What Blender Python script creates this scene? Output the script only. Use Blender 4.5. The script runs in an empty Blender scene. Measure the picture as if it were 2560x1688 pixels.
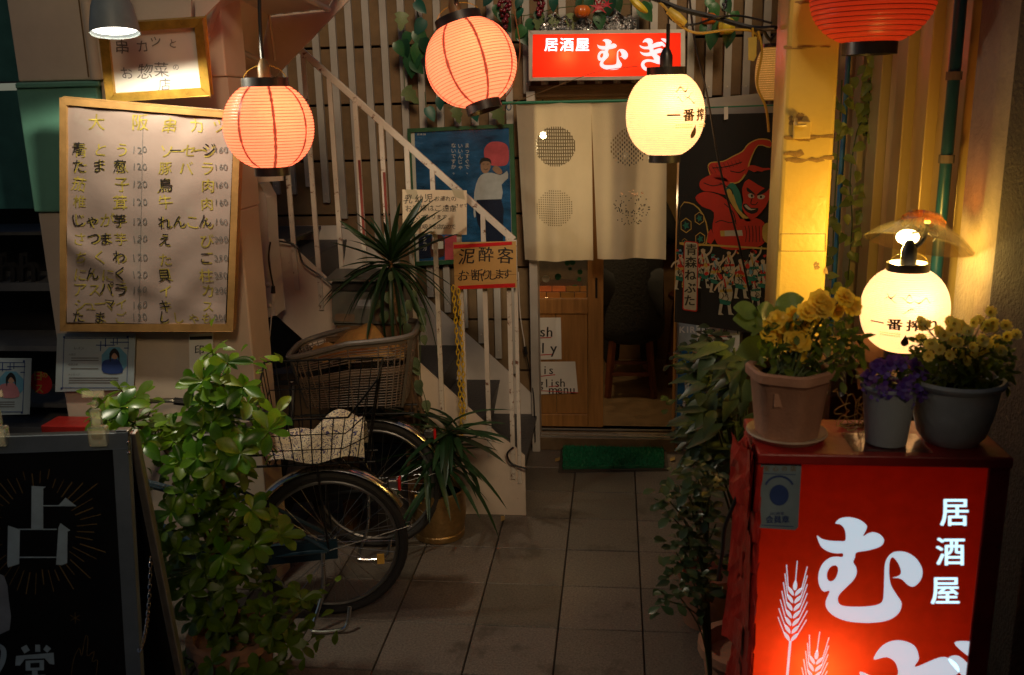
import bpy, math, random
from mathutils import Vector, Matrix, Euler, geometry
random.seed(7)
SUN = 1.65; SUN_EL = 30; SUN_AZ = 14; SUN_ANG = 16; SKY = .024; OPP = 6.4; OPX = 1.8
LRED = 1.35; LWHT = 1.0; PRED = 1.2; PWHT = 3.4; PLAMP = 38; LLAMP = 5; PSIGN = .55; PBOX = 1.9; PGLASS = 14; PIN = 18   # lamp powers
S = bpy.context.scene
C = S.collection
V = Vector
rad = math.radians
U = random.uniform
# ---------------------------------------------------------------- camera (solved from the floor joints)
HC = 1.97
FPX = 2320.0
def _cv(x, y): return V((x - 1280.0, -(y - 844.0), -FPX))
_dy = _cv(1540, 253).normalized()
_dx = -_cv(-19700, 740).normalized(); _dx = (_dx - _dx.dot(_dy) * _dy).normalized()
_dz = _dx.cross(_dy)
RW = Matrix((_dx, _dy, _dz))
cd = bpy.data.cameras.new('camera'); cam = bpy.data.objects.new('camera', cd); C.objects.link(cam)
cd.sensor_width = 36; cd.lens = FPX / 2560 * 36; cd.clip_end = 300; cd.clip_start = 0.05
cam.matrix_world = Matrix.Translation((0, 0, HC)) @ RW.to_4x4()
S.camera = cam
cd.dof.use_dof = True; cd.dof.focus_distance = 4.3; cd.dof.aperture_fstop = 5.6
# ---------------------------------------------------------------- world, exposure
w = bpy.data.worlds.new('World'); S.world = w; w.use_nodes = True
nt = w.node_tree; bg = nt.nodes['Background']
sky = nt.nodes.new('ShaderNodeTexSky'); sky.sky_type = 'NISHITA'; sky.sun_disc = False
sky.sun_elevation = rad(SUN_EL); sky.sun_rotation = rad(180 - SUN_AZ)
nt.links.new(sky.outputs[0], bg.inputs[0]); bg.inputs[1].default_value = SKY
sl = bpy.data.lights.new('sun', 'SUN'); sl.energy = SUN; sl.angle = rad(SUN_ANG); sl.color = (1, .74, .46)
so_ = bpy.data.objects.new('sun', sl); C.objects.link(so_)
_sd = V((math.sin(rad(SUN_AZ)) * math.cos(rad(SUN_EL)), -math.cos(rad(SUN_AZ)) * math.cos(rad(SUN_EL)), math.sin(rad(SUN_EL))))
so_.rotation_mode = 'QUATERNION'; so_.rotation_quaternion = _sd.to_track_quat('Z', 'Y')
S.view_settings.view_transform = 'Standard'; S.view_settings.look = 'None'
S.view_settings.gamma = 1; S.view_settings.use_curve_mapping = False; S.view_settings.exposure = 0
S.render.engine = 'CYCLES'
cy = S.cycles
cy.use_denoising = True; cy.max_bounces = 6; cy.diffuse_bounces = 3; cy.glossy_bounces = 3
cy.transmission_bounces = 5; cy.transparent_max_bounces = 8; cy.sample_clamp_indirect = 1.5
cy.caustics_reflective = False; cy.caustics_refractive = False
cy.use_light_tree = True

# ---------------------------------------------------------------- photograph rays -> places in the street
def ray(x, y): return RW @ V((x - 1280.0, -(y - 844.0), -FPX))
O0 = V((0, 0, HC))
def A(x, y, Y):
    d = ray(x, y); return O0 + d * (Y / d.y)
def G(x, y, z=0):
    d = ray(x, y); return O0 + d * ((z - HC) / d.z)
def AX(x, y, X):
    d = ray(x, y); return O0 + d * (X / d.x)
class Plane:                                    # a flat sheet standing in the street
    def __init__(s, p, n):
        s.p = V(p); s.n = V(n).normalized()
        if s.n.dot(O0 - s.p) < 0: s.n = -s.n
    def at(s, x, y, off=0.0):
        q = s.p + s.n * off; d = ray(x, y)
        return O0 + d * ((q - O0).dot(s.n) / d.dot(s.n))
def PY(Y): return Plane((0, Y, 0), (0, -1, 0))
def P3(a, b, c): return Plane(a, (b - a).cross(c - a))

# ---------------------------------------------------------------- materials
WORLD_MAPPED = ('floor_tile', 'siding_board', 'slat_paint', 'rail_paint', 'cladding_sheet', 'cream_column_paint', 'white_steel_paint', 'cream_steel_paint', 'cream_wall_paint')   # pieces sharing a mesh must not share their stains
def mat(name, col, rough=.6, metal=0, var=.2, sc=9, bump=0, bsc=60, rnd=0, dirt=None, spec=.5, coat=0,
        trans=0, em=None, es=0, stretch=None, alpha=1):
    m = bpy.data.materials.new(name); m.use_nodes = True
    t = m.node_tree; N = t.nodes; L = t.links; b = N['Principled BSDF']
    tc = N.new('ShaderNodeTexCoord'); src = tc.outputs['Object']
    if name in WORLD_MAPPED: src = N.new('ShaderNodeNewGeometry').outputs['Position']; s0 = src
    else: s0 = src
    if stretch:
        mp = N.new('ShaderNodeMapping'); mp.inputs['Scale'].default_value = stretch
        L.new(src, mp.inputs['Vector']); src = mp.outputs[0]
    n = N.new('ShaderNodeTexNoise'); n.inputs['Scale'].default_value = sc; n.inputs['Detail'].default_value = 5
    n.inputs['Roughness'].default_value = .65
    L.new(src, n.inputs['Vector'])
    r = N.new('ShaderNodeValToRGB'); e = r.color_ramp.elements
    e[0].position = .3; e[1].position = .72
    e[0].color = tuple(max(0, c * (1 - var)) for c in col) + (1,)
    e[1].color = tuple(min(1, c * (1 + var)) for c in col) + (1,)
    L.new(n.outputs['Fac'], r.inputs[0]); out = r.outputs[0]
    if dirt:
        dc, ds, th = dirt
        n2 = N.new('ShaderNodeTexNoise'); n2.inputs['Scale'].default_value = ds; n2.inputs['Detail'].default_value = 8
        n2.inputs['Roughness'].default_value = .7
        L.new(s0, n2.inputs['Vector'])
        r2 = N.new('ShaderNodeValToRGB'); r2.color_ramp.elements[0].position = th; r2.color_ramp.elements[1].position = th + .07
        L.new(n2.outputs['Fac'], r2.inputs[0])
        mx = N.new('ShaderNodeMix'); mx.data_type = 'RGBA'
        L.new(r2.outputs[0], mx.inputs[0]); L.new(out, mx.inputs[6]); mx.inputs[7].default_value = tuple(dc) + (1,)
        out = mx.outputs[2]
    if rnd:
        oi = N.new('ShaderNodeObjectInfo'); h = N.new('ShaderNodeHueSaturation')
        mr = N.new('ShaderNodeMapRange'); mr.inputs[3].default_value = 1 - rnd; mr.inputs[4].default_value = 1 + rnd
        L.new(oi.outputs['Random'], mr.inputs[0]); L.new(mr.outputs[0], h.inputs['Value'])
        m2 = N.new('ShaderNodeMapRange'); m2.inputs[3].default_value = .5 + rnd * .05; m2.inputs[4].default_value = .5 - rnd * .05
        L.new(oi.outputs['Random'], m2.inputs[0]); L.new(m2.outputs[0], h.inputs['Hue'])
        L.new(out, h.inputs['Color']); out = h.outputs[0]
    L.new(out, b.inputs['Base Color'])
    rr = N.new('ShaderNodeMapRange'); rr.inputs[3].default_value = max(.03, rough - .12); rr.inputs[4].default_value = min(1, rough + .12)
    L.new(n.outputs['Fac'], rr.inputs[0]); L.new(rr.outputs[0], b.inputs['Roughness'])
    b.inputs['Metallic'].default_value = metal
    b.inputs['Specular IOR Level'].default_value = spec
    b.inputs['Coat Weight'].default_value = coat
    b.inputs['Transmission Weight'].default_value = trans
    if alpha < 1: b.inputs['Alpha'].default_value = alpha
    if em: b.inputs['Emission Color'].default_value = tuple(em) + (1,); b.inputs['Emission Strength'].default_value = es
    if bump:
        nb = N.new('ShaderNodeTexNoise'); nb.inputs['Scale'].default_value = bsc; nb.inputs['Detail'].default_value = 4
        L.new(src, nb.inputs['Vector'])
        bp = N.new('ShaderNodeBump'); bp.inputs['Strength'].default_value = bump; bp.inputs['Distance'].default_value = .01
        L.new(nb.outputs['Fac'], bp.inputs['Height']); L.new(bp.outputs[0], b.inputs['Normal'])
    return m
def glow(name, tcol, ecol, es, diff=.25, tr=1.0, sc=30, var=.08):
    """paper or acrylic lit from inside: translucent sheet that also gives off light of its own"""
    m = bpy.data.materials.new(name); m.use_nodes = True
    t = m.node_tree; N = t.nodes; L = t.links; N.remove(N['Principled BSDF']); o = N['Material Output']
    tc = N.new('ShaderNodeTexCoord'); n = N.new('ShaderNodeTexNoise'); n.inputs['Scale'].default_value = sc; n.inputs['Detail'].default_value = 6
    L.new(tc.outputs['Object'], n.inputs['Vector'])
    r = N.new('ShaderNodeValToRGB'); e = r.color_ramp.elements; e[0].position = .3; e[1].position = .7
    e[0].color = tuple(c * (1 - var) for c in tcol) + (1,); e[1].color = tuple(min(1, c * (1 + var)) for c in tcol) + (1,)
    L.new(n.outputs['Fac'], r.inputs[0])
    tb = N.new('ShaderNodeBsdfTranslucent'); L.new(r.outputs[0], tb.inputs[0])
    db = N.new('ShaderNodeBsdfPrincipled'); L.new(r.outputs[0], db.inputs['Base Color']); db.inputs['Roughness'].default_value = .35
    mx = N.new('ShaderNodeMixShader'); mx.inputs[0].default_value = diff
    L.new(tb.outputs[0], mx.inputs[1]); L.new(db.outputs[0], mx.inputs[2])
    em = N.new('ShaderNodeEmission'); em.inputs[0].default_value = tuple(ecol) + (1,); em.inputs[1].default_value = es
    ad = N.new('ShaderNodeAddShader'); L.new(mx.outputs[0], ad.inputs[0]); L.new(em.outputs[0], ad.inputs[1])
    L.new(ad.outputs[0], o.inputs[0]); return m
def glass(name, col=(1, 1, 1), rough=.02, a=.25):
    m = bpy.data.materials.new(name); m.use_nodes = True
    t = m.node_tree; N = t.nodes; L = t.links; b = N['Principled BSDF']; o = N['Material Output']
    b.inputs['Base Color'].default_value = tuple(col) + (1,); b.inputs['Roughness'].default_value = rough
    N.remove(b)
    tr = N.new('ShaderNodeBsdfTransparent'); tr.inputs[0].default_value = tuple(.35 + .65 * c for c in col) + (1,)
    gl = N.new('ShaderNodeBsdfGlossy'); gl.inputs[1].default_value = rough if 'Roughness' == gl.inputs[1].name else .05
    df = N.new('ShaderNodeBsdfTranslucent'); df.inputs[0].default_value = tuple(col) + (1,)
    fr = N.new('ShaderNodeFresnel'); fr.inputs[0].default_value = 1.5
    m0 = N.new('ShaderNodeMixShader'); m0.inputs[0].default_value = a; L.new(tr.outputs[0], m0.inputs[1]); L.new(df.outputs[0], m0.inputs[2])
    mx = N.new('ShaderNodeMixShader'); fm = N.new('ShaderNodeMath'); fm.operation = 'MULTIPLY'; fm.inputs[1].default_value = .45; L.new(fr.outputs[0], fm.inputs[0]); L.new(fm.outputs[0], mx.inputs[0]); L.new(m0.outputs[0], mx.inputs[1]); L.new(gl.outputs[0], mx.inputs[2])
    L.new(mx.outputs[0], o.inputs[0]); return m
RUST = (.09, .03, .012)
def leafmat(name, col, rough=.35, rnd=.35, vein=None, tr=.25):
    """leaf blade: waxy, thin enough to pass some light; optional pale variegation"""
    m = mat(name, col, rough, var=.3, sc=25, rnd=rnd, spec=.5, dirt=vein)
    t = m.node_tree; N = t.nodes; L = t.links; b = N['Principled BSDF']; o = N['Material Output']
    tb = N.new('ShaderNodeBsdfTranslucent'); tb.inputs[0].default_value = (col[0] * 1.6, col[1] * 1.7, col[2], 1)
    mx = N.new('ShaderNodeMixShader'); mx.inputs[0].default_value = tr
    L.new(b.outputs[0], mx.inputs[1]); L.new(tb.outputs[0], mx.inputs[2]); L.new(mx.outputs[0], o.inputs[0]); return m
M = dict(
 tile=mat('floor_tile', (.15, .125, .1), .45, var=.55, sc=120, bump=.35, bsc=240, rnd=.2, dirt=((.085, .068, .052), 3.2, .56)),
 grout=mat('floor_grout', (.06, .05, .042), .9, var=.3),
 siding=mat('siding_board', (.2, .125, .06), .75, var=.3, sc=5, bump=.5, bsc=320, rnd=.12),
 slat=mat('slat_paint', (.42, .385, .34), .5, var=.12, sc=6, rnd=.06, dirt=((.25, .2, .15), 25, .7)),
 white=mat('white_steel_paint', (.66, .6, .54), .42, var=.08, sc=4, bump=.12, bsc=60, dirt=(RUST, 16, .665)),
 cream=mat('cream_steel_paint', (.66, .55, .44), .4, var=.1, sc=3, bump=.15, bsc=40, dirt=((.2, .09, .04), 20, .665)),
 rust=mat('rail_paint', (.6, .54, .46), .45, var=.12, sc=8, dirt=((.16, .06, .03), 30, .58)),
 redox=mat('red_primer', (.22, .035, .02), .6),
 tread=mat('tread_plate', (.07, .066, .066), .5, metal=.3, var=.3, bump=.6, bsc=90, sc=14),
 green=mat('green_wall_paint', (.14, .34, .25), .35, var=.15, sc=3, bump=.12, bsc=30, dirt=((.18, .14, .08), 12, .74)),
 wallcream=mat('cream_wall_paint', (.62, .5, .38), .5, var=.12, sc=2.5, bump=.1, bsc=25, dirt=((.32, .2, .11), 5, .68)),
 teal=mat('shaded_green_paint', (.03, .11, .105), .4),  # same green as the wall band, with its shade put into the colour
 dark=mat('dark_void', (.02, .017, .015), .8, var=.4),
 darkmetal=mat('dark_metal', (.03, .03, .03), .4, metal=.7),
 black=mat('black_plastic', (.014, .013, .013), .38, var=.2),
 blackwire=mat('black_wire', (.012, .012, .012), .35, metal=.5),
 chrome=mat('chrome', (.62, .6, .56), .2, metal=1, var=.15, sc=12, dirt=((.12, .06, .03), 40, .68)),
 tyre=mat('tyre_rubber', (.018, .016, .015), .75, bump=.4, bsc=200),
 rim=mat('wheel_rim', (.3, .29, .28), .35, metal=.9),
 spoke=mat('spoke_steel', (.4, .39, .37), .3, metal=1),
 frameblue=mat('frame_paint_blue', (.012, .035, .055), .3, coat=.3),
 redlens=mat('red_lens', (.5, .012, .01), .15, coat=.5),
 amber=mat('amber_reflector', (.8, .45, .08), .25),
 bask=mat('plastic_basket', (.14, .1, .07), .45, var=.15, sc=30),
 tanbag=mat('tan_bag_cloth', (.38, .2, .05), .7, var=.3, sc=12, bump=.4, bsc=40),
 wood=mat('door_wood', (.34, .16, .045), .42, var=.3, sc=4, stretch=(9, 9, .7), bump=.08, bsc=60),
 woodf=mat('menu_frame_wood', (.36, .2, .07), .4, var=.25, sc=6, stretch=(2, 2, 2), dirt=((.1, .05, .02), 22, .7)),
 gold=mat('gold_frame', (.55, .33, .06), .32, metal=.55, var=.3, sc=20, dirt=((.16, .07, .02), 14, .66)),
 paper=mat('white_paper', (.72, .68, .62), .7, var=.05, sc=5),
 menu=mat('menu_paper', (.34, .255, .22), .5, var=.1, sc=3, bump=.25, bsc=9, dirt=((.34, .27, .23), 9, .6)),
 cardboard=mat('cardboard', (.5, .29, .09), .6, var=.12, sc=5, coat=.3),
 redtape=mat('red_tape', (.55, .02, .02), .3, coat=.4),
 ink=mat('black_ink', (.02, .018, .017), .5),
 inkgrey=mat('grey_ink', (.15, .14, .13), .6),
 inkolive=mat('faded_yellow_ink', (.36, .28, .05), .6, var=.5, sc=30),
 inkblue=mat('blue_ink', (.03, .06, .2), .5),
 blueletter=mat('pale_blue_letter', (.45, .58, .62), .5),
 goldline=mat('gold_line', (.2, .125, .04), .45),
 mesh=mat('noren_cloth', (.55, .47, .34), .85, var=.12, sc=7, bump=.5, bsc=260),
 mat=mat('turf_mat_base', (.01, .11, .045), .8, var=.3),
 turf=mat('turf_blade', (.012, .2, .085), .55, var=.4, sc=40),
 rubber=mat('mat_edge', (.05, .04, .03), .7),
 alu=mat('aluminium', (.5, .47, .43), .35, metal=.8, var=.15, sc=20),
 alufr=mat('sign_frame_aluminium', (.6, .56, .5), .4, metal=.4, var=.1),
 greenfr=mat('green_poster_frame', (.03, .1, .045), .35, var=.2, sc=20),
 bluepaper=mat('blue_poster', (.025, .12, .3), .25, var=.7, sc=5, stretch=(1, 1, 3), coat=.5),
 brass=mat('brass_pot', (.4, .25, .1), .38, metal=.8, var=.25, sc=20, bump=.4, bsc=60),
 soil=mat('potting_soil', (.02, .014, .01), .95, bump=1, bsc=60),
 terra=mat('terracotta', (.4, .2, .12), .7, var=.15, sc=12, bump=.2, bsc=150),
 greypot=mat('grey_pot', (.42, .45, .45), .6, var=.08, bump=.1, bsc=100),
 stonepot=mat('stone_pot', (.58, .58, .52), .75, var=.15, sc=10, bump=.5, bsc=35),
 saucer=mat('pot_saucer', (.42, .3, .2), .6),
 clear=glass('clear_plastic', (.9, .92, .9), .1, .02),
 redbox=mat('red_sheet_metal', (.34, .02, .014), .38, var=.3, sc=7, bump=.2, bsc=25, dirt=((.09, .02, .01), 9, .62)),
 redflap=mat('torn_red_tape', (.45, .022, .012), .32, var=.3, sc=12, bump=.5, bsc=25, coat=.3),
 colpaint=mat('cream_column_paint', (.72, .52, .13), .36, var=.1, sc=3, bump=.2, bsc=45, dirt=((.22, .13, .03), 13, .69)),
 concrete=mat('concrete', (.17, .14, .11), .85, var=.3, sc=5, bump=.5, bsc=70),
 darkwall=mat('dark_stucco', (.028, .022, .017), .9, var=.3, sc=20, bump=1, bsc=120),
 clad=mat('cladding_sheet', (.62, .46, .2), .32, metal=.15, var=.12, sc=3, rnd=.2, stretch=(1, 1, .3)),
 pipe=mat('teal_pipe', (.012, .09, .17), .35, coat=.2),
 bluepipe=mat('blue_pipe', (.05, .22, .4), .4),
 cable=mat('yellow_cable', (.5, .3, .03), .45),
 cord=mat('brown_cord', (.16, .09, .03), .5),
 chain=mat('yellow_chain', (.62, .4, .02), .4, var=.2, sc=40, dirt=((.05, .03, .01), 45, .66)),
 postbox=mat('mailbox_paint', (.13, .135, .12), .42, metal=.2, var=.15, sc=6, dirt=(RUST, 18, .72)),
 bark=mat('bark', (.16, .09, .04), .85, var=.35, sc=40, bump=.8, bsc=60),
 stem=mat('green_stem', (.07, .1, .03), .6),
 l_shrub=leafmat('shrub_leaf', (.1, .23, .005), .3, .5, tr=.35),
 l_shrub2=leafmat('yellowing_leaf', (.15, .23, .01), .4, .4),
 l_drac=leafmat('sword_leaf', (.02, .055, .018), .4, .35),
 l_ivy=leafmat('variegated_leaf', (.1, .15, .07), .4, .3, vein=((.5, .48, .36), 60, .56)),
 l_plastic=leafmat('plastic_leaf', (.03, .12, .05), .35, .5, vein=((.16, .24, .1), 40, .62)),
 l_teal=leafmat('teal_plastic_leaf', (.012, .1, .075), .4, .4),
 l_pale=leafmat('pale_monstera_leaf', (.18, .24, .1), .45, .3),
 l_nand=leafmat('lance_leaf', (.06, .095, .035), .38, .4),
 l_small=leafmat('small_leaf', (.05, .085, .035), .3, .45),
 l_vine=leafmat('vine_leaf', (.26, .33, .08), .35, .4, vein=((.3, .3, .15), 50, .63)),
 l_herb=leafmat('herb_leaf', (.1, .15, .02), .5, .4, tr=.45),
 l_broad=leafmat('broad_leaf', (.13, .19, .05), .45, .25),
 petal=leafmat('yellow_petal', (.85, .58, .07), .55, .15, tr=.35),
 daisy=leafmat('cream_petal', (.88, .74, .3), .55, .12, tr=.5),
 violet=leafmat('violet_petal', (.13, .05, .4), .5, .3),
 grape=mat('red_grape', (.14, .008, .015), .22, rnd=.3, coat=.4),
 darkgrape=mat('dark_grape', (.02, .018, .03), .25, rnd=.3, coat=.4),
 pumpkin=mat('orange_pumpkin', (.6, .13, .012), .3, var=.25, sc=15, coat=.3),
 gourd=mat('yellow_gourd', (.62, .46, .03), .3, var=.2, sc=15, coat=.3),
 banana=mat('yellow_banana', (.7, .52, .03), .35, var=.1),
 maple=mat('red_maple', (.45, .03, .035), .5, rnd=.2),
 foil=mat('silver_foil', (.75, .75, .75), .3, metal=1, var=.1),
 white2=mat('white_card', (.75, .72, .66), .6, var=.04),
 bannerblack=mat('banner_black', (.012, .011, .012), .75, var=.3, bump=.3, bsc=300),
 fred=mat('print_red', (.5, .02, .012), .6, var=.15, sc=10),
 fgold=mat('print_gold', (.5, .33, .07), .6),
 fteal=mat('print_teal', (.01, .16, .12), .6),
 fwhite=mat('print_white', (.46, .42, .33), .6, var=.15, sc=40),
 skin=mat('skin', (.42, .24, .16), .55),
 cloth=mat('dark_jacket', (.006, .005, .0045), .95, bump=.6, bsc=70),
 hair=mat('black_hair', (.012, .01, .009), .5),
 jeans=mat('dark_trousers', (.008, .008, .009), .9),
 stool=mat('stool_wood', (.1, .028, .012), .4, var=.3, sc=8),
 floorin=mat('interior_floor', (.13, .085, .045), .4, var=.3, sc=12),
 wallin=mat('interior_wall', (.4, .27, .12), .7, var=.2),
 brickA=mat('orange_brick', (.5, .17, .03), .6, rnd=.4),
 copper=mat('copper', (.5, .2, .08), .25, metal=.9),
 cyan=mat('cyan_print', (.12, .3, .42), .5, var=.15),
 pink=mat('pink_print', (.5, .2, .22), .5, var=.2),
 redprint=mat('red_print', (.55, .03, .03), .5),
 brown=mat('wood_crate', (.13, .07, .03), .6, var=.3),
 grey=mat('grey_plastic', (.16, .16, .16), .6),
 bread=mat('floral_cloth_ground', (.5, .4, .26), .85, var=.1, bump=.3, bsc=40, dirt=((.05, .045, .1), 34, .56)),
)

# ---------------------------------------------------------------- mesh helpers
def pinv(p): return Matrix.Translation(-p.location) if p else Matrix.Identity(4)
def wloc(o):
    l = o.location.copy()
    return l
def link(o, parent):
    C.objects.link(o)
    if parent:
        o.parent = parent; o.matrix_parent_inverse = Matrix.Translation(-V(parent['at']))
    return o
class MB:
    def __init__(s): s.v = []; s.f = []; s.m = []
    def add(s, vs, fs, mi=0):
        b = len(s.v); s.v += [V(p) for p in vs]
        for f in fs: s.f.append([i + b for i in f]); s.m.append(mi)
        return s
    def box(s, c, d, rot=None, mi=0):
        c = V(c); R_ = rot.to_matrix() if isinstance(rot, Euler) else rot
        vs = []
        for z in (-.5, .5):
            for x, y in ((-.5, -.5), (.5, -.5), (.5, .5), (-.5, .5)):
                q = V((x * d[0], y * d[1], z * d[2]))
                vs.append(c + (R_ @ q if R_ else q))
        return s.add(vs, [(3, 2, 1, 0), (4, 5, 6, 7), (0, 1, 5, 4), (1, 2, 6, 5), (2, 3, 7, 6), (3, 0, 4, 7)], mi)
    def slab(s, pts, off, mi=0):                 # polygon given in space, thickened by the vector off
        pts = [V(p) for p in pts]; off = V(off); n = len(pts)
        tri = geometry.tessellate_polygon([pts])
        b = pts + [p + off for p in pts]
        fs = [tuple(t) for t in tri] + [tuple(i + n for i in reversed(t)) for t in tri]
        fs += [(i, (i + 1) % n, (i + 1) % n + n, i + n) for i in range(n)]
        return s.add(b, fs, mi)
    def bar(s, a, b, wd, th=None, up=(0, 0, 1), mi=0):
        a = V(a); b = V(b); th = th or wd; d = (b - a); L_ = d.length; d.normalize()
        x = d.cross(V(up))
        if x.length < 1e-4: x = d.cross(V((1, 0, 0)))
        x.normalize(); y = x.cross(d)
        R_ = Matrix((x, d, y)).transposed()
        return s.box((a + b) / 2, (wd, L_, th), R_, mi)
    def tube(s, pts, r, n=8, closed=False, mi=0, cap=True):
        pts = [V(p) for p in pts]; k = len(pts); rs = r if isinstance(r, (list, tuple)) else [r] * k
        up = V((0, 0, 1)); vs = []; px = None
        for i, p in enumerate(pts):
            if closed: d = pts[(i + 1) % k] - pts[i - 1]
            else: d = pts[min(i + 1, k - 1)] - pts[max(i - 1, 0)]
            if d.length < 1e-9: d = V((0, 0, 1))
            d.normalize()
            if px is None:
                x = d.cross(up)
                if x.length < .05: x = d.cross(V((1, 0, 0)))
            else:
                x = px - d * px.dot(d)
                if x.length < 1e-6: x = d.cross(V((1, 0, 0)))
            x.normalize(); px = x; y = d.cross(x)
            for j in range(n):
                a = 2 * math.pi * j / n
                vs.append(p + (x * math.cos(a) + y * math.sin(a)) * rs[i])
        fs = []
        for i in range(k if closed else k - 1):
            for j in range(n):
                a = i * n + j; b = i * n + (j + 1) % n; i2 = (i + 1) % k
                fs.append((a, b, i2 * n + (j + 1) % n, i2 * n + j))
        if not closed and cap:
            fs.append(tuple(reversed(range(n)))); fs.append(tuple((k - 1) * n + j for j in range(n)))
        return s.add(vs, fs, mi)
    def lathe(s, prof, n=24, mt=None, mi=0, caps=True, sx=1, sy=1):
        mt = mt or Matrix.Identity(4); vs = []; fs = []; k = len(prof)
        for r, z in prof:
            for j in range(n):
                a = 2 * math.pi * j / n
                vs.append(mt @ V((r * math.cos(a) * sx, r * math.sin(a) * sy, z)))
        for i in range(k - 1):
            for j in range(n):
                fs.append((i * n + j, i * n + (j + 1) % n, (i + 1) * n + (j + 1) % n, (i + 1) * n + j))
        if caps:
            if prof[0][0] > 1e-5: fs.append(tuple(reversed(range(n))))
            if prof[-1][0] > 1e-5: fs.append(tuple((k - 1) * n + j for j in range(n)))
        return s.add(vs, fs, mi)
    def ball(s, c, r, n=10, k=6, sc=(1, 1, 1), mi=0):
        pr = [(math.sin(math.pi * i / k) * r, -math.cos(math.pi * i / k) * r) for i in range(k + 1)]
        pr[0] = (1e-6, -r); pr[-1] = (1e-6, r)
        return s.lathe(pr, n, Matrix.Translation(c) @ Matrix.Diagonal((*sc, 1)), mi, caps=False)
    def grid(s, P, nu, nv, mi=0):                # P(u,v) -> point
        vs = [P(i / nu, j / nv) for j in range(nv + 1) for i in range(nu + 1)]
        fs = [(j * (nu + 1) + i, j * (nu + 1) + i + 1, (j + 1) * (nu + 1) + i + 1, (j + 1) * (nu + 1) + i) for j in range(nv) for i in range(nu)]
        return s.add(vs, fs, mi)
    def mesh(s, name, mats, smooth=False, origin=None):
        c = V(origin) if origin is not None else V((0, 0, 0))
        me = bpy.data.meshes.new(name)
        me.from_pydata([tuple(p - c) for p in s.v], [], s.f)
        for m in (mats if isinstance(mats, (list, tuple)) else [mats]): me.materials.append(M[m] if isinstance(m, str) else m)
        if any(s.m): me.polygons.foreach_set('material_index', s.m)
        if smooth: me.polygons.foreach_set('use_smooth', [True] * len(me.polygons))
        me.update(); return me
    def build(s, name, mats, parent=None, smooth=False, bevel=0, label=None, kind=None, base=False):
        lo = V([min(p[i] for p in s.v) for i in range(3)]); hi = V([max(p[i] for p in s.v) for i in range(3)])
        c = (lo + hi) / 2
        if not parent: c.z = lo.z
        o = bpy.data.objects.new(name, s.mesh(name, mats, smooth, c)); o.location = c; o['at'] = tuple(c)
        link(o, parent)
        if smooth:
            try:
                md = o.modifiers.new('smooth', 'NODES'); o.modifiers.remove(md)
            except Exception: pass
            for e in [None]:
                o.data.set_sharp_from_angle(angle=rad(38))
        if bevel:
            b = o.modifiers.new('bevel', 'BEVEL'); b.width = bevel; b.segments = 2; b.limit_method = 'ANGLE'; b.angle_limit = rad(40)
        if label: o['label'] = label
        if kind: o['kind'] = kind
        return o
def thing(name, label, cat, at, group=None):
    o = bpy.data.objects.new(name, None); o.empty_display_size = .05
    o.location = V(at); o['at'] = tuple(V(at)); C.objects.link(o); o['label'] = label; o['category'] = cat
    if group: o['group'] = group
    return o
def tag(o, label, cat, group=None):
    o['label'] = label; o['category'] = cat
    if group: o['group'] = group
    return o
def put(mesh, name, mt, parent=None, kind=None):           # one more piece sharing a mesh
    o = bpy.data.objects.new(name, mesh); l, q, sc = mt.decompose()
    o.location = l; o.rotation_mode = 'QUATERNION'; o.rotation_quaternion = q; o.scale = sc; o['at'] = tuple(l)
    if kind: o['kind'] = kind
    return link(o, parent)
def crom(pts, n=5, closed=True):                           # smooth curve through points
    pts = [V(p) for p in pts]; k = len(pts); out = []
    for i in range(k if closed else k - 1):
        g = lambda j: pts[j % k] if closed else pts[max(0, min(k - 1, j))]
        a, b, c, d = g(i - 1), g(i), g(i + 1), g(i + 2)
        for t in range(n):
            t /= n
            out.append(.5 * (2 * b + (c - a) * t + (2 * a - 5 * b + 4 * c - d) * t * t + (3 * b - a - 3 * c + d) * t ** 3))
    if not closed: out.append(pts[-1])
    return out
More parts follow.
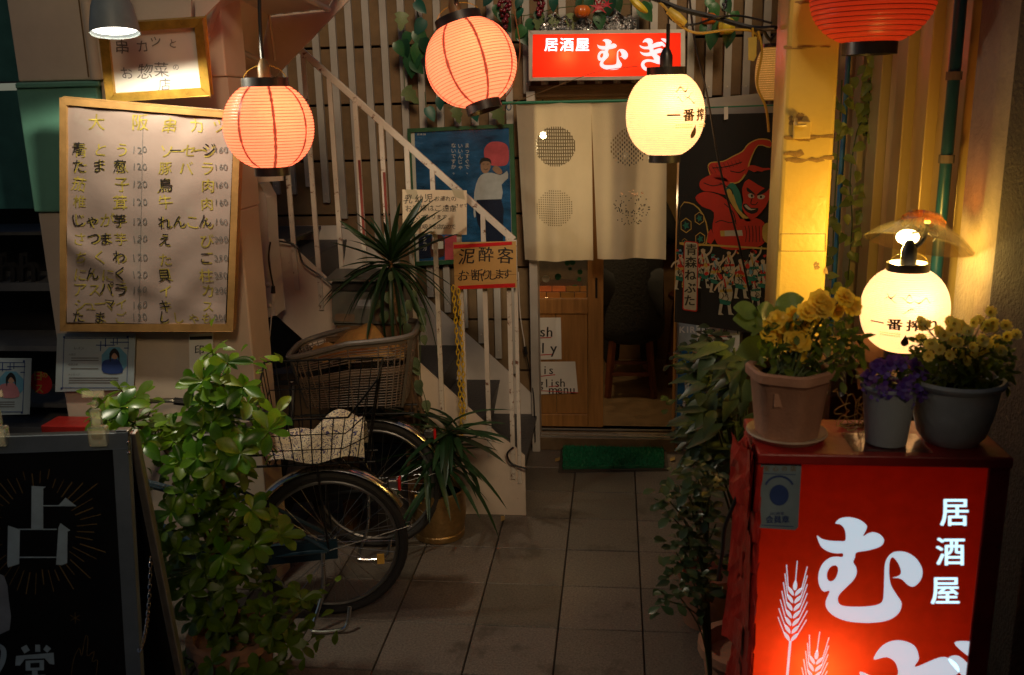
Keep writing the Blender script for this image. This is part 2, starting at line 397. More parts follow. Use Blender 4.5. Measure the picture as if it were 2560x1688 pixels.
class Flat:                                                # flat print lying on a plane, drawn in the plane
    def __init__(s, pl, off=.0012): s.pl = pl; s.off = off; s.mb = MB()
    def poly(s, pts, smooth=0, holes=(), mi=0, off=0):
        ls = [pts] + list(holes)
        ls = [[V((p[0], p[1], 0)) for p in l] for l in ls]
        if smooth: ls = [crom(l, smooth) for l in ls]
        tri = geometry.tessellate_polygon(ls)
        fl = [p for l in ls for p in l]
        s.mb.add([s.pl.at(p.x, p.y, s.off + off) for p in fl], [tuple(t) for t in tri], mi); return s
    def line(s, pts, wd, smooth=0, mi=0, off=0):
        P_ = [V((p[0], p[1], 0)) for p in pts]; W_ = wd if isinstance(wd, (list, tuple)) else [wd] * len(pts)
        if smooth:
            Wv = crom([V((x, 0, 0)) for x in W_], smooth, False); P_ = crom(P_, smooth, False); W_ = [x.x for x in Wv]
        L_ = []; R_ = []
        for i, p in enumerate(P_):
            d = P_[min(i + 1, len(P_) - 1)] - P_[max(i - 1, 0)]
            n = V((-d.y, d.x, 0)); n = n.normalized() if n.length > 1e-9 else V((0, 1, 0))
            L_.append(p + n * W_[i] / 2); R_.append(p - n * W_[i] / 2)
        k = len(P_)
        s.mb.add([s.pl.at(p.x, p.y, s.off + off) for p in L_ + R_], [(i, i + 1, k + i + 1, k + i) for i in range(k - 1)], mi); return s
    def text(s, st, x, y, size, bold=0, vert=False, adv=1.0, rot=0, jit=0, mi=0, sx=1.0, off=0):
        """centre of the first character at x,y; size = em in photograph pixels"""
        for ch in st:
            if ch not in ' \u3000':
                vs, fs = glyph(ch); a = rad(rot + (U(-jit, jit) * 60)); k = size * (1 + U(-jit, jit))
                jx, jy = U(-jit, jit) * size * .8, U(-jit, jit) * size * .8
                ca, sa = math.cos(a), math.sin(a)
                q = bold * size * .8
                if jit > .03:                       # loose hand: bend and shear every character a little
                    p1, p2, k1, k2, sh_ = U(0, 6), U(0, 6), U(-.05, .05), U(-.05, .05), U(-.18, .18)
                    vs = [((gx + k1 * math.sin(6 * gy + p1) + sh_ * gy) * U(.998, 1.002), gy + k2 * math.sin(6 * gx + p2)) for gx, gy in vs]
                for n_, (bx_, by_) in enumerate(((0, 0),) if not bold else ((-q, 0), (q, 0)) if bold < .02 else ((-q, -q * .5), (q, -q * .5), (-q, q * .5), (q, q * .5), (0, 0))):
                    pts = [(x + jx + bx_ + (gx * sx * ca - gy * sa) * k, y + jy + by_ - (gx * sx * sa + gy * ca) * k) for gx, gy in vs]
                    s.mb.add([s.pl.at(px, py, s.off + off + n_ * .00012) for px, py in pts], fs, mi)
            wd = size * adv * (1 if ord(ch) > 255 else .56) * (1 if vert else sx)
            if vert: y += size * adv
            else: x += wd
        return s
    def build(s, name, mats, parent, label=None): return s.mb.build(name, mats, parent, label=label) if s.mb.f else None
_gl = {}
def glyph(ch, bold=0):
    return _gl[(ch, bold)]
def load_glyphs(req):
    objs = []
    for ch, b in sorted(set(req)):
        cu = bpy.data.curves.new('g', 'FONT'); cu.body = ch; cu.size = 1; cu.offset = b; cu.resolution_u = 3
        o = bpy.data.objects.new('g', cu); C.objects.link(o); objs.append((ch, b, o))
    dg = bpy.context.evaluated_depsgraph_get(); dg.update()
    for ch, b, o in objs:
        me = o.evaluated_get(dg).to_mesh()
        pts = [(v.co.x, v.co.y) for v in me.vertices]; fs = [tuple(p.vertices) for p in me.polygons]
        if pts:
            x0 = min(p[0] for p in pts); x1 = max(p[0] for p in pts)
            cx = (x0 + x1) / 2
            cyy = .36
            pts = [(p[0] - cx, p[1] - cyy) for p in pts]
        _gl[(ch, b)] = (pts, fs)
    for ch, b, o in objs:
        cu = o.data; bpy.data.objects.remove(o); bpy.data.curves.remove(cu)
_all = 'grMCu居酒屋一番搾り串カツとお惣菜の店大阪青うたま葱茄子椎茸じゃが芋さつま芋ちくわにんにくアスパラシューマイたまごソーセージ豚バラ鳥肉牛肉れんこんえびたこ貝柱イカキスししゃも乳幼児お連れの客様はご遠慮させて頂いております。タバコの吸える店なので泥酔客お断りします青森ねぶたまっすぐで、いいんじゃないですか。クラガ占堂食安全心会員章0123456789shlyiglmenTtoKIRINabcdfjkpquvwxzDFES年度森レイン入店日得意占術メッセージ印'
load_glyphs([(c, b) for c in _all for b in (0, .008)])
M['aluA'] = mat('board_frame_aluminium', (.2, .24, .27), .42, metal=.35, var=.15)
M['blackboard'] = mat('black_board_panel', (.006, .006, .007), .35)
M['greyprint'] = mat('grey_print', (.3, .33, .36), .5, var=.3, sc=6)
M['acrylic'] = glass('clear_acrylic', (.95, .9, .7), .04, .2)
M['paper_cream'] = mat('cream_paper', (.72, .58, .4), .6, var=.06)
M['pinkp'] = mat('pink_red_print', (.62, .1, .13), .4, var=.3, sc=12)
M['inkblue2'] = mat('navy_print', (.008, .016, .05), .4)
M['shirt'] = mat('pale_shirt_print', (.55, .56, .6), .5, var=.15, sc=20)
M['brownp'] = mat('brown_bottle_print', (.1, .03, .015), .4)
M['skinp'] = mat('pale_skin_print', (.55, .42, .28), .6)
M['greenrod'] = mat('green_rod', (.02, .2, .1), .4)
M['pumpkin2'] = mat('orange_leather', (.3, .1, .02), .5, bump=.4)
M['cordp'] = mat('brown_label_paint', (.17, .12, .08), .5)
def clothmat(name, col, tr=.45):
    m = mat(name, col, .85, var=.1, sc=7, bump=.5, bsc=280); t = m.node_tree; b = t.nodes['Principled BSDF']; o = t.nodes['Material Output']
    tb = t.nodes.new('ShaderNodeBsdfTranslucent'); tb.inputs[0].default_value = tuple(col) + (1,)
    mx = t.nodes.new('ShaderNodeMixShader'); mx.inputs[0].default_value = tr
    t.links.new(b.outputs[0], mx.inputs[1]); t.links.new(tb.outputs[0], mx.inputs[2]); t.links.new(mx.outputs[0], o.inputs[0]); return m
M['norencloth'] = clothmat('noren_linen', (.76, .66, .5), .55)
M['violet'] = M['violet'] if 'violet' in M else None
M['dryroot'] = mat('dry_root', (.42, .28, .08), .7)
M['kraft'] = mat('kraft_paper', (.35, .2, .09), .7, bump=.2, bsc=20)
M['plugy'] = mat('yellow_plug', (.6, .42, .06), .4)
# ================================================================ ground and interior shell
def struct(o): o['kind'] = 'structure'; return o
T = .325
struct(MB().slab([(-40, -20, -.014), (40, -20, -.014), (40, 60, -.014), (-40, 60, -.014)], (0, 0, -.05)).build('ground', 'grout'))
fl = bpy.data.objects.new('tiled_floor', None); C.objects.link(fl); fl['kind'] = 'structure'; fl['at'] = (0, 0, 0)
def tilemesh():
    b = MB(); h = T / 2 - .0026; i = h - .0022
    b.add([(-h, -h, -.012), (h, -h, -.012), (h, h, -.012), (-h, h, -.012), (-h, -h, -.003), (h, -h, -.003), (h, h, -.003), (-h, h, -.003),
           (-i, -i, 0), (i, -i, 0), (i, i, 0), (-i, i, 0)],
          [(0, 1, 5, 4), (1, 2, 6, 5), (2, 3, 7, 6), (3, 0, 4, 7), (4, 5, 9, 8), (5, 6, 10, 9), (6, 7, 11, 10), (7, 4, 8, 11), (8, 9, 10, 11)])
    return b.mesh('tile', 'tile')
tm = tilemesh()
for i in range(-8, 5):
    for j in range(-4, 8):
        x = -.05 + T * i; y = 3.69 + T * (j - 3) + .004 * 0
        if y > 5.05: continue
        put(tm, 'tile', Matrix.Translation((x, y, U(-.0012, .0012))) @ Euler((U(-.003, .003), U(-.003, .003), U(-.002, .002))).to_matrix().to_4x4(), fl)
struct(MB().box((-.1, 6.95, .03), (2.6, 3.5, .1)).build('interior_floor', 'floorin'))
struct(MB().box((-.1, 8.7, 1.3), (2.8, .1, 2.6)).build('interior_back_wall', 'wallin'))
struct(MB().box((-1.35, 6.95, 1.3), (.1, 3.4, 2.6)).build('interior_left_wall', 'wallin'))
struct(MB().box((1.15, 6.95, 1.3), (.1, 3.4, 2.6)).build('interior_right_wall', 'wallin'))
struct(MB().box((-.1, 6.95, 2.66), (2.8, 3.4, .08)).build('interior_ceiling', 'wallin'))

# unseen building mass behind the viewpoint, added and shaped to shade foreground and left
ob = thing('shade_block', 'plain unseen building mass added behind the viewpoint to shade the foreground', 'building', (0, -6.5, 0))
MB().box((0, -6.9, OPP / 2), (24, .8, OPP)).build('wall', 'concrete', ob)
MB().box((0, -6.85, OPP + .06), (24.2, 1.0, .12)).build('coping', 'concrete', ob)
MB().box((-5.4 + OPX / 2 - .6, -6.9, OPP + 1.82), (12 + OPX - 1.2 , .7, 3.4)).build('upper_shade_block', 'concrete', ob)  # taller part added to keep the left side in shade
for x in (-6, -2, 2, 6): MB().box((x, -6.47, 2.6), (1.4, .06, 1.2)).build('window', 'darkmetal', ob)

# ================================================================ restaurant front
YF = 5.14
fac = thing('restaurant_front', 'brown boarded restaurant front with pale vertical slats around a sliding wooden door', 'building', (-.6, YF, 0))
zs = [A(900, 118, YF).z + .303 * k for k in (-12, -11, -10, -9, -8, -7, -6, -5, -4, -3, -2, -1, 0, 1, 2, 3)]
zs = [z for z in zs if z > -.2]
DL, DR, DT = A(1335, 900, YF).x, A(1692, 900, YF).x, 2.0
for k in range(len(zs) - 1):
    a, b = max(zs[k], 0) + .006, zs[k + 1] - .006
    if b < .02: continue
    segs = [(-2.9, DL), (DR, 1.02)] if a < DT - .2 else [(-2.9, 1.02)]
    for x0, x1 in segs:
        cut = []
        if a < DT and x0 < -1 and x1 > .5: a2 = DT
        MB().box(((x0 + x1) / 2, YF + .02 + U(0, .004), (a + b) / 2), (x1 - x0, .035, b - a)).build('siding_board', 'siding', fac, bevel=.004)
MB().box((-.9, YF + .055, 1.8), (3.9, .02, 3.4)).build('backing_sheet', 'dark', fac) if False else None
for x0, x1 in ((-2.9, DL - .01), (DR + .01, 1.02)):
    MB().box(((x0 + x1) / 2, YF + .06, 1.5), (x1 - x0, .03, 3.2)).build('backing_sheet', 'dark', fac)
MB().box(((DL + DR) / 2, YF + .06, 2.62), (DR - DL + .04, .03, 1.1)).build('backing_sheet', 'dark', fac)
# slats
su = MB().box((0, 0, .5), (.037, .024, 1)).mesh('slat', 'slat')
X0 = A(871, 5, YF).x; k = -9
def strz(x): return 1.321 - .947 * (x + 1.514)
nail = MB().ball((0, 0, 0), .005, 6, 4).mesh('nail', 'rust')
while True:
    x = X0 + .0955 * k; k += 1
    if x > .80: break
    zb = max(strz(x) + .03, .3)
    if x < -1.75: zb = 1.5
    if x > -.49: zb = 2.02 if x < .45 else 1.98
    sl = put(su, 'slat', Matrix.Translation((x, YF - .013, zb)) @ Euler((0, U(-.002, .002), 0)).to_matrix().to_4x4() @ Matrix.Diagonal((1, 1, 3.15 - zb, 1)), fac)
    for dz in (.05, .35):
        put(nail, 'nail', Matrix.Translation((x, YF - .026, zb + dz)), fac) if dz == .05 else None
# jambs, header, threshold
def vbox(px0, px1, z0, z1, y0, y1, name, m, par, pyy=900, bevel=.003):
    x0 = A(px0, pyy, y0).x; x1 = A(px1, pyy, y0).x
    return MB().box(((x0 + x1) / 2, (y0 + y1) / 2, (z0 + z1) / 2), (x1 - x0, y1 - y0, z1 - z0)).build(name, m, par, bevel=bevel)
vbox(1327, 1347, 0, 2.03, 5.06, 5.19, 'door_jamb', 'slat', fac)
vbox(1687, 1698, 0, 2.0, 5.10, 5.26, 'door_jamb', 'wood', fac)
MB().box(((DL + DR) / 2, 5.17, 2.03), (DR - DL, .12, .06)).build('door_header', 'siding', fac, bevel=.004)
th = MB()
th.box(((DL + DR) / 2, 5.2, .04), (DR - DL - .002, .22, .08)); th.build('threshold', 'floorin', fac, bevel=.004)
for y in (5.10, 5.15, 5.22): MB().box(((DL + DR) / 2, y, .084), (DR - DL - .03, .008, .012)).build('door_track', 'alu', fac)
# sliding door leaf (runs behind the boarded wall on its left)
YD = 5.235
xr = A(1508, 900, YD).x; xl = xr - .74
dl = bpy.data.objects.new('sliding_door', None); dl.location = (xr, YD, .1); dl['at'] = (xr, YD, .1); link(dl, fac)
zr = lambda py: A(1420, py, YD).z
def dbox(x0, x1, z0, z1, nm, m, y=YD, t=.034): return MB().box(((x0 + x1) / 2, y + t / 2, (z0 + z1) / 2), (x1 - x0, t, z1 - z0)).build(nm, m, dl, bevel=.003)
sx = A(1470, 900, YD).x
zb, zt = .095, 1.97
dbox(sx, xr, zb, zt, 'stile', 'wood'); dbox(xl, xl + .09, zb, zt, 'stile', 'wood')
r0, r1 = zr(785), zr(747)
dbox(xl + .091, sx - .001, zb, zr(1036), 'rail', 'wood'); dbox(xl + .091, sx - .001, r0, r1, 'rail', 'wood'); dbox(xl + .091, sx - .001, zt - .09, zt, 'rail', 'wood')
pw = (sx - xl - .094) / 3
for i in range(3): dbox(xl + .092 + pw * i + .0015, xl + .092 + pw * (i + 1) - .0015, zr(1036) + .001, r0 - .001, 'panel_board', 'wood', YD + .012, .014)
dbox(xl + .092, sx - .002, r1 + .002, zt - .092, 'pane', 'clear', YD + .014, .004)
MB().box(((sx + xr) / 2 + .005, YD - .002, zr(720)), (.012, .006, .12)).build('handle', 'darkmetal', dl, bevel=.002)
# painted brick strip and leaf discs stuck behind the pane
bw = A(1406, 730, YD).x - A(1374, 730, YD).x
bq = PY(YD + .011)
for r, (y0, y1) in enumerate(((715, 729), (731, 745))):
    for i in range(5):
        x0 = 1332 + i * 35 + (0 if r else 14)
        x1 = min(x0 + 33, 1466)
        if x1 - x0 < 8: continue
        a, b = bq.at(x0, y1), bq.at(x1, y0)
        MB().box((a + b) / 2, ((b - a).x, .003, (b - a).z)).build('brick', 'brickA', dl) if False else MB().box(((a.x + b.x) / 2, YD + .0105, (a.z + b.z) / 2), (b.x - a.x, .0035, b.z - a.z)).build('brick', 'brickA', dl, bevel=.001)
for px, py, r in ((1395, 692, 9), (1418, 658, 7), (1431, 656, 8), (1425, 672, 5), (1450, 680, 7), (1448, 698, 6), (1437, 720, 9), (1365, 697, 10)):
    p = bq.at(px, py); rr = r / 460
    MB().lathe([(rr, 0), (rr, .002)], 12, Matrix.Translation(p) @ Matrix.Rotation(rad(90), 4, 'X')).build('leaf_sticker', 'l_plastic' if px != 1365 else 'fwhite', dl)
# notes on the door
def note(nm, label, pts, plane, m='white2', cat='notice', th=.0015, off=0, group=None):
    P_ = [plane.at(x, y, off) for x, y in pts]
    t = thing(nm, label, cat, P_[-1] if P_[-1].z < P_[2].z else P_[2], group)
    MB().slab([p for p in P_], plane.n * th).build('sheet', m, t)
    return t, Flat(plane, off + th + .0012)
pd = PY(YD)
t, f = note('paper_note', 'white note on the wooden door with the letters sh and ly', [(1300, 795), (1402, 794), (1404, 898), (1300, 900)], pd)
f.text('Engli', 1262, 830, 34, jit=.03); f.text('sh', 1356, 829, 36, jit=.03, bold=.012, adv=.9); f.text('on', 1300, 872, 36, jit=.03, bold=.012); f.text('ly', 1357, 870, 38, jit=.03, bold=.012, adv=1.3)
f.build('lettering', 'ink', t); f = Flat(pd, .003); f.line([(1350, 845), (1378, 844)], 2.2).line([(1350, 888), (1380, 886)], 2.2).build('underline', 'redprint', t)
t, f = note('paper_note', 'white note on the wooden door reading is glish menu', [(1300, 905), (1438, 904), (1445, 982), (1300, 988)], pd)
f.text('is', 1362, 925, 30, jit=.03, bold=.012, adv=.9); f.text('glish', 1352, 957, 30, jit=.03, bold=.012, adv=.82); f.text('menu', 1383, 973, 30, jit=.03, bold=.012, adv=.95); f.text('This', 1290, 925, 30, jit=.03, bold=.012, adv=.95)
f.build('lettering', 'ink', t); f = Flat(pd, .003); f.line([(1351, 941), (1388, 937)], 2.2).line([(1352, 977), (1445, 982)], 2).line([(1372, 967), (1396, 965)], 2).build('underline', 'redprint', t)

# ================================================================ stairs beside the door
YS = 4.2
st = thing('steel_staircase', 'white painted steel staircase with grey tread plates rising left beside the door', 'staircase', (-1, 4.6, 0))
ns = PY(YS)
MB().slab([ns.at(*p) for p in ((560, 596), (705, 599), (732, 616), (1250, 1092), (1284, 1115), (1312, 1140), (1315, 1291), (1160, 1288), (1120, 1170), (686, 785), (560, 785))], (0, .009, 0)).build('stringer', 'cream', st, bevel=.002)
fs = PY(5.095)
MB().slab([fs.at(*p) for p in ((640, 567), (852, 564), (868, 566), (1262, 920), (1338, 994), (1338, 1080), (1240, 1080), (640, 700))], (0, .009, 0)).build('stringer', 'white', st, bevel=.002)
xa, xb = YS + .012, 5.092
for n in range(6):
    xn, zn = -.445 - .213 * n, .22 + .205 * n
    MB().slab([(xn, xa, zn), (xn, xb, zn), (xn - .27, xb, zn), (xn - .27, xa, zn)], (0, 0, -.006)).build('tread', 'tread', st, bevel=.001)
    MB().slab([(xn, xa, zn - .007), (xn, xb, zn - .007), (xn - .04, xb, zn - .204), (xn - .04, xa, zn - .204)], (-.005, 0, 0)).build('riser', 'tread', st)
MB().box((-1.95, 4.65, 1.32), (.6, .86, .01)).build('landing', 'tread', st)
# railing
ra, rb = A(752, 126, YS), A(1285, 600, YS)
dr = (rb - ra).normalized(); r0_ = ra - dr * .35
MB().bar(r0_, rb, .02, .03).build('handrail', 'rust', st, bevel=.003)
pb = MB().box((0, 0, .5), (.021, .012, 1)).mesh('baluster', 'rust')
xk = A(1270, 585, YS).x
for k in range(12):
    x = xk - .1125 * k
    zt = ra.z + (x - ra.x) * dr.z / dr.x - .012
    zb = zt - 1.16 - U(0, .03)
    put(pb, 'baluster', Matrix.Translation((x, YS - .008, zb)) @ Matrix.Diagonal((1, 1, zt - zb, 1)), st)
MB().bar(rb + V((.004, 0, .0)), V((rb.x + .004, YS, .17)), .018, .018, up=(0, 1, 0)).build('end_post', 'rust', st, bevel=.002)
for (x, y0, y1) in ((954, 430, 640), (897, 400, 600)):
    k_ = round((xk - A(x, 450, YS).x) / .1125); xx = xk - .1125 * k_
    a = A(x, y0, YS).z; b = A(x, y1, YS).z
    MB().box((xx + .004, YS - .0155, (a + b) / 2), (.012, .002, a - b)).build('primer_patch', 'redox', st)
# ---- upper flight overhead
uf = thing('upper_stair_flight', 'underside of the cream painted steel stair flight at the top left', 'staircase', A(600, 460, 4.0))
def q4(nm, m, pts, th=.006, bevel=0):
    P_ = [A(*p) for p in pts]
    n = (P_[1] - P_[0]).cross(P_[2] - P_[0]).normalized()
    if n.dot(O0 - P_[0]) > 0: n = -n
    return MB().slab(P_, n * th).build(nm, m, uf, bevel=bevel)
q4('stringer', 'cream', [(930, -60, 4.12), (690, 190, 4.12), (656, 226, 4.12), (640, 230, 4.12), (651, 153, 4.12), (672, 40, 4.12), (818, 24, 4.12), (862, -60, 4.12)], .01)
q4('riser_plate', 'cream', [(513, 92, 3.35), (651, 151, 4.1), (672, 38, 4.1), (556, -24, 3.35)])
q4('tread_plate', 'white', [(556, -24, 3.35), (672, 38, 4.1), (818, 22, 4.1), (768, -26, 3.5)])
q4('riser_plate', 'cream', [(768, -26, 3.5), (818, 22, 4.1), (862, -60, 4.1), (800, -140, 3.5)])
q4('landing_plate', 'cream', [(300, 190, 3.42), (535, 178, 3.75), (668, 165, 4.1), (651, 153, 4.1), (513, 96, 3.35), (300, 100, 3.35)])
MB().tube([A(505, 90, 3.34), A(655, 153, 4.1)], .013, 10).build('nosing', 'white', uf, smooth=True)
MB().tube([A(740, -16, 3.4), A(820, 23, 4.1)], .013, 10).build('nosing', 'white', uf, smooth=True)
MB().tube([A(672, 30, 4.09), A(687, 152, 4.09)], .006, 6).build('weld_seam', 'cream', uf, smooth=True)
q4('landing_fascia', 'cream', [(535, 176, 3.95), (655, 170, 3.95), (690, 200, 3.95), (707, 452, 3.95), (590, 460, 3.95), (560, 400, 3.95)], .012)
q4('landing_fascia', 'cream', [(480, 240, 3.75), (537, 178, 3.75), (600, 470, 3.75), (560, 470, 3.75)], .012)
q4('near_stringer', 'cream', [(488, -40, 3.25), (590, -40, 3.25), (505, 48, 3.25), (488, 46, 3.25)], .01)
q4('overhead_panel', 'cream', [(250, -40, 3.3), (478, -40, 3.3), (478, 46, 3.3), (250, 60, 3.3)], .01)
# white post plate with slanted foot and bolts
wp = thing('stair_post', 'white steel post plate with a slanted foot bolted below the landing', 'post', A(690, 790, 4.1))
pp = PY(4.02)
MB().slab([pp.at(*p) for p in ((588, 458), (647, 459), (667, 495), (672, 600), (690, 788), (662, 795), (608, 622), (588, 600))], (0, .12, 0)).build('plate', 'white', wp, bevel=.004)
for x, y in ((669, 711), (674, 765)):
    p = pp.at(x, y); MB().ball(p, .011, 10, 6, (1, .7, 1)).build('bolt', 'white', wp, smooth=True)
p = pp.at(638, 462); MB().box(p + V((0, -.006, -.1)), (.012, .01, .24)).build('bracket', 'white', wp)

# ================================================================ left: pillar with green dado, shelves beyond
pl = thing('shop_pillar', 'shop pillar painted cream above green behind the menu board', 'wall', (-1.9, 3.4, 0))
PX0, PX1 = -2.235, -1.42
MB().box(((PX0 + PX1) / 2, 3.5, 2.6), (PX1 - PX0, .2, 1.02)).build('upper_panel', 'wallcream', pl, bevel=.006)
MB().box((-2.08, 3.49, 1.845), (.32, .21, .485)).build('green_panel', 'green', pl, bevel=.006)
MB().box((-2.07, 3.385, 2.075), (.33, .02, .018)).build('moulding', 'green', pl, bevel=.004)
MB().box(((PX0 + PX1) / 2 + .16, 3.51, 1.845), (PX1 - PX0 - .32, .2, .485)).build('upper_panel', 'wallcream', pl)
MB().box(((PX0 + PX1) / 2, 3.5, .8), (PX1 - PX0, .2, 1.6)).build('lower_panel', 'wallcream', pl, bevel=.006)
xb_ = A(226, 100, 3.39).x
MB().tube([(xb_, 3.4, 2.09), (xb_, 3.4, 3.1)], .022, 10).build('corner_bead', 'wallcream', pl, smooth=True)
MB().box((xb_ - .03, 3.398, 2.5), (.004, .004, .8)).build('joint_strip', 'cord', pl)
sh = thing('shop_shelves', 'dark shop front with narrow shelves at the far left edge', 'shelf', (-2.6, 3.9, 0))
MB().box((-2.75, 3.7, 1.83), (1.03, .2, .47)).build('fascia', 'teal', sh)
MB().box((-2.75, 3.7, 2.6), (1.03, .2, 1.0)).build('upper_fascia', 'teal', sh)
for y0, y1 in ((580, 588), (708, 728), (865, 878), (1008, 1018)):
    a, b = A(60, y0, 3.8).z, A(60, y1, 3.8).z
    MB().box((-2.7, 3.95, (a + b) / 2), (1.0, .3, a - b)).build('shelf_board', 'grey', sh)
MB().box((-2.7, 4.12, .9), (1.0, .02, 1.7)).build('back_panel', 'dark', sh)
a = A(60, 1058, 3.75).z
MB().box((-2.7, 3.9, a / 2), (1.0, .4, a)).build('counter', 'grey', sh, bevel=.005)
for x in (16, 68):
    vs, fs_ = glyph('h', .008); sp = PY(3.82)
    P_ = [sp.at(x + gx * 105, 668 - gy * 105) for gx, gy in vs]
    b = MB(); b.add(P_, fs_); b.add([p + V((0, .03, 0)) for p in P_], fs_)
    o = b.build('letter_ornament', 'dark'); tag(o, 'dark letter h ornament on the upper shelf at the far left' if x > 40 else 'dark letter h ornament cut by the left edge of the picture', 'ornament')

# ================================================================ right: yellow column, cladding, pipes, pillar, dark wall
co = thing('steel_column', 'cream square steel column glowing yellow with old tape marks', 'column', (.58, 3.0, 0))
xl_, xr_ = A(1957, 350, 2.9).x, A(2086, 350, 2.9).x
cx = (xl_ + xr_) / 2; wd = xr_ - xl_
MB().box((cx, 2.9 + .105, 1.6), (wd, .21, 3.2)).build('shaft', 'colpaint', co, bevel=.012)
cp = PY(2.9)
M['residue'] = mat('tape_residue', (.3, .18, .05), .55, var=.5, sc=60)
def band(y0, y1, x0, x1, n=6):
    for k_ in range(n):
        cx_ = x0 + (x1 - x0) * random.random(); cy_ = U(y0, y1); w_ = U(.12, .35) * (x1 - x0); h_ = U(.25, .6) * (y1 - y0)
        Flat(cp, .0012 + k_ * .0001).poly([(min(max(cx_ + w_ * math.cos(a) * U(.5, 1), 1959), 2085), cy_ + h_ * math.sin(a) * U(.4, 1)) for a in [6.28 * i / 13 for i in range(13)]]).build('tape_residue', 'residue', co)
band(336, 350, 1962, 2080, 7); band(382, 402, 1970, 2078, 8); band(116, 124, 1960, 2084, 4); band(-6, 12, 1975, 2060, 4); band(290, 312, 1965, 2010, 4); band(660, 690, 2040, 2070, 3)
def brk(c, d):
    MB().box(c, d).build('bracket', 'colpaint', co, bevel=.003)
p = cp.at(2003, 325); brk(p, (.05, .03, .05))
MB().tube(crom([cp.at(1988, 297) + V((0, -.012, 0)), cp.at(1988, 312) + V((0, -.03, 0)), cp.at(2010, 312) + V((0, -.03, 0))], 4, False), .005, 6).build('hook', 'colpaint', co)
for y in (585, 628):
    Flat(cp, .0016).line([(1950, y), (2064, y)], 1.6).build('label_edge', 'cord', co)
Flat(cp, .0016).line([(1950, 585), (1952, 628)], 1.6).line([(2064, 585), (2064, 628)], 1.6).build('label_edge', 'cord', co)
# corrugated side wall
sw = thing('cladding_wall', 'ribbed metal side wall behind the hanging vines on the right', 'wall', (1.03, 3.8, 0))
XW = 1.05
edges = [(2090, 2112), (2116, 2135), (2139, 2154), (2158, 2176), (2180, 2196), (2200, 2226), (2230, 2262), (2266, 2290), (2294, 2324), (2328, 2350), (2354, 2420)]
for i, (a, b) in enumerate(edges):
    ya, yb = AX(a, 200, XW).y, AX(b, 200, XW).y
    dep = .03 if i % 2 else .0
    MB().box((XW + .02 - dep / 2 - .0 , (ya + yb) / 2, 1.6), (.05 + dep, ya - yb, 3.2)).build('cladding_strip', 'clad', sw, bevel=.004)
MB().box((XW + .08, 3.8, 1.6), (.06, 3.0, 3.2)).build('backing', 'concrete', sw)
def vtube(nm, m, par, pts, r, n=10): return MB().tube(pts, r, n).build(nm, m, par, smooth=True)
pi = thing('drain_pipe', 'teal drain pipe running down the right side wall', 'pipe', (.98, 2.95, 0))
pa, pbm = AX(2402, 60, .985), AX(2340, 510, .985)
yy = AX(2375, 300, .985).y
vtube('pipe', 'pipe', pi, [(.985, yy, 3.1), (.985, yy, .0)], .018, 12)
for z in (2.02, 1.78, 1.2): MB().lathe([(.023, -.012), (.023, .012)], 12, Matrix.Translation((.985, yy, z))).build('clamp', 'grey', pi)
yb_ = AX(2111, 300, .99).y
bp_ = vtube('blue_conduit', 'bluepipe', None, [(.99, yb_, 3.1), (.99, yb_, .8)], .011, 8); tag(bp_, 'thin blue conduit on the side wall behind the green vine', 'pipe')
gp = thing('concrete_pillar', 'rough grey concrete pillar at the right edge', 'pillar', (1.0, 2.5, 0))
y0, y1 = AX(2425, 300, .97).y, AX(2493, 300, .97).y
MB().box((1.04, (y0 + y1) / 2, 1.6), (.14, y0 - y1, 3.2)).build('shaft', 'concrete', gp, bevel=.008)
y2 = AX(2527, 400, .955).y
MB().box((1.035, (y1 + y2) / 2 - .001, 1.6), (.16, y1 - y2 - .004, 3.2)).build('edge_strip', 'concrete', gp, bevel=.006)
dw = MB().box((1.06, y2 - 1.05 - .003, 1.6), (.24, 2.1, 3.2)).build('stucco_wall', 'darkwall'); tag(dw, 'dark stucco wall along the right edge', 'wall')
# ================================================================ lanterns
M['redpaper'] = glow('red_lantern_paper', (.6, .22, .12), (1, .22, .105), LRED, .2)
M['redpaper_off'] = glow('dim_red_lantern_paper', (.6, .06, .02), (1, .06, .012), .22, .5)  # unlit lantern: its brightness is put in as a glow of the paper
M['whitepaper'] = glow('white_lantern_paper', (.32, .21, .125), (1, .57, .27), LWHT, .2)
M['whitepaper2'] = glow('amber_lantern_paper', (.55, .36, .1), (1, .5, .1), .09, .4)
M['seam'] = glow('lantern_seam', (.07, .02, .01), (1, .16, .07), .36, .5)
M['ribwire'] = glow('lantern_rib', (.6, .1, .04), (1, .1, .03), .62, .4)
M['ribdark'] = mat('dark_lantern_rib', (.16, .012, .006), .5)
M['ribwirew'] = glow('lantern_rib_pale', (.9, .65, .25), (1, .55, .18), .9, .4)
M['lanternink'] = mat('lantern_print', (.09, .05, .015), .6)
M['paleprint'] = glow('lantern_faint_print', (.7, .5, .2), (1, .55, .18), .5, .4)
def plight(nm, p, w_, col, r=.03):
    l = bpy.data.lights.new(nm, 'POINT'); l.energy = w_; l.color = col; l.shadow_soft_size = r
    o = bpy.data.objects.new(nm, l); o.location = p; C.objects.link(o); return o
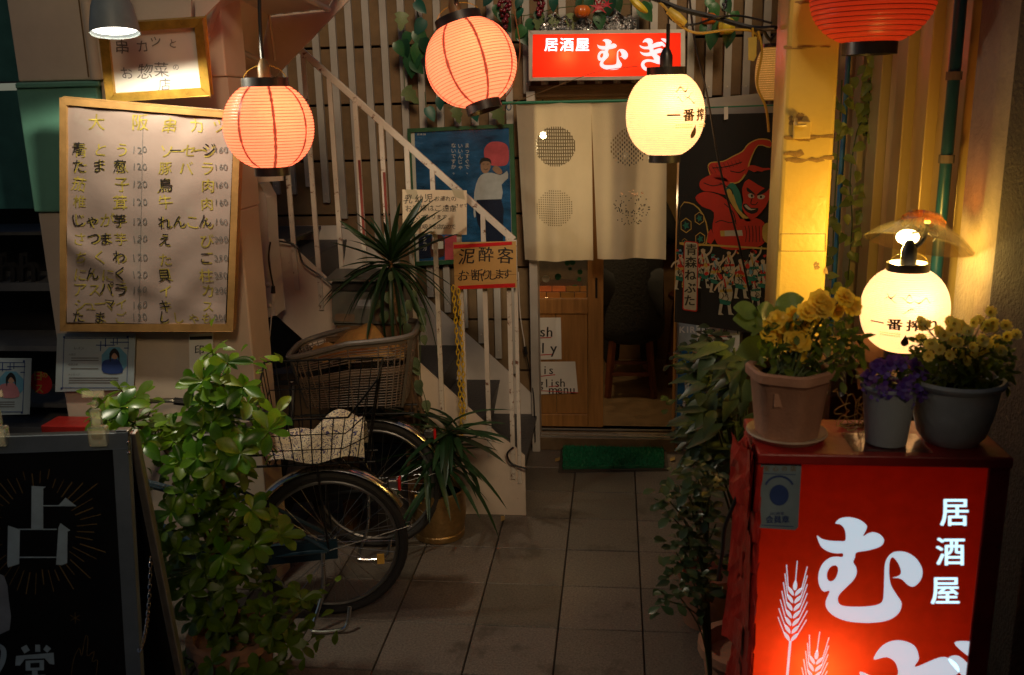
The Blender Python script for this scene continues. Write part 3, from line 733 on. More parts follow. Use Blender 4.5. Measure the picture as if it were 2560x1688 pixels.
def lantern(nm, label, cpt, R, h, paper, seam=True, rt=.5, rb=.38, tilt=None, sock='cord', light=None, cable=None, p=2.4, group=None, bow=.0, nr=27, bail=True, ribm='ribwire'):
    c = V(cpt); t = thing(nm, label, 'lantern', c, group)
    mt = Matrix.Translation(c) @ (tilt.to_matrix().to_4x4() if tilt else Matrix.Identity(4))
    rtt, rbb = rt * R, rb * R
    def prof(u):                                  # u 0 bottom .. 1 top
        s_ = 2 * u - 1; e = rt if s_ > 0 else rb
        return R * max(0, 1 - abs(s_) ** p * (1 - e ** p)) ** (1 / p)
    def axis(z): return V((bow * (1 - (2 * z / h) ** 2) - bow * .4, 0, 0))
    def P(th, u, off=0):
        r = prof(u) + off; z = (u - .5) * h
        q = V((r * math.cos(th), r * math.sin(th), z))
        return mt @ q
    pr = []
    for i in range(nr):
        for q in (0, .33, .67):
            u = (i + q) / nr; pr.append((prof(u) + (.0035 * R / .15 if q else 0), (u - .5) * h))
    pr.append((prof(1), h / 2))
    MB().lathe(pr, 40, mt, caps=False).build('paper_shade', paper, t, smooth=False)
    for f in t.children if False else []: pass
    me = [o for o in C.objects if o.parent == t][-1].data
    me.polygons.foreach_set('use_smooth', [True] * len(me.polygons))
    b = MB()
    for i in range(1, nr):
        u = i / nr; r = prof(u) + .0006; z = (u - .5) * h
        b.tube([mt @ V((r * math.cos(a), r * math.sin(a), z)) for a in [2 * math.pi * j / 40 for j in range(40)]], .0011 * R / .15, 4, True)
    b.build('rib_wire', ribm, t, kind='stuff')
    f2c = math.atan2((O0 - c).y, (O0 - c).x)
    if seam:
        for k in range(8):
            th = f2c + seam + k * math.pi / 4; b = MB(); n = 40; wd = .0045 * R / .15
            vs = []; fs_ = []
            for i in range(n + 1):
                u = .003 + .994 * i / n; dw = wd / max(.03, prof(u)) * (1 + U(-.35, .35))
                vs += [P(th - dw, u, .0045), P(th + dw, u, .0045)]
            fs_ = [(2 * i, 2 * i + 1, 2 * i + 3, 2 * i + 2) for i in range(n)]
            b.add(vs, fs_).build('seam', 'seam', t)
    ch = .028 * R / .15
    MB().lathe([(rtt * .8, h / 2 - .002), (rtt * 1.06, h / 2 - .002), (rtt * 1.06, h / 2 + ch), (rtt * .94, h / 2 + ch), (rtt * .8, h / 2 + ch * .5)], 32, mt, caps=False).build('top_ring', 'black', t, smooth=True)
    MB().lathe([(rbb * .8, -h / 2 - ch * .4), (rbb * .94, -h / 2 - ch * 1.05), (rbb * 1.06, -h / 2 - ch * 1.05), (rbb * 1.06, -h / 2 + .002), (rbb * .8, -h / 2 + .002)], 32, mt, caps=False).build('bottom_ring', 'black', t, smooth=True)
    top = mt @ V((0, 0, h / 2 + ch))
    if sock:
        MB().lathe([(.017, -.03), (.02, .0), (.02, .035), (.014, .05), (.008, .06)], 14, mt @ Matrix.Translation((0, 0, h / 2 + ch))).build('lamp_socket', sock, t, smooth=True)
    if bail:
        MB().tube([mt @ V((rtt * 1.05 * math.cos(a), 0, h / 2 + ch * .5 + rtt * .75 * math.sin(a))) for a in [math.pi * j / 14 for j in range(15)]], .0013, 5).build('bail_wire', 'cable', t)
    MB().ball(mt @ V((0, 0, h * .14)) + V((math.cos(f2c + .35), math.sin(f2c + .35), 0)) * R * .18, .02, 14, 10, (1, 1, 1.25)).build('bulb', 'bulbglow', t, smooth=True)
    if cable:
        MB().tube(crom([top + V((0, 0, .03))] + [V(q) for q in cable], 6, False), .006, 8).build('power_cord', 'black', t, smooth=True)
    if light:
        w_, col = light; plight('lamp_light', mt @ V((0, 0, h * .14)) + V((math.cos(f2c + .35), math.sin(f2c + .35), 0)) * R * .38, w_, col, .025)
    return t, P, f2c
M['bulbglow'] = mat('bulb_glass', (.9, .8, .6), .3, em=(1, .75, .4), es=1.2)
RC = (1, .42, .2); WC = (1, .74, .4)
c1 = A(672, 318, 3.0)
lantern('red_lantern', 'upright glowing red paper lantern hanging in front of the handwritten menu board', c1, .142, .256, 'redpaper', .12, p=2.1, light=(PRED, RC),
        cable=[A(655, 140, 3.0), A(650, 60, 3.0), A(648, -30, 3.0)], group='glowing red paper lanterns')
c2 = A(1178, 160, 3.05)
lantern('red_lantern', 'tilted glowing red paper lantern hanging in front of the slatted wall', c2, .142, .252, 'redpaper', .28, p=2.1, tilt=Euler((rad(-6), rad(-16), 0)), light=(PRED, RC),
        cable=[A(1140, 5, 3.05), A(1146, -40, 3.05)], group='glowing red paper lanterns')
t, P, fc = lantern('white_lantern', 'glowing white paper lantern with black characters hanging before the red shop sign', A(1663, 288, 3.1), .123, .25, 'whitepaper', 0, rt=.47, rb=.39, p=2.15, sock='black',
        light=(PWHT, WC), cable=[A(1669, 120, 3.1), A(1671, 60, 3.1)], group='white paper lanterns', nr=44, bail=False, ribm='ribwirew')
def lprint(t, P, th0, u0, s, R, m='lanternink'):
    b = MB(); th = th0
    for ch in '一番搾り':
        vs, fs_ = glyph(ch)
        for k_, (q, q2) in enumerate(((-.03, -.02), (.03, -.02), (-.03, .02), (.03, .02))): b.add([P(th + (gx + q) * s / R, u0 + (gy + q2) * s / .262, .0075 + .0002 * k_) for gx, gy in vs], fs_)
        th += s * 1.18 / R
    b.build('lettering', m, t, kind='stuff')
    b = MB(); thd = th0 + s * 1.9 / R      # the drop
    pts = [(0, .5), (.12, .2), (.24, -.05), (.26, -.28), (.14, -.46), (0, -.5), (-.14, -.46), (-.26, -.28), (-.24, -.05), (-.12, .2)]
    b.add([P(thd + x * s * 1.1 / R, u0 - .2 + y * s * 1.1 / .262, .006) for x, y in pts], [tuple(range(10))])
    b.build('drop_mark', m, t)
    b = MB()                                # faint swirl and cloud strokes above
    for k in range(7):
        a0 = th0 + U(.1, 3.2) * s / R; u1 = u0 + U(.16, .34); L_ = U(.4, 1.1) * s / R; pts = []
        for i in range(7): pts.append((a0 + L_ * i / 6, u1 + .03 * math.sin(i * .9 + k)))
        vs = []; wv = U(.003, .009)
        for i, (a, u) in enumerate(pts): vs += [P(a, u - wv * math.sin(i / 6 * 3.1), .006), P(a, u + wv * math.sin(i / 6 * 3.1) + .001, .006)]
        b.add(vs, [(2 * i, 2 * i + 1, 2 * i + 3, 2 * i + 2) for i in range(6)])
    b.build('emblem_strokes', m, t, kind='stuff')
    b = MB()
    for r in range(2):
        for sgn in (-1, 1):
            for i in range(9):
                a = thd + sgn * (.45 + i * .16) * s / R
                b.add([P(a + x * s * .12 / R, u0 - .115 - r * .03 + y * .008, .006) for x, y in ((0, -1), (1, -1), (1, 1), (0, 1))], [(0, 1, 2, 3)])
    b.build('small_print', 'paleprint', t, kind='stuff')
lprint(t, P, fc + .2, .5, .041, .123)
t, P, fc = lantern('white_lantern', 'glowing white paper lantern with black characters behind the flower pots', A(2261, 776, 2.55), .111, .22, 'whitepaper', 0, rt=.46, rb=.37, p=2.2, sock='black',
        light=(PWHT * 1.25, WC), cable=[A(2308, 600, 2.55), A(2318, 560, 2.55)], group='white paper lanterns', nr=44, bail=True, ribm='ribwirew')
lprint(t, P, fc - .58, .43, .038, .111)
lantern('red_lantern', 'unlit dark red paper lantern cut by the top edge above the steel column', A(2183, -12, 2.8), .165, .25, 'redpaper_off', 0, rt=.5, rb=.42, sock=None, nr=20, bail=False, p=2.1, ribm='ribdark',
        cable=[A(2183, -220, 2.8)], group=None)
lantern('amber_lantern', 'small amber paper lantern half hidden behind the steel column', A(1934, 185, 3.45), .062, .18, 'whitepaper2', 0, rt=.6, rb=.42, p=2.2, sock=None, nr=24, bail=False, cable=[A(1925, 100, 3.45), A(1905, 70, 3.3)], ribm='paleprint')

# ================================================================ pendant lamp, glass shade, bulbs added behind the noren
pl_ = thing('pendant_lamp', 'grey metal pendant lamp shining down on the framed sign', 'lamp', A(285, 60, 2.88))
lc = A(288, 84, 2.88); lt = Matrix.Translation(lc) @ Euler((rad(-9), rad(-5), 0)).to_matrix().to_4x4()
k = 2.88 / 2320 * 1.02; R_ = 59 * k
MB().lathe([(R_ * .3, .155), (R_ * .46, .15), (R_ * .66, .12), (R_ * .84, .08), (R_ * .95, .035), (R_, 0), (R_ * .97, .001), (R_ * .92, .035), (R_ * .8, .08), (R_ * .6, .12), (R_ * .3, .15)], 32, lt, caps=False).build('lamp_shade', mat('lamp_shade_paint', (.2, .24, .25), .45), pl_, smooth=True)
MB().lathe([(.012, .15), (.03, .155), (.03, .19), (.006, .2), (.006, .7)], 14, lt).build('lamp_stem', 'grey', pl_, smooth=True)
MB().lathe([(1e-4, .012), (R_ * .88, .012), (R_ * .88, .016), (1e-4, .016)], 28, lt, caps=False).build('diffuser', mat('lamp_diffuser', (.9, .9, .85), .4, em=(1, .93, .78), es=LLAMP), pl_, smooth=True)
l = bpy.data.lights.new('lamp_light', 'SPOT'); l.energy = PLAMP; l.color = (1, .9, .68); l.spot_size = rad(176); l.spot_blend = .15; l.shadow_soft_size = .05
lo = bpy.data.objects.new('lamp_light', l); lo.matrix_world = lt @ Matrix.Translation((0, 0, -.01)); C.objects.link(lo)
gs = thing('glass_lamp_shade', 'clear flared glass lamp shade with an amber cap above the right white lantern', 'lamp shade', A(2300, 560, 2.62))
gt = Matrix.Translation(A(2298, 600, 2.62)) @ Euler((rad(-14), rad(13), 0)).to_matrix().to_4x4()
R_ = .142
MB().lathe([(R_ * .3, .075), (R_ * .38, .055), (R_ * .5, .04), (R_ * .75, .02), (R_, -.012), (R_ * .99, -.016), (R_ * .74, .014), (R_ * .48, .035), (R_ * .34, .052), (R_ * .27, .07)], 36, gt, caps=False).build('shade', glass('lamp_glass', (1, .93, .72), .04, .012), gs, smooth=True)
MB().lathe([(R_ * .42, .04), (R_ * .4, .058), (R_ * .28, .072), (R_ * .1, .08), (1e-4, .08)], 24, gt, caps=False).build('amber_cap', glass('amber_glass', (1, .33, .08), .05, .12), gs, smooth=True)
MB().ball(gt @ V((-.035, -.01, .0)), .026, 12, 8, (1.2, 1, .8)).build('bulb', mat('hot_bulb', (1, .9, .7), .3, em=(1, .82, .5), es=9), gs, smooth=True)
for a in range(3):
    MB().tube(crom([gt @ V((.045 * math.cos(2.1 * a + i * .9), .045 * math.sin(2.1 * a + i * .9), .02 + .012 * math.sin(i * 2 + a))) for i in range(6)], 4, False), .0025, 5).build('cord_loop', 'black', gs)
plight('lamp_light', gt @ V((-.035, -.01, -.035)), PGLASS, (1, .62, .13), .03)
for nm, (x, y, Y), w_ in (('first', (1358, 338, 5.75), PIN), ('second', (1648, 470, 5.75), PIN * .15)):  # two bulbs added indoors to light the noren from behind
    p = A(x, y, Y); b = thing('noren_backlight', 'bare warm bulb added inside to glow through the left noren panel' if nm == 'first' else 'bare warm bulb added inside to glow through the right noren panel', 'bulb', p)
    MB().ball(p, .022, 14, 8).build('globe', mat('noren_backlight_glass', (1, .9, .7), .3, em=(1, .78, .42), es=6), b, smooth=True)
    MB().tube([p + V((0, 0, .03)), V((p.x, p.y, 2.62))], .006, 6).build('cord', 'black', b)
    plight('lamp_light', p + V((0, 0, -.06)), w_, (1, .7, .34), .05)

# ================================================================ sign glyphs traced as brush outlines
MU = [(955, 635), (985, 605), (1040, 598), (1100, 612), (1140, 640), (1148, 665), (1125, 715), (1155, 698), (1190, 690), (1230, 705), (1253, 735), (1245, 765), (1215, 785), (1150, 803), (1085, 815), (1075, 845), (1065, 875), (1082, 905), (1085, 945), (1065, 985), (1020, 1030), (985, 1065), (970, 1095), (975, 1125), (1000, 1142), (1060, 1148), (1150, 1146), (1215, 1135), (1245, 1112), (1252, 1060), (1255, 980), (1258, 900), (1270, 855), (1300, 820), (1340, 808), (1395, 815), (1450, 850), (1485, 905), (1490, 950), (1475, 990), (1445, 1020), (1420, 1024), (1395, 1010), (1370, 985), (1345, 973), (1305, 970), (1340, 960), (1358, 940), (1350, 900), (1330, 865), (1310, 845), (1297, 850), (1288, 875), (1285, 940), (1295, 1010), (1325, 1065), (1355, 1110), (1362, 1140), (1345, 1185), (1300, 1222), (1230, 1242), (1130, 1247), (1020, 1235), (940, 1200), (900, 1155), (897, 1110), (920, 1052), (885, 1055), (862, 1030), (850, 985), (855, 930), (880, 880), (920, 848), (960, 840), (998, 842), (1000, 820), (960, 820), (910, 808), (865, 775), (842, 712), (870, 730), (920, 742), (980, 745), (1015, 742), (1018, 700), (1008, 665), (985, 642)]
MUH = [(935, 897), (960, 895), (972, 915), (965, 955), (945, 985), (920, 992), (905, 975), (903, 945), (915, 915)]
GI = [(1142, 372), (1160, 345), (1190, 335), (1222, 345), (1232, 370), (1225, 387), (1275, 368), (1300, 375), (1312, 392), (1300, 405), (1240, 420), (1242, 436), (1290, 422), (1318, 432), (1318, 450), (1295, 462), (1265, 472), (1290, 495), (1312, 520), (1318, 545), (1305, 560), (1275, 560), (1240, 548), (1205, 540), (1170, 545), (1157, 562), (1167, 585), (1200, 598), (1250, 600), (1290, 592), (1285, 615), (1240, 628), (1185, 625), (1145, 605), (1128, 575), (1132, 548), (1150, 528), (1185, 518), (1225, 522), (1242, 520), (1222, 490), (1180, 492), (1140, 480), (1118, 452), (1150, 462), (1195, 460), (1204, 446), (1195, 432), (1155, 430), (1125, 415), (1115, 396), (1150, 408), (1188, 405), (1186, 380), (1168, 368)]
GI2 = [(1290, 372), (1312, 366), (1340, 395), (1333, 410), (1318, 404)]
GI3 = [(1302, 340), (1335, 338), (1358, 352), (1352, 374), (1330, 366)]
M['redpanel'] = glow('red_acrylic', (.95, .05, .012), (1, .02, .004), .42, .25)
M['redpanel2'] = glow('red_acrylic_floor', (.8, .06, .01), (1, .004, .002), .014, .12)
M['signletter'] = glow('white_film_letter', (.9, .9, .9), (.9, .93, 1), .8, .5)
M['signletter2'] = glow('white_film_letter_floor', (.6, .72, .76), (.62, .88, 1), .62, .15)
def mapg(pts, sx, ox, oy, sy=None): return [(ox + x * sx, oy + y * (sy or sx)) for x, y in pts]
# ---- light box over the door
sg = thing('lightbox_sign', 'long red illuminated shop sign with white brush characters over the door', 'sign', A(1517, 200, 5.0))
pf = PY(4.96)
o4 = [(1322, 77), (1713, 73), (1712, 197), (1323, 202)]; i4 = [(1331, 86), (1703, 82), (1703, 189), (1331, 194)]
for a in range(4):
    b_ = (a + 1) % 4
    MB().slab([pf.at(*o4[a]), pf.at(*o4[b_]), pf.at(*i4[b_]), pf.at(*i4[a])], (0, .13, 0)).build('frame', 'alufr', sg, bevel=.002)
MB().slab([pf.at(*p, -.115) for p in i4], (0, .005, 0)).build('back_plate', 'white2', sg)
MB().add([pf.at(*p, -.006) for p in i4], [(0, 1, 2, 3)]).build('panel', 'redpanel', sg)
for x, y, w_ in ((1418, 137, 1.0), (1520, 134, 1.3), (1620, 134, .5)): plight('sign_light', pf.at(x, y, -.055), w_ * PSIGN, (1, .8, .66), .02)
for ch, x in (('居', 1378), ('酒', 1417), ('屋', 1456)):
    Flat(pf, -.002).text(ch, x, 112, 36, bold=.03).build('character', 'signletter', sg)
Flat(pf, -.002).poly(mapg(MU, .1185, 1493 - 842 * .1185, 98 - 598 * .1185), 3, [mapg(MUH, .1185, 1493 - 842 * .1185, 98 - 598 * .1185)]).build('character', 'signletter', sg)
f = Flat(pf, -.002)
for g_ in (GI, GI2, GI3): f.poly(mapg(g_, .286, 1280, 0), 3)
f.build('character', 'signletter', sg)['kind'] = 'stuff'
# ---- tall light box on the pavement
YB = 1.9
bx = thing('pavement_lightbox', 'tall red illuminated pavement sign with white characters and torn red tape edges', 'sign', (.56, 2.0, 0))
xl_, xr_ = A(1893, 1132, YB).x, A(2532, 1135, YB).x; zt_ = A(1893, 1130, YB).z; YBB = 2.11
ax, bxx = A(1904, 1145, YB).x, A(2476, 1150, YB).x; ztp = A(2190, 1152, YB).z
MB().box(((xl_ + xr_) / 2, (YB + YBB) / 2, zt_ - .012), (xr_ - xl_, YBB - YB + .02, .024)).build('top_cap', 'redbox', bx, bevel=.004)
MB().box(((xl_ + ax) / 2, (YB + YBB) / 2, (zt_ - .026) / 2 + .05), (ax - xl_, YBB - YB, zt_ - .126)).build('side_panel', 'redbox', bx, bevel=.003)
MB().box(((xr_ + bxx) / 2, (YB + YBB) / 2, (zt_ - .026) / 2 + .05), (xr_ - bxx, YBB - YB, zt_ - .126)).build('side_panel', 'redbox', bx, bevel=.003)
MB().box(((ax + bxx) / 2, YBB - .004, zt_ / 2), (bxx - ax - .002, .006, zt_ - .1)).build('back_panel', 'redbox', bx)
MB().box(((ax + bxx) / 2, YB + .004, (zt_ - .024 + ztp) / 2), (bxx - ax - .002, .006, zt_ - .026 - ztp)).build('header_rail', 'redbox', bx)
MB().box(((ax + bxx) / 2, (YB + YBB) / 2, .08), (bxx - ax - .002, .19, .04)).build('base', 'redbox', bx)
for x in (xl_ + .03, xr_ - .03):
    for y in (YB + .03, YBB - .03): MB().lathe([(.016, 0), (.02, .012), (.02, .03), (.008, .034), (.008, .05)], 12, Matrix.Translation((x, y, 0))).build('caster', 'black', bx)
MB().add([(ax + .001, YB + .005, .1), (bxx - .001, YB + .005, .1), (bxx - .001, YB + .005, ztp), (ax + .001, YB + .005, ztp)], [(0, 1, 2, 3)]).build('panel', 'redpanel2', bx)
fb = Plane((0, YB + .005, 0), (0, -1, 0))
MB().tube([fb.at(2010, 1590, -.1), fb.at(2010, 1590, -.1) + V((0, 0, -.34))], .013, 10).build('tube_lamp', 'bulbglow', bx, smooth=True)
plight('sign_light', fb.at(2015, 1625, -.09), PBOX, (1, .82, .6), .03); plight('sign_light', fb.at(2260, 1860, -.08), PBOX * .4, (1, .8, .6), .05)
sc_ = .4068
def gx(pts): return [(1700 + x * sc_, 1050 + y * sc_) for x, y in pts]
Flat(fb).poly(gx(MU), 4, [gx(MUH)]).build('character', 'signletter2', bx)
kx = sc_ * 648 / 203 * .99
gg = lambda pts: [(2150 + (x - 1115) * kx * .98 + 0, 1602 + (y - 336) * kx) for x, y in pts]
f = Flat(fb)
for g_ in (GI, GI2, GI3): f.poly(gg(g_), 4)
f.build('character', 'signletter2', bx)['kind'] = 'stuff'
for ch, x, y in (('居', 2386, 1281), ('酒', 2376, 1380), ('屋', 2363, 1477)): Flat(fb).text(ch, x, y, 76, bold=.03).build('character', 'signletter2', bx)
def ear(cx, cy, s, tilt, n=7):
    ca, sa = math.cos(rad(tilt)), math.sin(rad(tilt)); tr = lambda x, y: (cx + (x * ca - y * sa) * s, cy + (x * sa + y * ca) * s)
    f = Flat(fb)
    f.poly([tr(*p) for p in ((0, -70), (5, -58), (4, -48), (0, -44), (-4, -48), (-5, -58))], 3); f.line([tr(0, -65), tr(0, -118)], 2.2)
    for i in range(n):
        for sg_ in (-1, 1):
            y = -40 + i * 19
            f.poly([tr(sg_ * a, y + b) for a, b in ((2, 10), (14, 0), (18, -12), (10, -8), (3, 0))], 2)
            f.line([tr(sg_ * 17, y - 9), tr(sg_ * (26 + 2 * i if i < 5 else 36), y - 66 + i * 3)], 2.2)
    f.line([tr(0, n * 19 - 50), tr(0, n * 19 + 120)], 6)
    f.build('wheat_ear', 'signletter2', bx)['kind'] = 'stuff'
ear(1983, 1520, 1.0, 5); ear(2034, 1690, .95, 8)
# sticker (mascot left out)
stk = thing('membership_sticker', 'silver blue membership sticker at the upper left corner of the red sign', 'sticker', fb.at(1950, 1310))
P_ = [(1907, 1140), (1996, 1142), (2004, 1150), (1995, 1318), (1987, 1325), (1897, 1319), (1895, 1310), (1903, 1146)]
MB().slab([fb.at(*p, .0008) for p in P_], (0, -.001, 0)).build('sheet', mat('sticker_blue', (.2, .27, .31), .35), stk)
fk = Plane((0, YB + .0032, 0), (0, -1, 0))
f = Flat(fk, .001)
for r, s_ in enumerate(('食の安全', '安心の店')):
    for i, ch in enumerate(s_): f.text(ch, 1917 + i * 22, 1155 + r * 17, 15, bold=.012)
f.build('lettering', 'goldline', stk)['kind'] = 'stuff'
Flat(fk, .001).text('会員章', 1924, 1299, 20, bold=.03).build('lettering', 'inkblue', stk)['kind'] = 'stuff'
f = Flat(fk, .001); n = 24
f.line([(1948 + 36 * math.cos(a), 1223 + 32 * math.sin(a)) for a in [rad(200 + i * 140 / 12) for i in range(13)]], 5)
f.build('blue_arc', 'inkblue', stk)
f = Flat(fk, .001).poly([(1948 + 24 * math.cos(2 * math.pi * i / n), 1238 + 26 * math.sin(2 * math.pi * i / n)) for i in range(n)]); f.build('blue_disc', 'inkblue', stk)
f = Flat(fk, .001).line([(1908, 1184), (1990, 1187)], 1.5).line([(1903, 1313), (1984, 1317)], 2); f.text('2023年度', 1927, 1284, 9); f.build('small_print', 'inkblue', stk)['kind'] = 'stuff'
# torn tape flaps along the left edge and face of the box, ragged sheets that curl away
random.seed(21)
def flap(x0, y0, z0, wd, ht, out, m='redflap'):
    def Pf(u, v):
        rag = (U(-.15, .15) if (u in (0, 1) or v in (0, 1)) else 0)
        return V((x0 - .003 - out * (u ** 2) * (.4 + .6 * v) + U(-.002, .002), y0 + (u - .5 + rag * .3) * wd, z0 - (v + rag * .25) * ht))
    MB().grid(Pf, 5, 6).build('torn_tape', m, bx)
for i in range(15): flap(xl_ - U(0, .004), U(YB + .02, YBB - .04), U(.55, zt_ - .03), U(.05, .12), U(.1, .28), U(.0, .035))
for i in range(11):
    z0 = zt_ - .03 - i * .075
    def Pf(u, v):
        rag = U(-.3, .3)
        return V((xl_ + .002 + u * (U(.004, .009) + .006) - .006 * v, YB - .004 - .012 * math.sin(u * 2.5) * v + U(-.002, .002), z0 - (v + rag * .2) * .1))
    MB().grid(Pf, 3, 4).build('torn_tape', 'redflap', bx)
p0 = A(1838, 1165, 2.0)
for i in range(6):
    def Pf(u, v): return V((xl_ - .012 - .03 * u * math.sin(v * 2 + i) + U(-.004, .004), 1.93 + .12 * (u - .3) + U(-.01, .01), zt_ - .005 - .14 * v + U(-.012, .012)))
    MB().grid(Pf, 4, 4).build('torn_tape', 'redflap', bx)
MB().tube(crom([A(1862, 1195, 1.98), A(1835, 1260, 1.97), A(1812, 1320, 1.98), A(1806, 1380, 2.0), A(1795, 1450, 2.05)], 5, False), .0045, 7).build('power_cord', 'black', bx, smooth=True)
random.seed(11)
# ================================================================ hanging boards and papers on the left
def board(nm, label, cat, o4, i4, plane, depth, fm, bm, bevel=.003, group=None):
    t = thing(nm, label, cat, plane.at(*o4[3]), group)
    for a in range(4):
        b_ = (a + 1) % 4
        MB().slab([plane.at(*o4[a]), plane.at(*o4[b_]), plane.at(*i4[b_]), plane.at(*i4[a])], plane.n * -depth).build('frame', fm, t, bevel=bevel)
    if bm: MB().slab([plane.at(*p, -depth * .55) for p in i4], plane.n * -.004).build('board', bm, t)
    return t
def shift(pl, d): return Plane(pl.p + pl.n * d, pl.n)
mb_ = P3(A(150, 245, 3.16), A(600, 284, 3.16), A(582, 829, 3.30))
mo = [(149, 245), (603, 284), (582, 829), (150, 828)]; mi_ = [(166, 262), (586, 296), (567, 811), (164, 811)]
mt = board('menu_board', 'large handwritten menu on white paper in a wooden frame on the pillar', 'menu board', mo, mi_, mb_, .03, 'woodf', 'dark')
# curling paper: pinned at the top, bellying at the lower left
pc = [(168, 266), (585, 300), (563, 812), (167, 806)]
def PP(u, v):
    x = (pc[0][0] * (1 - u) + pc[1][0] * u) * (1 - v) + (pc[3][0] * (1 - u) + pc[2][0] * u) * v
    y = (pc[0][1] * (1 - u) + pc[1][1] * u) * (1 - v) + (pc[3][1] * (1 - u) + pc[2][1] * u) * v
    d = u * .9 + (1 - v) * 1.35                      # fold running from the left edge to the lower right
    cr = .013 * math.exp(-((v - (.62 + .36 * u ** .8)) / .06) ** 2) * max(0, 1 - u * .75)
    low = max(0, v - (.66 + .34 * u ** .8)) * .02
    return mb_.at(x, y, -.012 + cr + low + .0016 * math.sin(u * 23 + v * 5 + 2 * math.sin(v * 7)) + .0016 * math.sin(v * 27 + u * 5 + 2 * math.sin(u * 9)) + .0022 * math.exp(-((u - .455) / .02) ** 2) + (.006 * max(0, v - .9) / .1))
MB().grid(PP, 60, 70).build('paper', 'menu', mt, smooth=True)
MB().grid(lambda u, v: PP(.455 + .003 * u, v) + mb_.n * .0012, 1, 60).build('paper_seam', 'inkgrey', mt)
class Lay:                                            # prints on the curling paper
    p = None
    def at(s, x, y, off):
        lx = lambda y_: pc[0][0] + (pc[3][0] - pc[0][0]) * y_; rx = lambda y_: pc[1][0] + (pc[2][0] - pc[1][0]) * y_
        v = .5
        for _ in range(4):
            u = (x - lx(v)) / (rx(v) - lx(v)); yt = pc[0][1] + (pc[1][1] - pc[0][1]) * u; yb = pc[3][1] + (pc[2][1] - pc[3][1]) * u
            v = (y - yt) / (yb - yt)
        return PP(min(max(u, 0), 1), min(max(v, 0), 1)) + mb_.n * off
lay = Lay()
fo, fk_, fp = Flat(lay, .0016), Flat(lay, .0026), Flat(lay, .0022)
rows = [(372, '青とう', '120', 'ソーセージ', '160'), (414, 'たま葱', '120', '豚バラ', '160'), (458, '茄　子', '120', '鳥　肉', '160'), (502, '椎　茸', '120', '牛　肉', '160'),
        (550, 'じゃが芋', '120', 'れんこん', '160'), (595, 'さつま芋', '120', 'え　び', '200'), (641, 'ちくわ', '120', 'た　こ', '250'), (684, 'にんにく', '120', '貝　柱', '250'),
        (722, 'アスパラ', '160', 'イ　カ', '200'), (759, 'シューマイ', '160', 'キ　ス', ''), (790, 'たまご', '120', 'ししゃも', '200')]
def hand(st, x0, x1, y, size, dy, pk):
    n = len(st)
    for i, ch in enumerate(st):
        x = x0 + (x1 - x0) * (i / max(1, n - 1)); yy = y + dy * (x - 190) / 400
        fo.text(ch, x + 3, yy + 2, size, bold=.008, jit=.09)
        if random.random() < pk: fk_.text(ch, x, yy, size, jit=.09)
for x, ch in ((241, '大'), (352, '阪')): fo.text(ch, x, 306, 44, bold=.012, jit=.03)
for x, ch in ((425, '串'), (492, 'カ'), (550, 'ツ')): fo.text(ch, x, 316, 40, jit=.04)
for y, a, pa_, b, pb_ in rows:
    sz = 36 if y < 750 else 31
    hand(a, 197, 300, y, sz, 4, .42); fp.text(pa_, 336, y + 2, 24, jit=.05, adv=1.0)
    hand(b, 412, 515 if len(b) < 5 else 522, y + 2, sz, 3, .42)
    if pb_: fp.text(pb_, 541, y + 3, 22, jit=.05, adv=.95)
fo.mb.build('faded_lettering', 'inkolive', mt, kind='stuff'); fk_.mb.build('lettering', 'ink', mt, kind='stuff'); fp.mb.build('price_lettering', 'inkgrey', mt, kind='stuff')
# framed sign
fpn = P3(A(245, 62, 3.16), A(505, 48, 3.16), A(523, 240, 3.24))
fr = board('framed_sign', 'small handwritten sign in a gilt frame below the pendant lamp', 'sign', [(245, 62), (506, 47), (524, 240), (268, 255)], [(268, 82), (488, 68), (504, 222), (285, 236)], fpn, .028, 'gold', None, .005)
MB().slab([fpn.at(*p, -.016) for p in ((266, 80), (490, 66), (506, 224), (283, 238))], fpn.n * -.005).build('paper', 'paper', fr)
f = Flat(fpn, -.0145)
for ch, x, y, s_ in (('串', 305, 119, 38), ('カ', 356, 115, 34), ('ツ', 388, 106, 30), ('と', 432, 109, 24), ('お', 317, 184, 34), ('惣', 362, 178, 40), ('菜', 403, 176, 40), ('の', 440, 168, 18), ('店', 412, 212, 34)): f.text(ch, x, y, s_, jit=.04)
f.build('lettering', 'inkgrey', fr)['kind'] = 'stuff'
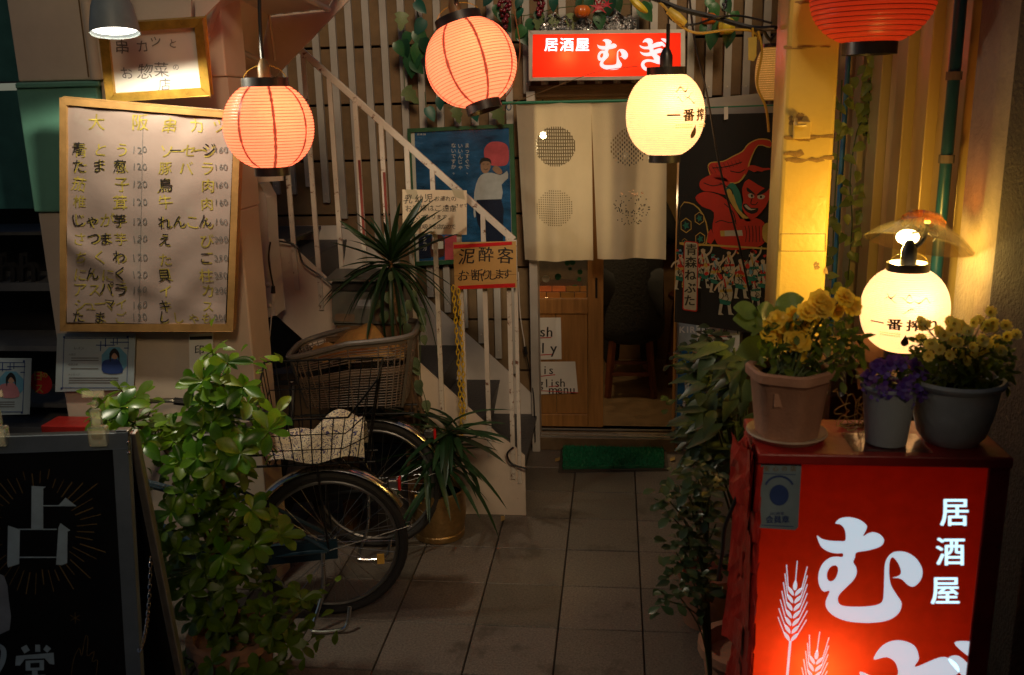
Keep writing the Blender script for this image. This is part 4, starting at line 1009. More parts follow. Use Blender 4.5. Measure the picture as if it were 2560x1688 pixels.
# laminated profile cards
def card(nm, label, c4, plane, dress, hairc, k=1.0):
    t = thing(nm, label, 'notice', plane.at(*c4[3]))
    MB().slab([plane.at(*p, .002) for p in c4], plane.n * -.002).build('sheet', mat('card_' + nm, (.36, .42, .44), .4, var=.05), t)
    x0, y0 = c4[0]; wx = c4[1][0] - x0; hy = c4[3][1] - y0; sh = (c4[3][0] - x0) / hy
    q = lambda u, v: (x0 + u * wx + v * hy * sh * 1.0, y0 + v * hy)
    f = Flat(plane, .0035)
    for a, b in (((.09, .08), (.91, .08)), ((.91, .08), (.91, .93)), ((.91, .93), (.09, .93)), ((.09, .93), (.09, .08))): f.line([q(*a), q(*b)], 1.5)
    for u, v in ((.09, .06), (.9, .06), (.08, .94), (.9, .94)): f.poly([q(u - .013, v - .018), q(u + .013, v - .018), q(u + .013, v + .018), q(u - .013, v + .018)])
    for a, b in (((.5, .2), (.74, .2)), ((.56, .13), (.56, .3)), ((.62, .08), (.62, .23)), ((.68, .15), (.92, .15)), ((.72, .08), (.72, .19)), ((.77, .08), (.77, .19)), ((.86, .25), (.92, .25))): f.line([q(*a), q(*b)], 2.2)
    f.build('border', 'inkblue', t)['kind'] = 'stuff'
    f = Flat(plane, .0035); f.text('レイン', *q(.24, .25), 9 * k)
    f.text('入店日', *q(.17, .36), 6 * k); f.text('得意占術', *q(.17, .53), 6 * k); f.text('メッセージ', *q(.17, .7), 6 * k)
    for v in (.42, .46, .6): f.line([q(.19, v), q(.54, v)], 2)
    for v in (.76, .8, .84): f.line([q(.17, v), q(.8, v)], 2)
    f.build('small_print', 'inkgrey', t)['kind'] = 'stuff'
    cx, cy = q(.74, .46); r = 34 * k
    Flat(plane, .003).poly([(cx + r * math.cos(2 * math.pi * i / 8 + .39), cy + r * 1.05 * math.sin(2 * math.pi * i / 8 + .39)) for i in range(8)]).build('portrait_ground', 'cyan', t)
    f = Flat(plane, .0042).poly([(cx - r * .8, cy + r * .9), (cx - r * .85, cy + .1 * r), (cx - r * .2, cy - r * .1), (cx + r * .35, cy), (cx + r * .6, cy + r * .9)], 3); f.build('portrait_dress', dress, t)
    Flat(plane, .0046).poly([(cx + .02 * r + r * .26 * math.cos(a), cy - r * .42 + r * .34 * math.sin(a)) for a in [2 * math.pi * i / 12 for i in range(12)]]).build('portrait_face', 'skin', t)
    Flat(plane, .005).poly([(cx - r * .3, cy + r * .15), (cx - r * .36, cy - r * .5), (cx, cy - r * .9), (cx + r * .34, cy - r * .55), (cx + r * .36, cy + r * .1), (cx + r * .24, cy - r * .3), (cx, cy - r * .55), (cx - r * .2, cy - r * .3)], 3).build('portrait_hair', 'ink', t)
    return t
pcard = PY(3.38)
card('profile_card', 'blue bordered profile card with a portrait below the menu board', [(143, 834), (339, 833), (334, 974), (138, 980)], pcard, 'inkblue', 'hair')
card('profile_card', 'blue bordered profile card with a pink portrait cut by the left edge', [(-110, 895), (79, 896), (74, 1036), (-116, 1040)], PY(3.62), 'pink', 'hair')
rs = thing('round_sticker', 'round red sticker behind the profile card at the left edge', 'sticker', PY(3.7).at(105, 990))
prs = PY(3.7); cx, cy = 103, 957
MB().lathe([(.052, 0), (.052, .002)], 28, Matrix.Translation(prs.at(cx, cy)) @ Matrix.Rotation(rad(90), 4, 'X')).build('disc', 'redprint', rs)
f = Flat(prs, .005); f.text('日', 95, 940, 26, bold=.03).text('ス', 97, 972, 28, bold=.012).text('の', 112, 938, 16, bold=.03); f.build('lettering', 'fgold', rs)['kind'] = 'stuff'
ns_ = thing('narrow_sign', 'narrow white sign with black symbols behind the shrub', 'sign', pcard.at(500, 1130))
MB().slab([pcard.at(*p, .003) for p in ((472, 836), (532, 832), (541, 1130), (478, 1130))], pcard.n * -.003).build('sheet', 'white2', ns_)
f = Flat(pcard, .0045).poly([(474, 842), (530, 840), (530, 848), (474, 850)]); f.text('占', 500, 915, 34, bold=.03).text('印', 498, 875, 26, bold=.012); f.build('lettering', 'ink', ns_)['kind'] = 'stuff'
rb_ = MB().box(PY(3.3).at(190, 1068), (.22, .12, .05)).build('red_tray', 'redbox', None, bevel=.004); tag(rb_, 'dark red tray by the pillar behind the black pavement board', 'tray')
# carton leaning right of the pillar
ct = MB().slab([A(560, 830, 3.62), A(606, 822, 3.62), A(622, 960, 3.62), A(560, 960, 3.62)], (0, .02, 0)).build('carton_sheet', 'cardboard'); tag(ct, 'folded pale carton leaning behind the shrub under the stairs', 'carton')

# ================================================================ black pavement board (A frame)
ab = thing('pavement_board', 'black folding pavement board with a large white character and gold rays', 'sign', G(150, 1688, .5) * 1.0)
at_ = [G(-160, 1100, 1.13), G(318, 1085, 1.13)]
dx_ = (at_[1] - at_[0]).normalized()
nrm = V((dx_.y, -dx_.x, 0)); 
foot = at_[1] + nrm * .2 + V((0, 0, -1.13)); footl = at_[0] + nrm * .2 + V((0, 0, -1.13))
apn = Plane(at_[0], (at_[1] - at_[0]).cross(foot - at_[1]))
def aq(u, v, off=0): return at_[0] + (at_[1] - at_[0]) * u + (foot - at_[1]) * v + apn.n * off
wd_ = (at_[1] - at_[0]).length; fw = .04 / wd_
for u0, u1, v0, v1 in ((0, 1, 0, .036), (0, 1, .93, .964), (0, fw, .037, .929), (1 - fw, 1, .037, .929)):
    MB().slab([aq(u0, v0), aq(u1, v0), aq(u1, v1), aq(u0, v1)], apn.n * -.022).build('frame', 'aluA', ab, bevel=.003)
MB().slab([aq(fw, .037, -.01), aq(1 - fw, .037, -.01), aq(1 - fw, .929, -.01), aq(fw, .929, -.01)], apn.n * -.006).build('panel', 'blackboard', ab)
bk = -nrm * .36
MB().slab([aq(0, .0, -.03), aq(1, .0, -.03), aq(1, .96, -.03) + bk, aq(0, .96, -.03) + bk], V((0, .02, 0))).build('back_panel', 'black', ab)
for u in (0.0, 1.0):
    MB().bar(aq(u, 0, -.04), aq(u, .98, -.04) + bk, .022, .03).build('back_leg', 'alu', ab, bevel=.003)
    MB().bar(aq(u, .9, -.011), aq(u, .99, -.011), .03, .03).build('foot', 'black', ab)
MB().bar(aq(.93, -.002, -.02), aq(1.005, -.002, -.02), .03, .02).build('hinge', 'chrome', ab, bevel=.004)
for y_ in (.02, .045): MB().ball(aq(1.002, y_, .002), .005, 8, 5).build('rivet', 'chrome', ab, smooth=True)
b = MB(); ca = aq(1, .52); cb = aq(.98, .36) + bk * .4
lk = MB().tube([V((.009 * math.cos(a), .0045 * math.sin(a), 0)) for a in [2 * math.pi * i / 8 for i in range(8)]], .0014, 5, True).mesh('chain_link', 'chrome')
for i in range(26):
    tt = i / 25; p = ca.lerp(cb, tt) + V((0, 0, -.05 * 4 * tt * (1 - tt)))
    put(lk, 'chain_link', Matrix.Translation(p) @ (cb - ca).to_track_quat('X', 'Z').to_matrix().to_4x4() @ Matrix.Rotation(rad(90 * (i % 2)), 4, 'X'), ab)
ap2 = Plane(aq(0, 0, -.01), apn.n)
f = Flat(ap2, .001)
for P_ in ([(79, 1215), (115, 1217), (108, 1222), (108, 1324), (78, 1324)], [(20, 1314), (50, 1324), (48, 1410), (20, 1419), (18, 1410)], [(146, 1320), (151, 1308), (176, 1326), (169, 1329), (168, 1408), (155, 1413), (140, 1412)],
           [(146, 1264), (164, 1244), (190, 1265)], [(108, 1263), (190, 1263), (190, 1266), (108, 1266)], [(48, 1322), (142, 1322), (142, 1325), (48, 1325)], [(48, 1392), (142, 1392), (142, 1395), (48, 1395)]): f.poly(P_)
o = f.build('character', 'blueletter', ab); o['kind'] = 'stuff'
f = Flat(ap2, .001)
for P_ in ([(52, 1620), (66, 1612), (75, 1626), (61, 1634)], [(88, 1612), (100, 1612), (101, 1630), (88, 1630)], [(108, 1624), (116, 1612), (128, 1622), (118, 1632)], [(40, 1640), (134, 1632), (136, 1662), (124, 1660), (112, 1646), (62, 1648), (50, 1664), (38, 1664)]): f.poly(P_)
f.poly([(64, 1652), (110, 1650), (110, 1676), (64, 1677)], 0, [[(76, 1658), (99, 1657), (99, 1669), (76, 1670)]])
f.poly([(80, 1677), (94, 1677), (94, 1688), (80, 1688)]).poly([(60, 1688), (114, 1687), (114, 1700), (60, 1700)])
f.line([(-14, 1608), (8, 1624), (6, 1655), (-10, 1690)], [6, 13, 14, 6], 5)
f.build('lettering', 'blueletter', ab)['kind'] = 'stuff'
f = Flat(ap2, .0006); random.seed(4)
for i in range(44):
    a = 2 * math.pi * i / 44 + .04; r0, r1 = U(92, 112), U(135, 190)
    if math.sin(a) < -.93: r0 += 20
    f.line([(95 + r0 * math.cos(a), 1325 + r0 * math.sin(a) * .98), (95 + r1 * math.cos(a), 1325 + r1 * math.sin(a) * .98)], U(1.6, 3))
f.build('gold_ray', 'goldline', ab)['kind'] = 'stuff'
f = Flat(ap2, .0006)
f.line([(178, 1688), (184, 1650), (198, 1620), (204, 1640), (214, 1590), (220, 1600), (218, 1640), (236, 1628), (230, 1655), (244, 1650), (240, 1688)], 1.5, 3)
for a in range(3): f.line([(188 + 14 * math.cos(a * 1.047 + .5), 1545 + 14 * math.sin(a * 1.047 + .5)), (188 - 14 * math.cos(a * 1.047 + .5), 1545 - 14 * math.sin(a * 1.047 + .5))], 1.4)
f.build('gold_drawing', 'goldline', ab)['kind'] = 'stuff'
Flat(ap2, .0008).poly([(-40, 1440), (10, 1440), (22, 1500), (24, 1575), (-40, 1578)], 2).build('bottle_picture', 'greyprint', ab)
# acrylic card clips on the top bar
for x, lab in ((247, 'clear acrylic card clip gripping the top bar of the black board'), (-4, 'clear acrylic card clip on the top bar cut by the left edge')):
    p = apn.at(x, 1090, .005); t = thing('card_clip', lab, 'clip', p)
    R_ = Matrix((dx_, nrm, V((0, 0, 1)))).transposed()
    MB().box(p + V((0, 0, .0)), (.05, .03, .055), R_).build('clip_body', 'acrylic', t, bevel=.006)
    MB().box(p + V((0, 0, .052)), (.03, .018, .05), R_).build('clip_neck', 'acrylic', t, bevel=.006)
    MB().ball(p + V((0, 0, .09)), .011, 10, 6).build('joint', 'acrylic', t, smooth=True)
    MB().box(p + V((0, 0, .118)), (.06, .006, .02), R_).build('grip', 'acrylic', t, bevel=.002)

# ================================================================ notices on the railing
pn = PY(4.165)
t, f = note('paper_note', 'cream handwritten notice taped to the stair railing over the poster', [(1006, 474), (1167, 476), (1167, 587), (1007, 585)], pn, 'paper_cream')
for ch, x, y, s_ in (('乳', 1022, 499, 24), ('幼', 1047, 497, 22), ('児', 1071, 496, 22)): f.text(ch, x, y, s_, jit=.04)
f.text('お連れの', 1092, 497, 14, jit=.05, adv=1.0); f.text('お客様はご遠慮', 1022, 521, 18, jit=.05, adv=1.02); f.text('させて', 1142, 514, 11, jit=.04)
f.text('頂いております。', 1031, 543, 14, jit=.05, adv=.95); f.text('タバコの吸える店なので', 1018, 567, 14, jit=.05, adv=.82)
f.build('lettering', 'ink', t)['kind'] = 'stuff'
for x, y in ((1128, 478), (1012, 480)): MB().slab([pn.at(x, y - 8, .003), pn.at(x + 30, y - 4, .003), pn.at(x + 34, y + 22, .003), pn.at(x + 8, y + 14, .003)], (0, -.0006, 0)).build('clear_tape', 'clear', t)
pk = PY(4.155)
t, f = note('cardboard_sign', 'brown cardboard sign with black brush lettering and red tape edges on the railing', [(1133, 606), (1290, 603), (1292, 719), (1137, 724)], pk, 'cardboard', 'sign', .003)
for ch, x, y, s_ in (('泥', 1167, 640, 44), ('酔', 1216, 638, 42), ('客', 1262, 639, 44), ('お', 1160, 690, 30), ('断', 1193, 688, 34), ('り', 1217, 688, 30), ('し', 1233, 688, 28), ('ま', 1249, 686, 27), ('す', 1268, 685, 28)): f.text(ch, x, y, s_, bold=.012, jit=.04)
f.build('lettering', 'ink', t)['kind'] = 'stuff'
MB().slab([pk.at(x, y, .0042) for x, y in ((1134, 612), (1280, 604), (1280, 612), (1134, 622))], (0, -.0008, 0)).build('tape_strip', 'redtape', t)
MB().slab([pk.at(x, y, .0042) for x, y in ((1145, 715), (1288, 708), (1288, 718), (1145, 724))], (0, -.0008, 0)).build('tape_strip', 'redtape', t)
Flat(pk, .0045).line([(1136, 690), (1291, 686)], 1).build('crease', 'cord', t)

# ================================================================ framed poster on the slats
pp_ = PY(5.075)
ps = board('framed_poster', 'blue poster of a smiling man in a white shirt in a dark green frame', 'poster', [(1018, 322), (1283, 310), (1293, 652), (1033, 665)], [(1026, 331), (1273, 319), (1282, 643), (1040, 655)], pp_, .02, 'greenfr', 'white2')
Flat(pp_, -.0085).poly([(1036, 331), (1272, 320), (1280, 642), (1048, 653)]).build('poster_sheet', 'bluepaper', ps)
qq = Flat(pp_, -.0072)
qq.text('まっすぐで、', 1168, 364, 13, vert=True, adv=1.02).text('いいんじゃ', 1151, 365, 13, vert=True, adv=1.02).text('ないですか。', 1134, 364, 13, vert=True, adv=1.02)
qq.text('KIRIN', 1046, 336, 7, bold=.012); qq.build('lettering', 'white2', ps)['kind'] = 'stuff'
def pf_(nm, m, pts, sm=3, off=-.0072): return Flat(pp_, off).poly(pts, sm).build(nm, m, ps)
pf_('printed_lantern', 'pinkp', [(1210, 375), (1222, 358), (1240, 354), (1258, 357), (1270, 368), (1272, 400), (1262, 414), (1230, 414), (1214, 400)])
pf_('printed_trousers', 'inkblue2', [(1192, 494), (1252, 494), (1258, 560), (1252, 642), (1212, 644), (1206, 580), (1194, 560)], 2, -.0068)
pf_('printed_shirt', 'shirt', [(1196, 446), (1210, 434), (1230, 432), (1250, 438), (1262, 432), (1268, 428), (1270, 446), (1254, 462), (1254, 498), (1192, 500), (1190, 540), (1184, 538), (1186, 480)], 2, -.0064)
pf_('printed_face', 'skin', [(1202, 408), (1206, 400), (1218, 398), (1226, 404), (1226, 420), (1218, 432), (1208, 432), (1202, 422)], 3, -.006)
pf_('printed_hair', 'ink', [(1199, 412), (1202, 398), (1214, 394), (1226, 399), (1228, 410), (1222, 404), (1208, 404)], 3, -.0055)
pf_('printed_hand', 'skin', [(1231, 424), (1238, 414), (1250, 420), (1256, 432), (1246, 436)], 3, -.006)
Flat(pp_, -.0052).line([(1209, 422), (1214, 425), (1220, 422)], 1.4).line([(1207, 411), (1211, 410)], 1.4).line([(1217, 411), (1222, 410)], 1.4).build('printed_smile', 'ink', ps)['kind'] = 'stuff'
pf_('printed_label', 'inkblue2', [(1046, 588), (1078, 588), (1078, 645), (1048, 648)], 0)
Flat(pp_, -.0062).text('クラガ', 1062, 598, 12, vert=True).build('lettering', 'white2', ps)['kind'] = 'stuff'
pf_('printed_bottle', 'brownp', [(1078, 600), (1084, 588), (1104, 588), (1110, 600), (1110, 640), (1078, 642)], 2, -.0066)
pf_('printed_bottle_label', 'white2', [(1080, 604), (1108, 603), (1108, 622), (1080, 623)], 1, -.006)
Flat(pp_, -.0074).poly([(1112, 590), (1150, 588), (1152, 648), (1112, 650)]).build('printed_glass', 'pinkp', ps)
MB().slab([pp_.at(*p, -.003) for p in ((1026, 331), (1273, 319), (1282, 643), (1040, 655))], (0, .0015, 0)).build('pane', 'clear', ps)

# ================================================================ noren
random.seed(5)
nr_ = thing('noren_curtain', 'pale split noren curtain with pierced circles across the doorway', 'curtain', A(1480, 640, 5.0))
YN = 5.0
def noren(x0t, x1t, x0b, x1b, yt, ybm, circ, ph):
    nu, nv = 66, 140; vs = []; fs_ = []
    for j in range(nv + 1):
        for i in range(nu + 1):
            u, v = i / nu, j / nv
            x = (x0t + (x1t - x0t) * u) * (1 - v) + (x0b + (x1b - x0b) * u) * v; y = yt + (ybm - yt) * v
            p = A(x, y, YN); p.y += (.006 + .02 * v) * math.sin(u * 8 + ph + v * 1.3) + .007 * math.sin(u * 19 + ph + 2 * v) * (.3 + v) + .003 * math.sin(v * 9 + u * 4)
            vs.append(p)
    px = lambda i, j: (((x0t + (x1t - x0t) * i / nu) * (1 - j / nv) + (x0b + (x1b - x0b) * i / nu) * j / nv), yt + (ybm - yt) * j / nv)
    for j in range(nv):
        for i in range(nu):
            x, y = px(i + .5, j + .5); hole = False
            for cx, cy, r, kd in circ:
                d2 = (x - cx) ** 2 + (y - cy) ** 2
                if d2 < r * r:
                    if kd == 0: hole = (i % 2 == 0)or (j % 3 == 0)
                    elif kd == 1: hole = (i % 2 == 0 and j % 2 == 0)
                    elif kd == 2: hole = ((j + (2 if (i // 2) % 2 else 0)) % 4 in (0, 1)) and i % 2 == 0
                    else: hole = random.random() < .1
            if not hole:
                a = j * (nu + 1) + i; fs_.append((a, a + 1, a + nu + 2, a + nu + 1))
    b = MB(); b.add(vs, fs_); return b.build('cloth_panel', 'norencloth', nr_, smooth=False)
noren(1290, 1478, 1311, 1483, 254, 652, [(1388, 366, 50, 0), (1387, 520, 46, 1)], 0)
noren(1477, 1668, 1494, 1664, 252, 647, [(1573, 368, 47, 2), (1579, 520, 46, 3)], 1.7)
ro = MB().tube([A(1255, 258, YN), A(1700, 249, YN)], .008, 8).build('curtain_rod', 'greenrod', nr_, smooth=True)
MB().tube([A(1272, 262, YN) + V((.012 * math.cos(a), -.002, .018 * math.sin(a) - .01)) for a in [2 * math.pi * i / 12 for i in range(12)]], .003, 5, True).build('rod_hook', 'pipe', nr_)
# valance strip and banner rod on the right
va = MB().slab([A(1694, 254, 4.9), A(1935, 230, 4.9), A(1935, 296, 4.9), A(1694, 292, 4.9)], (0, .02, 0)).build('valance_board', 'slat'); tag(va, 'pale board above the black festival banner', 'board')
# ================================================================ festival banner
bn = thing('festival_banner', 'black hanging festival banner with a red warrior and lettered white plaque', 'banner', A(1800, 820, 4.72))
pb_ = PY(4.72)
MB().tube([A(1660, 273, 4.73), A(1940, 263, 4.73)], .004, 6).build('rod', 'greenrod', bn)
def bq_(u, v):
    x = (1702 + 233 * u) * (1 - v) + (1686 + 232 * u) * v; y = (288 - 6 * u) * (1 - v) + (806 + 34 * u) * v
    return pb_.at(x, y, -.002 + .004 * math.sin(u * 8 + v * 2) * v)
MB().grid(lambda u, v: bq_(u, v) - pb_.n * .008, 20, 30).build('cloth', 'bannerblack', bn, smooth=True)
MB().slab([pb_.at(x, y, .004) for x, y in ((1810, 268), (1820, 267), (1820, 298), (1810, 300))], (0, -.002, 0)).build('loop', 'white2', bn)
B = lambda P_: [(1670 + .37 * x, 250 + .37 * y) for x, y in P_]
def bf(nm, m, pts, sm=3, off=.001, holes=()): 
    return Flat(pb_, off).poly(B(pts), sm, [B(h) for h in holes]).build(nm, m, bn)
# plain generic warrior: cloak, sleeve, arm, face, fist, sword
bf('print_cloak', 'fgold', [(268, 455), (290, 420), (370, 412), (440, 376), (500, 345), (540, 296), (610, 262), (690, 270), (690, 325), (610, 310), (560, 410), (540, 480), (480, 560), (400, 560), (300, 530)], 3, .001)
bf('print_cloak', 'fred', [(274, 460), (294, 426), (372, 418), (444, 382), (504, 351), (545, 302), (612, 269), (690, 278), (690, 318), (608, 304), (550, 410), (530, 478), (474, 552), (400, 552), (304, 524)], 3, .0018)
bf('print_cloak', 'fred', [(520, 490), (560, 440), (640, 460), (690, 462), (690, 500), (600, 480), (540, 520)], 3, .0018)
bf('print_sleeve', 'fred', [(212, 580), (230, 535), (330, 500), (420, 560), (450, 640), (380, 640), (300, 620), (240, 615)], 3, .0018)
bf('print_arm', 'fred', [(185, 660), (240, 622), (340, 640), (420, 700), (480, 790), (520, 880), (520, 1000), (360, 1000), (300, 880), (310, 760), (230, 720)], 3, .0024)
bf('print_arm', 'fred', [(350, 850), (470, 810), (600, 800), (660, 850), (655, 960), (560, 1005), (370, 1000)], 3, .003)
bf('print_collar', 'fteal', [(390, 600), (440, 560), (490, 640), (500, 760), (470, 740), (420, 660)], 3, .0026)
bf('print_collar', 'fgold', [(395, 620), (430, 610), (480, 740), (560, 810), (520, 815), (440, 720)], 3, .003)
bf('print_face', 'fred', [(500, 600), (540, 530), (600, 560), (690, 590), (690, 640), (660, 720), (600, 790), (550, 800), (500, 730), (510, 680)], 2, .0034)
bf('print_hairline', 'bannerblack', [(510, 560), (545, 470), (600, 500), (690, 470), (690, 600), (610, 575), (545, 535)], 2, .004)
for P_ in ([(540, 640), (562, 632), (584, 652), (572, 664), (548, 660)], [(604, 650), (630, 640), (656, 650), (640, 670), (610, 668)]): bf('print_eye', 'fwhite', P_, 2, .0046)
for P_ in ([(560, 640), (572, 640), (574, 654), (562, 656)], [(622, 648), (634, 648), (634, 662), (622, 662)]): bf('print_pupil', 'bannerblack', P_, 2, .0052)
for P_ in ([(532, 590), (560, 610), (592, 640), (570, 634), (536, 618)], [(600, 640), (650, 600), (684, 596), (660, 624), (620, 644)]): bf('print_brow', 'bannerblack', P_, 2, .0046)
bf('print_mouth', 'bannerblack', [(504, 710), (530, 700), (560, 730), (610, 730), (600, 760), (560, 770), (520, 745)], 2, .0046)
bf('print_teeth', 'fwhite', [(516, 714), (530, 708), (562, 736), (596, 736), (560, 746), (530, 732)], 2, .0052)
f = Flat(pb_, .005)
for P_ in ([(570, 660), (560, 700), (590, 708), (606, 690)], [(380, 700), (440, 760), (460, 840)], [(320, 830), (360, 815), (420, 830), (460, 815)], [(240, 560), (300, 580), (360, 570)], [(300, 460), (400, 450), (500, 420)], [(420, 480), (480, 490), (520, 470)], [(350, 560), (420, 600), (440, 640)]): f.line(B(P_), 2.2, 4)
for i in range(6): f.line(B([(520 + i * 24, 850), (530 + i * 22, 900), (524 + i * 24, 960)]), 1.6, 3)
for i in range(9): f.line(B([(270 + i * 26, 450 + i * -6), (300 + i * 24, 500 - i * 8)]), .9)
f.build('print_lines', 'bannerblack', bn)['kind'] = 'stuff'
bf('print_sword', 'fwhite', [(352, 884), (500, 880), (506, 918), (356, 922)], 0, .0056); bf('print_sword', 'fgold', [(352, 884), (382, 883), (384, 921), (356, 922)], 0, .0062)
bf('print_guard', 'fgold', [(640, 860), (668, 830), (690, 850), (690, 950), (665, 965), (640, 930)], 3, .0056)
# armour plates lower left
bf('print_armour', 'fgold', [(84, 720), (140, 690), (210, 730), (262, 830), (262, 975), (78, 975)], 2, .001)
bf('print_armour', 'bannerblack', [(84, 728), (140, 698), (204, 736), (254, 832), (252, 972), (78, 972)], 2, .0016)
for cx, cy, r in ((122, 848, 42), (212, 800, 36), (218, 940, 38), (112, 960, 20)):
    bf('print_plate', 'fgold', [(cx + r * math.cos(a + .5), cy + 1.25 * r * math.sin(a + .5)) for a in [math.pi / 3 * i for i in range(6)]], 0, .0022)
    bf('print_plate', 'bannerblack', [(cx + r * .86 * math.cos(a + .5), cy + 1.08 * r * math.sin(a + .5)) for a in [math.pi / 3 * i for i in range(6)]], 0, .0028)
    bf('print_flower', 'fteal', [(cx + r * (.62 if i % 2 else .3) * math.cos(a), cy + r * (.74 if i % 2 else .36) * math.sin(a)) for i, a in enumerate([math.pi / 5 * i for i in range(10)])], 2, .0034)
bf('print_fold', 'fred', [(262, 960), (270, 900), (290, 870), (318, 936), (290, 975)], 1, .002)
bf('print_band', 'fgold', [(78, 962), (690, 1000), (690, 1012), (78, 976)], 0, .004)
# dancers
random.seed(9)
def dancer(x, y, s, k):
    s *= 1.12
    bf('print_dancer', 'fwhite', [(x - 22 * s, y + 20 * s), (x - 10 * s, y - 20 * s), (x + 14 * s, y - 24 * s), (x + 30 * s, y + 10 * s), (x + 44 * s, y + 60 * s), (x + 30 * s, y + 120 * s), (x - 6 * s, y + 130 * s), (x - 36 * s, y + 90 * s)], 2, .0016)
    bf('print_dancer_head', 'skinp', [(x - 10 * s, y - 52 * s), (x + 10 * s, y - 54 * s), (x + 14 * s, y - 30 * s), (x, y - 18 * s), (x - 12 * s, y - 32 * s)], 2, .0022)
    bf('print_dancer_hair', 'bannerblack', [(x - 14 * s, y - 44 * s), (x - 8 * s, y - 62 * s), (x + 12 * s, y - 62 * s), (x + 16 * s, y - 42 * s), (x, y - 50 * s)], 2, .0028)
    bf('print_dancer_trim', 'fteal', [(x - 34 * s, y + 96 * s), (x + 34 * s, y + 112 * s), (x + 26 * s, y + 136 * s), (x - 28 * s, y + 126 * s)], 1, .0024)
    for q in (-1, 1):
        bf('print_dancer_leg', 'fwhite', [(x + q * 22 * s - 9 * s, y + 126 * s), (x + q * 22 * s + 9 * s, y + 126 * s), (x + q * 30 * s + 8 * s, y + 176 * s), (x + q * 30 * s + 22 * s, y + 190 * s), (x + q * 30 * s - 10 * s, y + 188 * s)], 1, .002)
    if k % 2: bf('print_dancer_sash', 'fred', [(x - 24 * s, y + 30 * s), (x + 10 * s, y + 20 * s), (x + 50 * s, y + 90 * s), (x + 30 * s, y + 100 * s), (x, y + 50 * s)], 2, .003)
    if k % 3 == 1:
        for _ in range(7):
            a, b_ = x + U(-24, 24) * s, y + U(-70, -30) * s; r = U(7, 11) * s
            bf('print_blossom', random.choice(['fred', 'cyan', 'fgold', 'fteal']), [(a + r * math.cos(i), b_ + r * math.sin(i)) for i in range(6)], 2, .0034)
    sw = U(-20, 20)
    f = Flat(pb_, .0026)
    f.line(B([(x + 18 * s, y - 6 * s), (x + 46 * s, y - 30 * s + sw), (x + 56 * s, y - 70 * s + sw)]), [5 * s, 4 * s, 3 * s], 4).line(B([(x - 14 * s, y - 4 * s), (x - 46 * s, y + 16 * s - sw), (x - 62 * s, y + 44 * s - sw)]), [5 * s, 4 * s, 3 * s], 4)
    f.build('print_dancer_arms', 'skinp', bn)['kind'] = 'stuff'
    bf('print_dancer_belt', random.choice(['fgold', 'fred', 'fteal']), [(x - 30 * s, y + 44 * s), (x + 38 * s, y + 40 * s), (x + 40 * s, y + 56 * s), (x - 32 * s, y + 60 * s)], 1, .0031)
    bf('print_dancer_collar', random.choice(['cyan', 'fred', 'fgold']), [(x - 10 * s, y - 18 * s), (x - 2 * s, y - 20 * s), (x + 8 * s, y + 30 * s), (x, y + 34 * s)], 1, .0032)
    f = Flat(pb_, .0036)
    for _ in range(8):
        a, b_ = x + U(-24, 20) * s, y + U(0, 90) * s; f.line(B([(a, b_), (a + U(-10, 16) * s, b_ + 18 * s), (a + U(-10, 20) * s, b_ + 34 * s)]), 1.5, 3)
    f.build('print_folds', 'bannerblack', bn)['kind'] = 'stuff'
for k, (x, y, s) in enumerate([(236, 1060, 1), (320, 1110, .9), (410, 1070, .85), (490, 1130, 1.0), (570, 1080, 1.0), (640, 1130, .95), (386, 1230, 1.05), (84, 1090, .9), (590, 1240, .8)]): dancer(x, y, s, k)
for _ in range(60):
    a, b_ = U(80, 670), U(1010, 1260); r = U(6, 16)
    bf('print_patch', random.choice(['fred', 'fgold', 'fteal', 'fgold', 'cyan', 'bannerblack', 'bannerblack']), [(a + r * U(.4, 1.3) * math.cos(i), b_ + r * U(.4, 1.3) * math.sin(i)) for i in range(6)], 2, .0037)
bf('plaque_edge', 'fred', [(118, 952), (196, 960), (206, 970), (198, 1424), (188, 1432), (106, 1420), (98, 1410), (108, 962)], 0, .0042)
bf('plaque', 'fwhite', [(124, 960), (192, 967), (199, 975), (191, 1416), (184, 1423), (111, 1413), (105, 1404), (114, 970)], 0, .0048)
f = Flat(pb_, .0056)
for i, ch in enumerate('青森ねぶた'): f.text(ch, *B([(158 - i * 3, 1012 + i * 86)])[0], 30, bold=.03)
f.build('lettering', 'ink', bn)['kind'] = 'stuff'
# ================================================================ beer poster panel standing beside the door
g0, g1 = G(1687, 1107, .06), G(1753, 1130, .06)
dd = (g1 - g0).normalized(); bp2 = Plane(g0, dd.cross(V((0, 0, 1))))
kp = thing('beer_poster_panel', 'swung out blue beer poster panel beside the door below the black banner', 'poster', g0)
g2 = g0 + dd * .42; hh = V((0, 0, 1.05))
MB().slab([g0, g2, g2 + hh, g0 + hh], bp2.n * -.03).build('board', 'alu', kp, bevel=.003)
MB().slab([g0 + dd * .012 + V((0, 0, .02)), g2 - dd * .012 + V((0, 0, .02)), g2 - dd * .012 + hh * .55, g0 + dd * .012 + hh * .55], bp2.n * .0015).build('poster_sheet', 'bluepaper', kp)
MB().slab([g0 + dd * .012 + hh * .551, g2 - dd * .012 + hh * .551, g2 - dd * .012 + hh * .98, g0 + dd * .012 + hh * .98], bp2.n * .0015).build('poster_sheet', 'greyprint', kp)
f = Flat(bp2, .0028); f.text('KIRIN', 1706, 824, 22, bold=.03, adv=1.05); f.build('lettering', 'white2', kp)['kind'] = 'stuff'
Flat(bp2, .0028).poly([(1712, 952), (1722, 948), (1722, 975), (1710, 1030), (1704, 1040), (1702, 1030), (1712, 985)], 2).poly([(1704, 918), (1720, 910), (1738, 914), (1738, 930), (1710, 928)], 2).build('printed_stroke', 'shirt', kp)['kind'] = 'stuff'
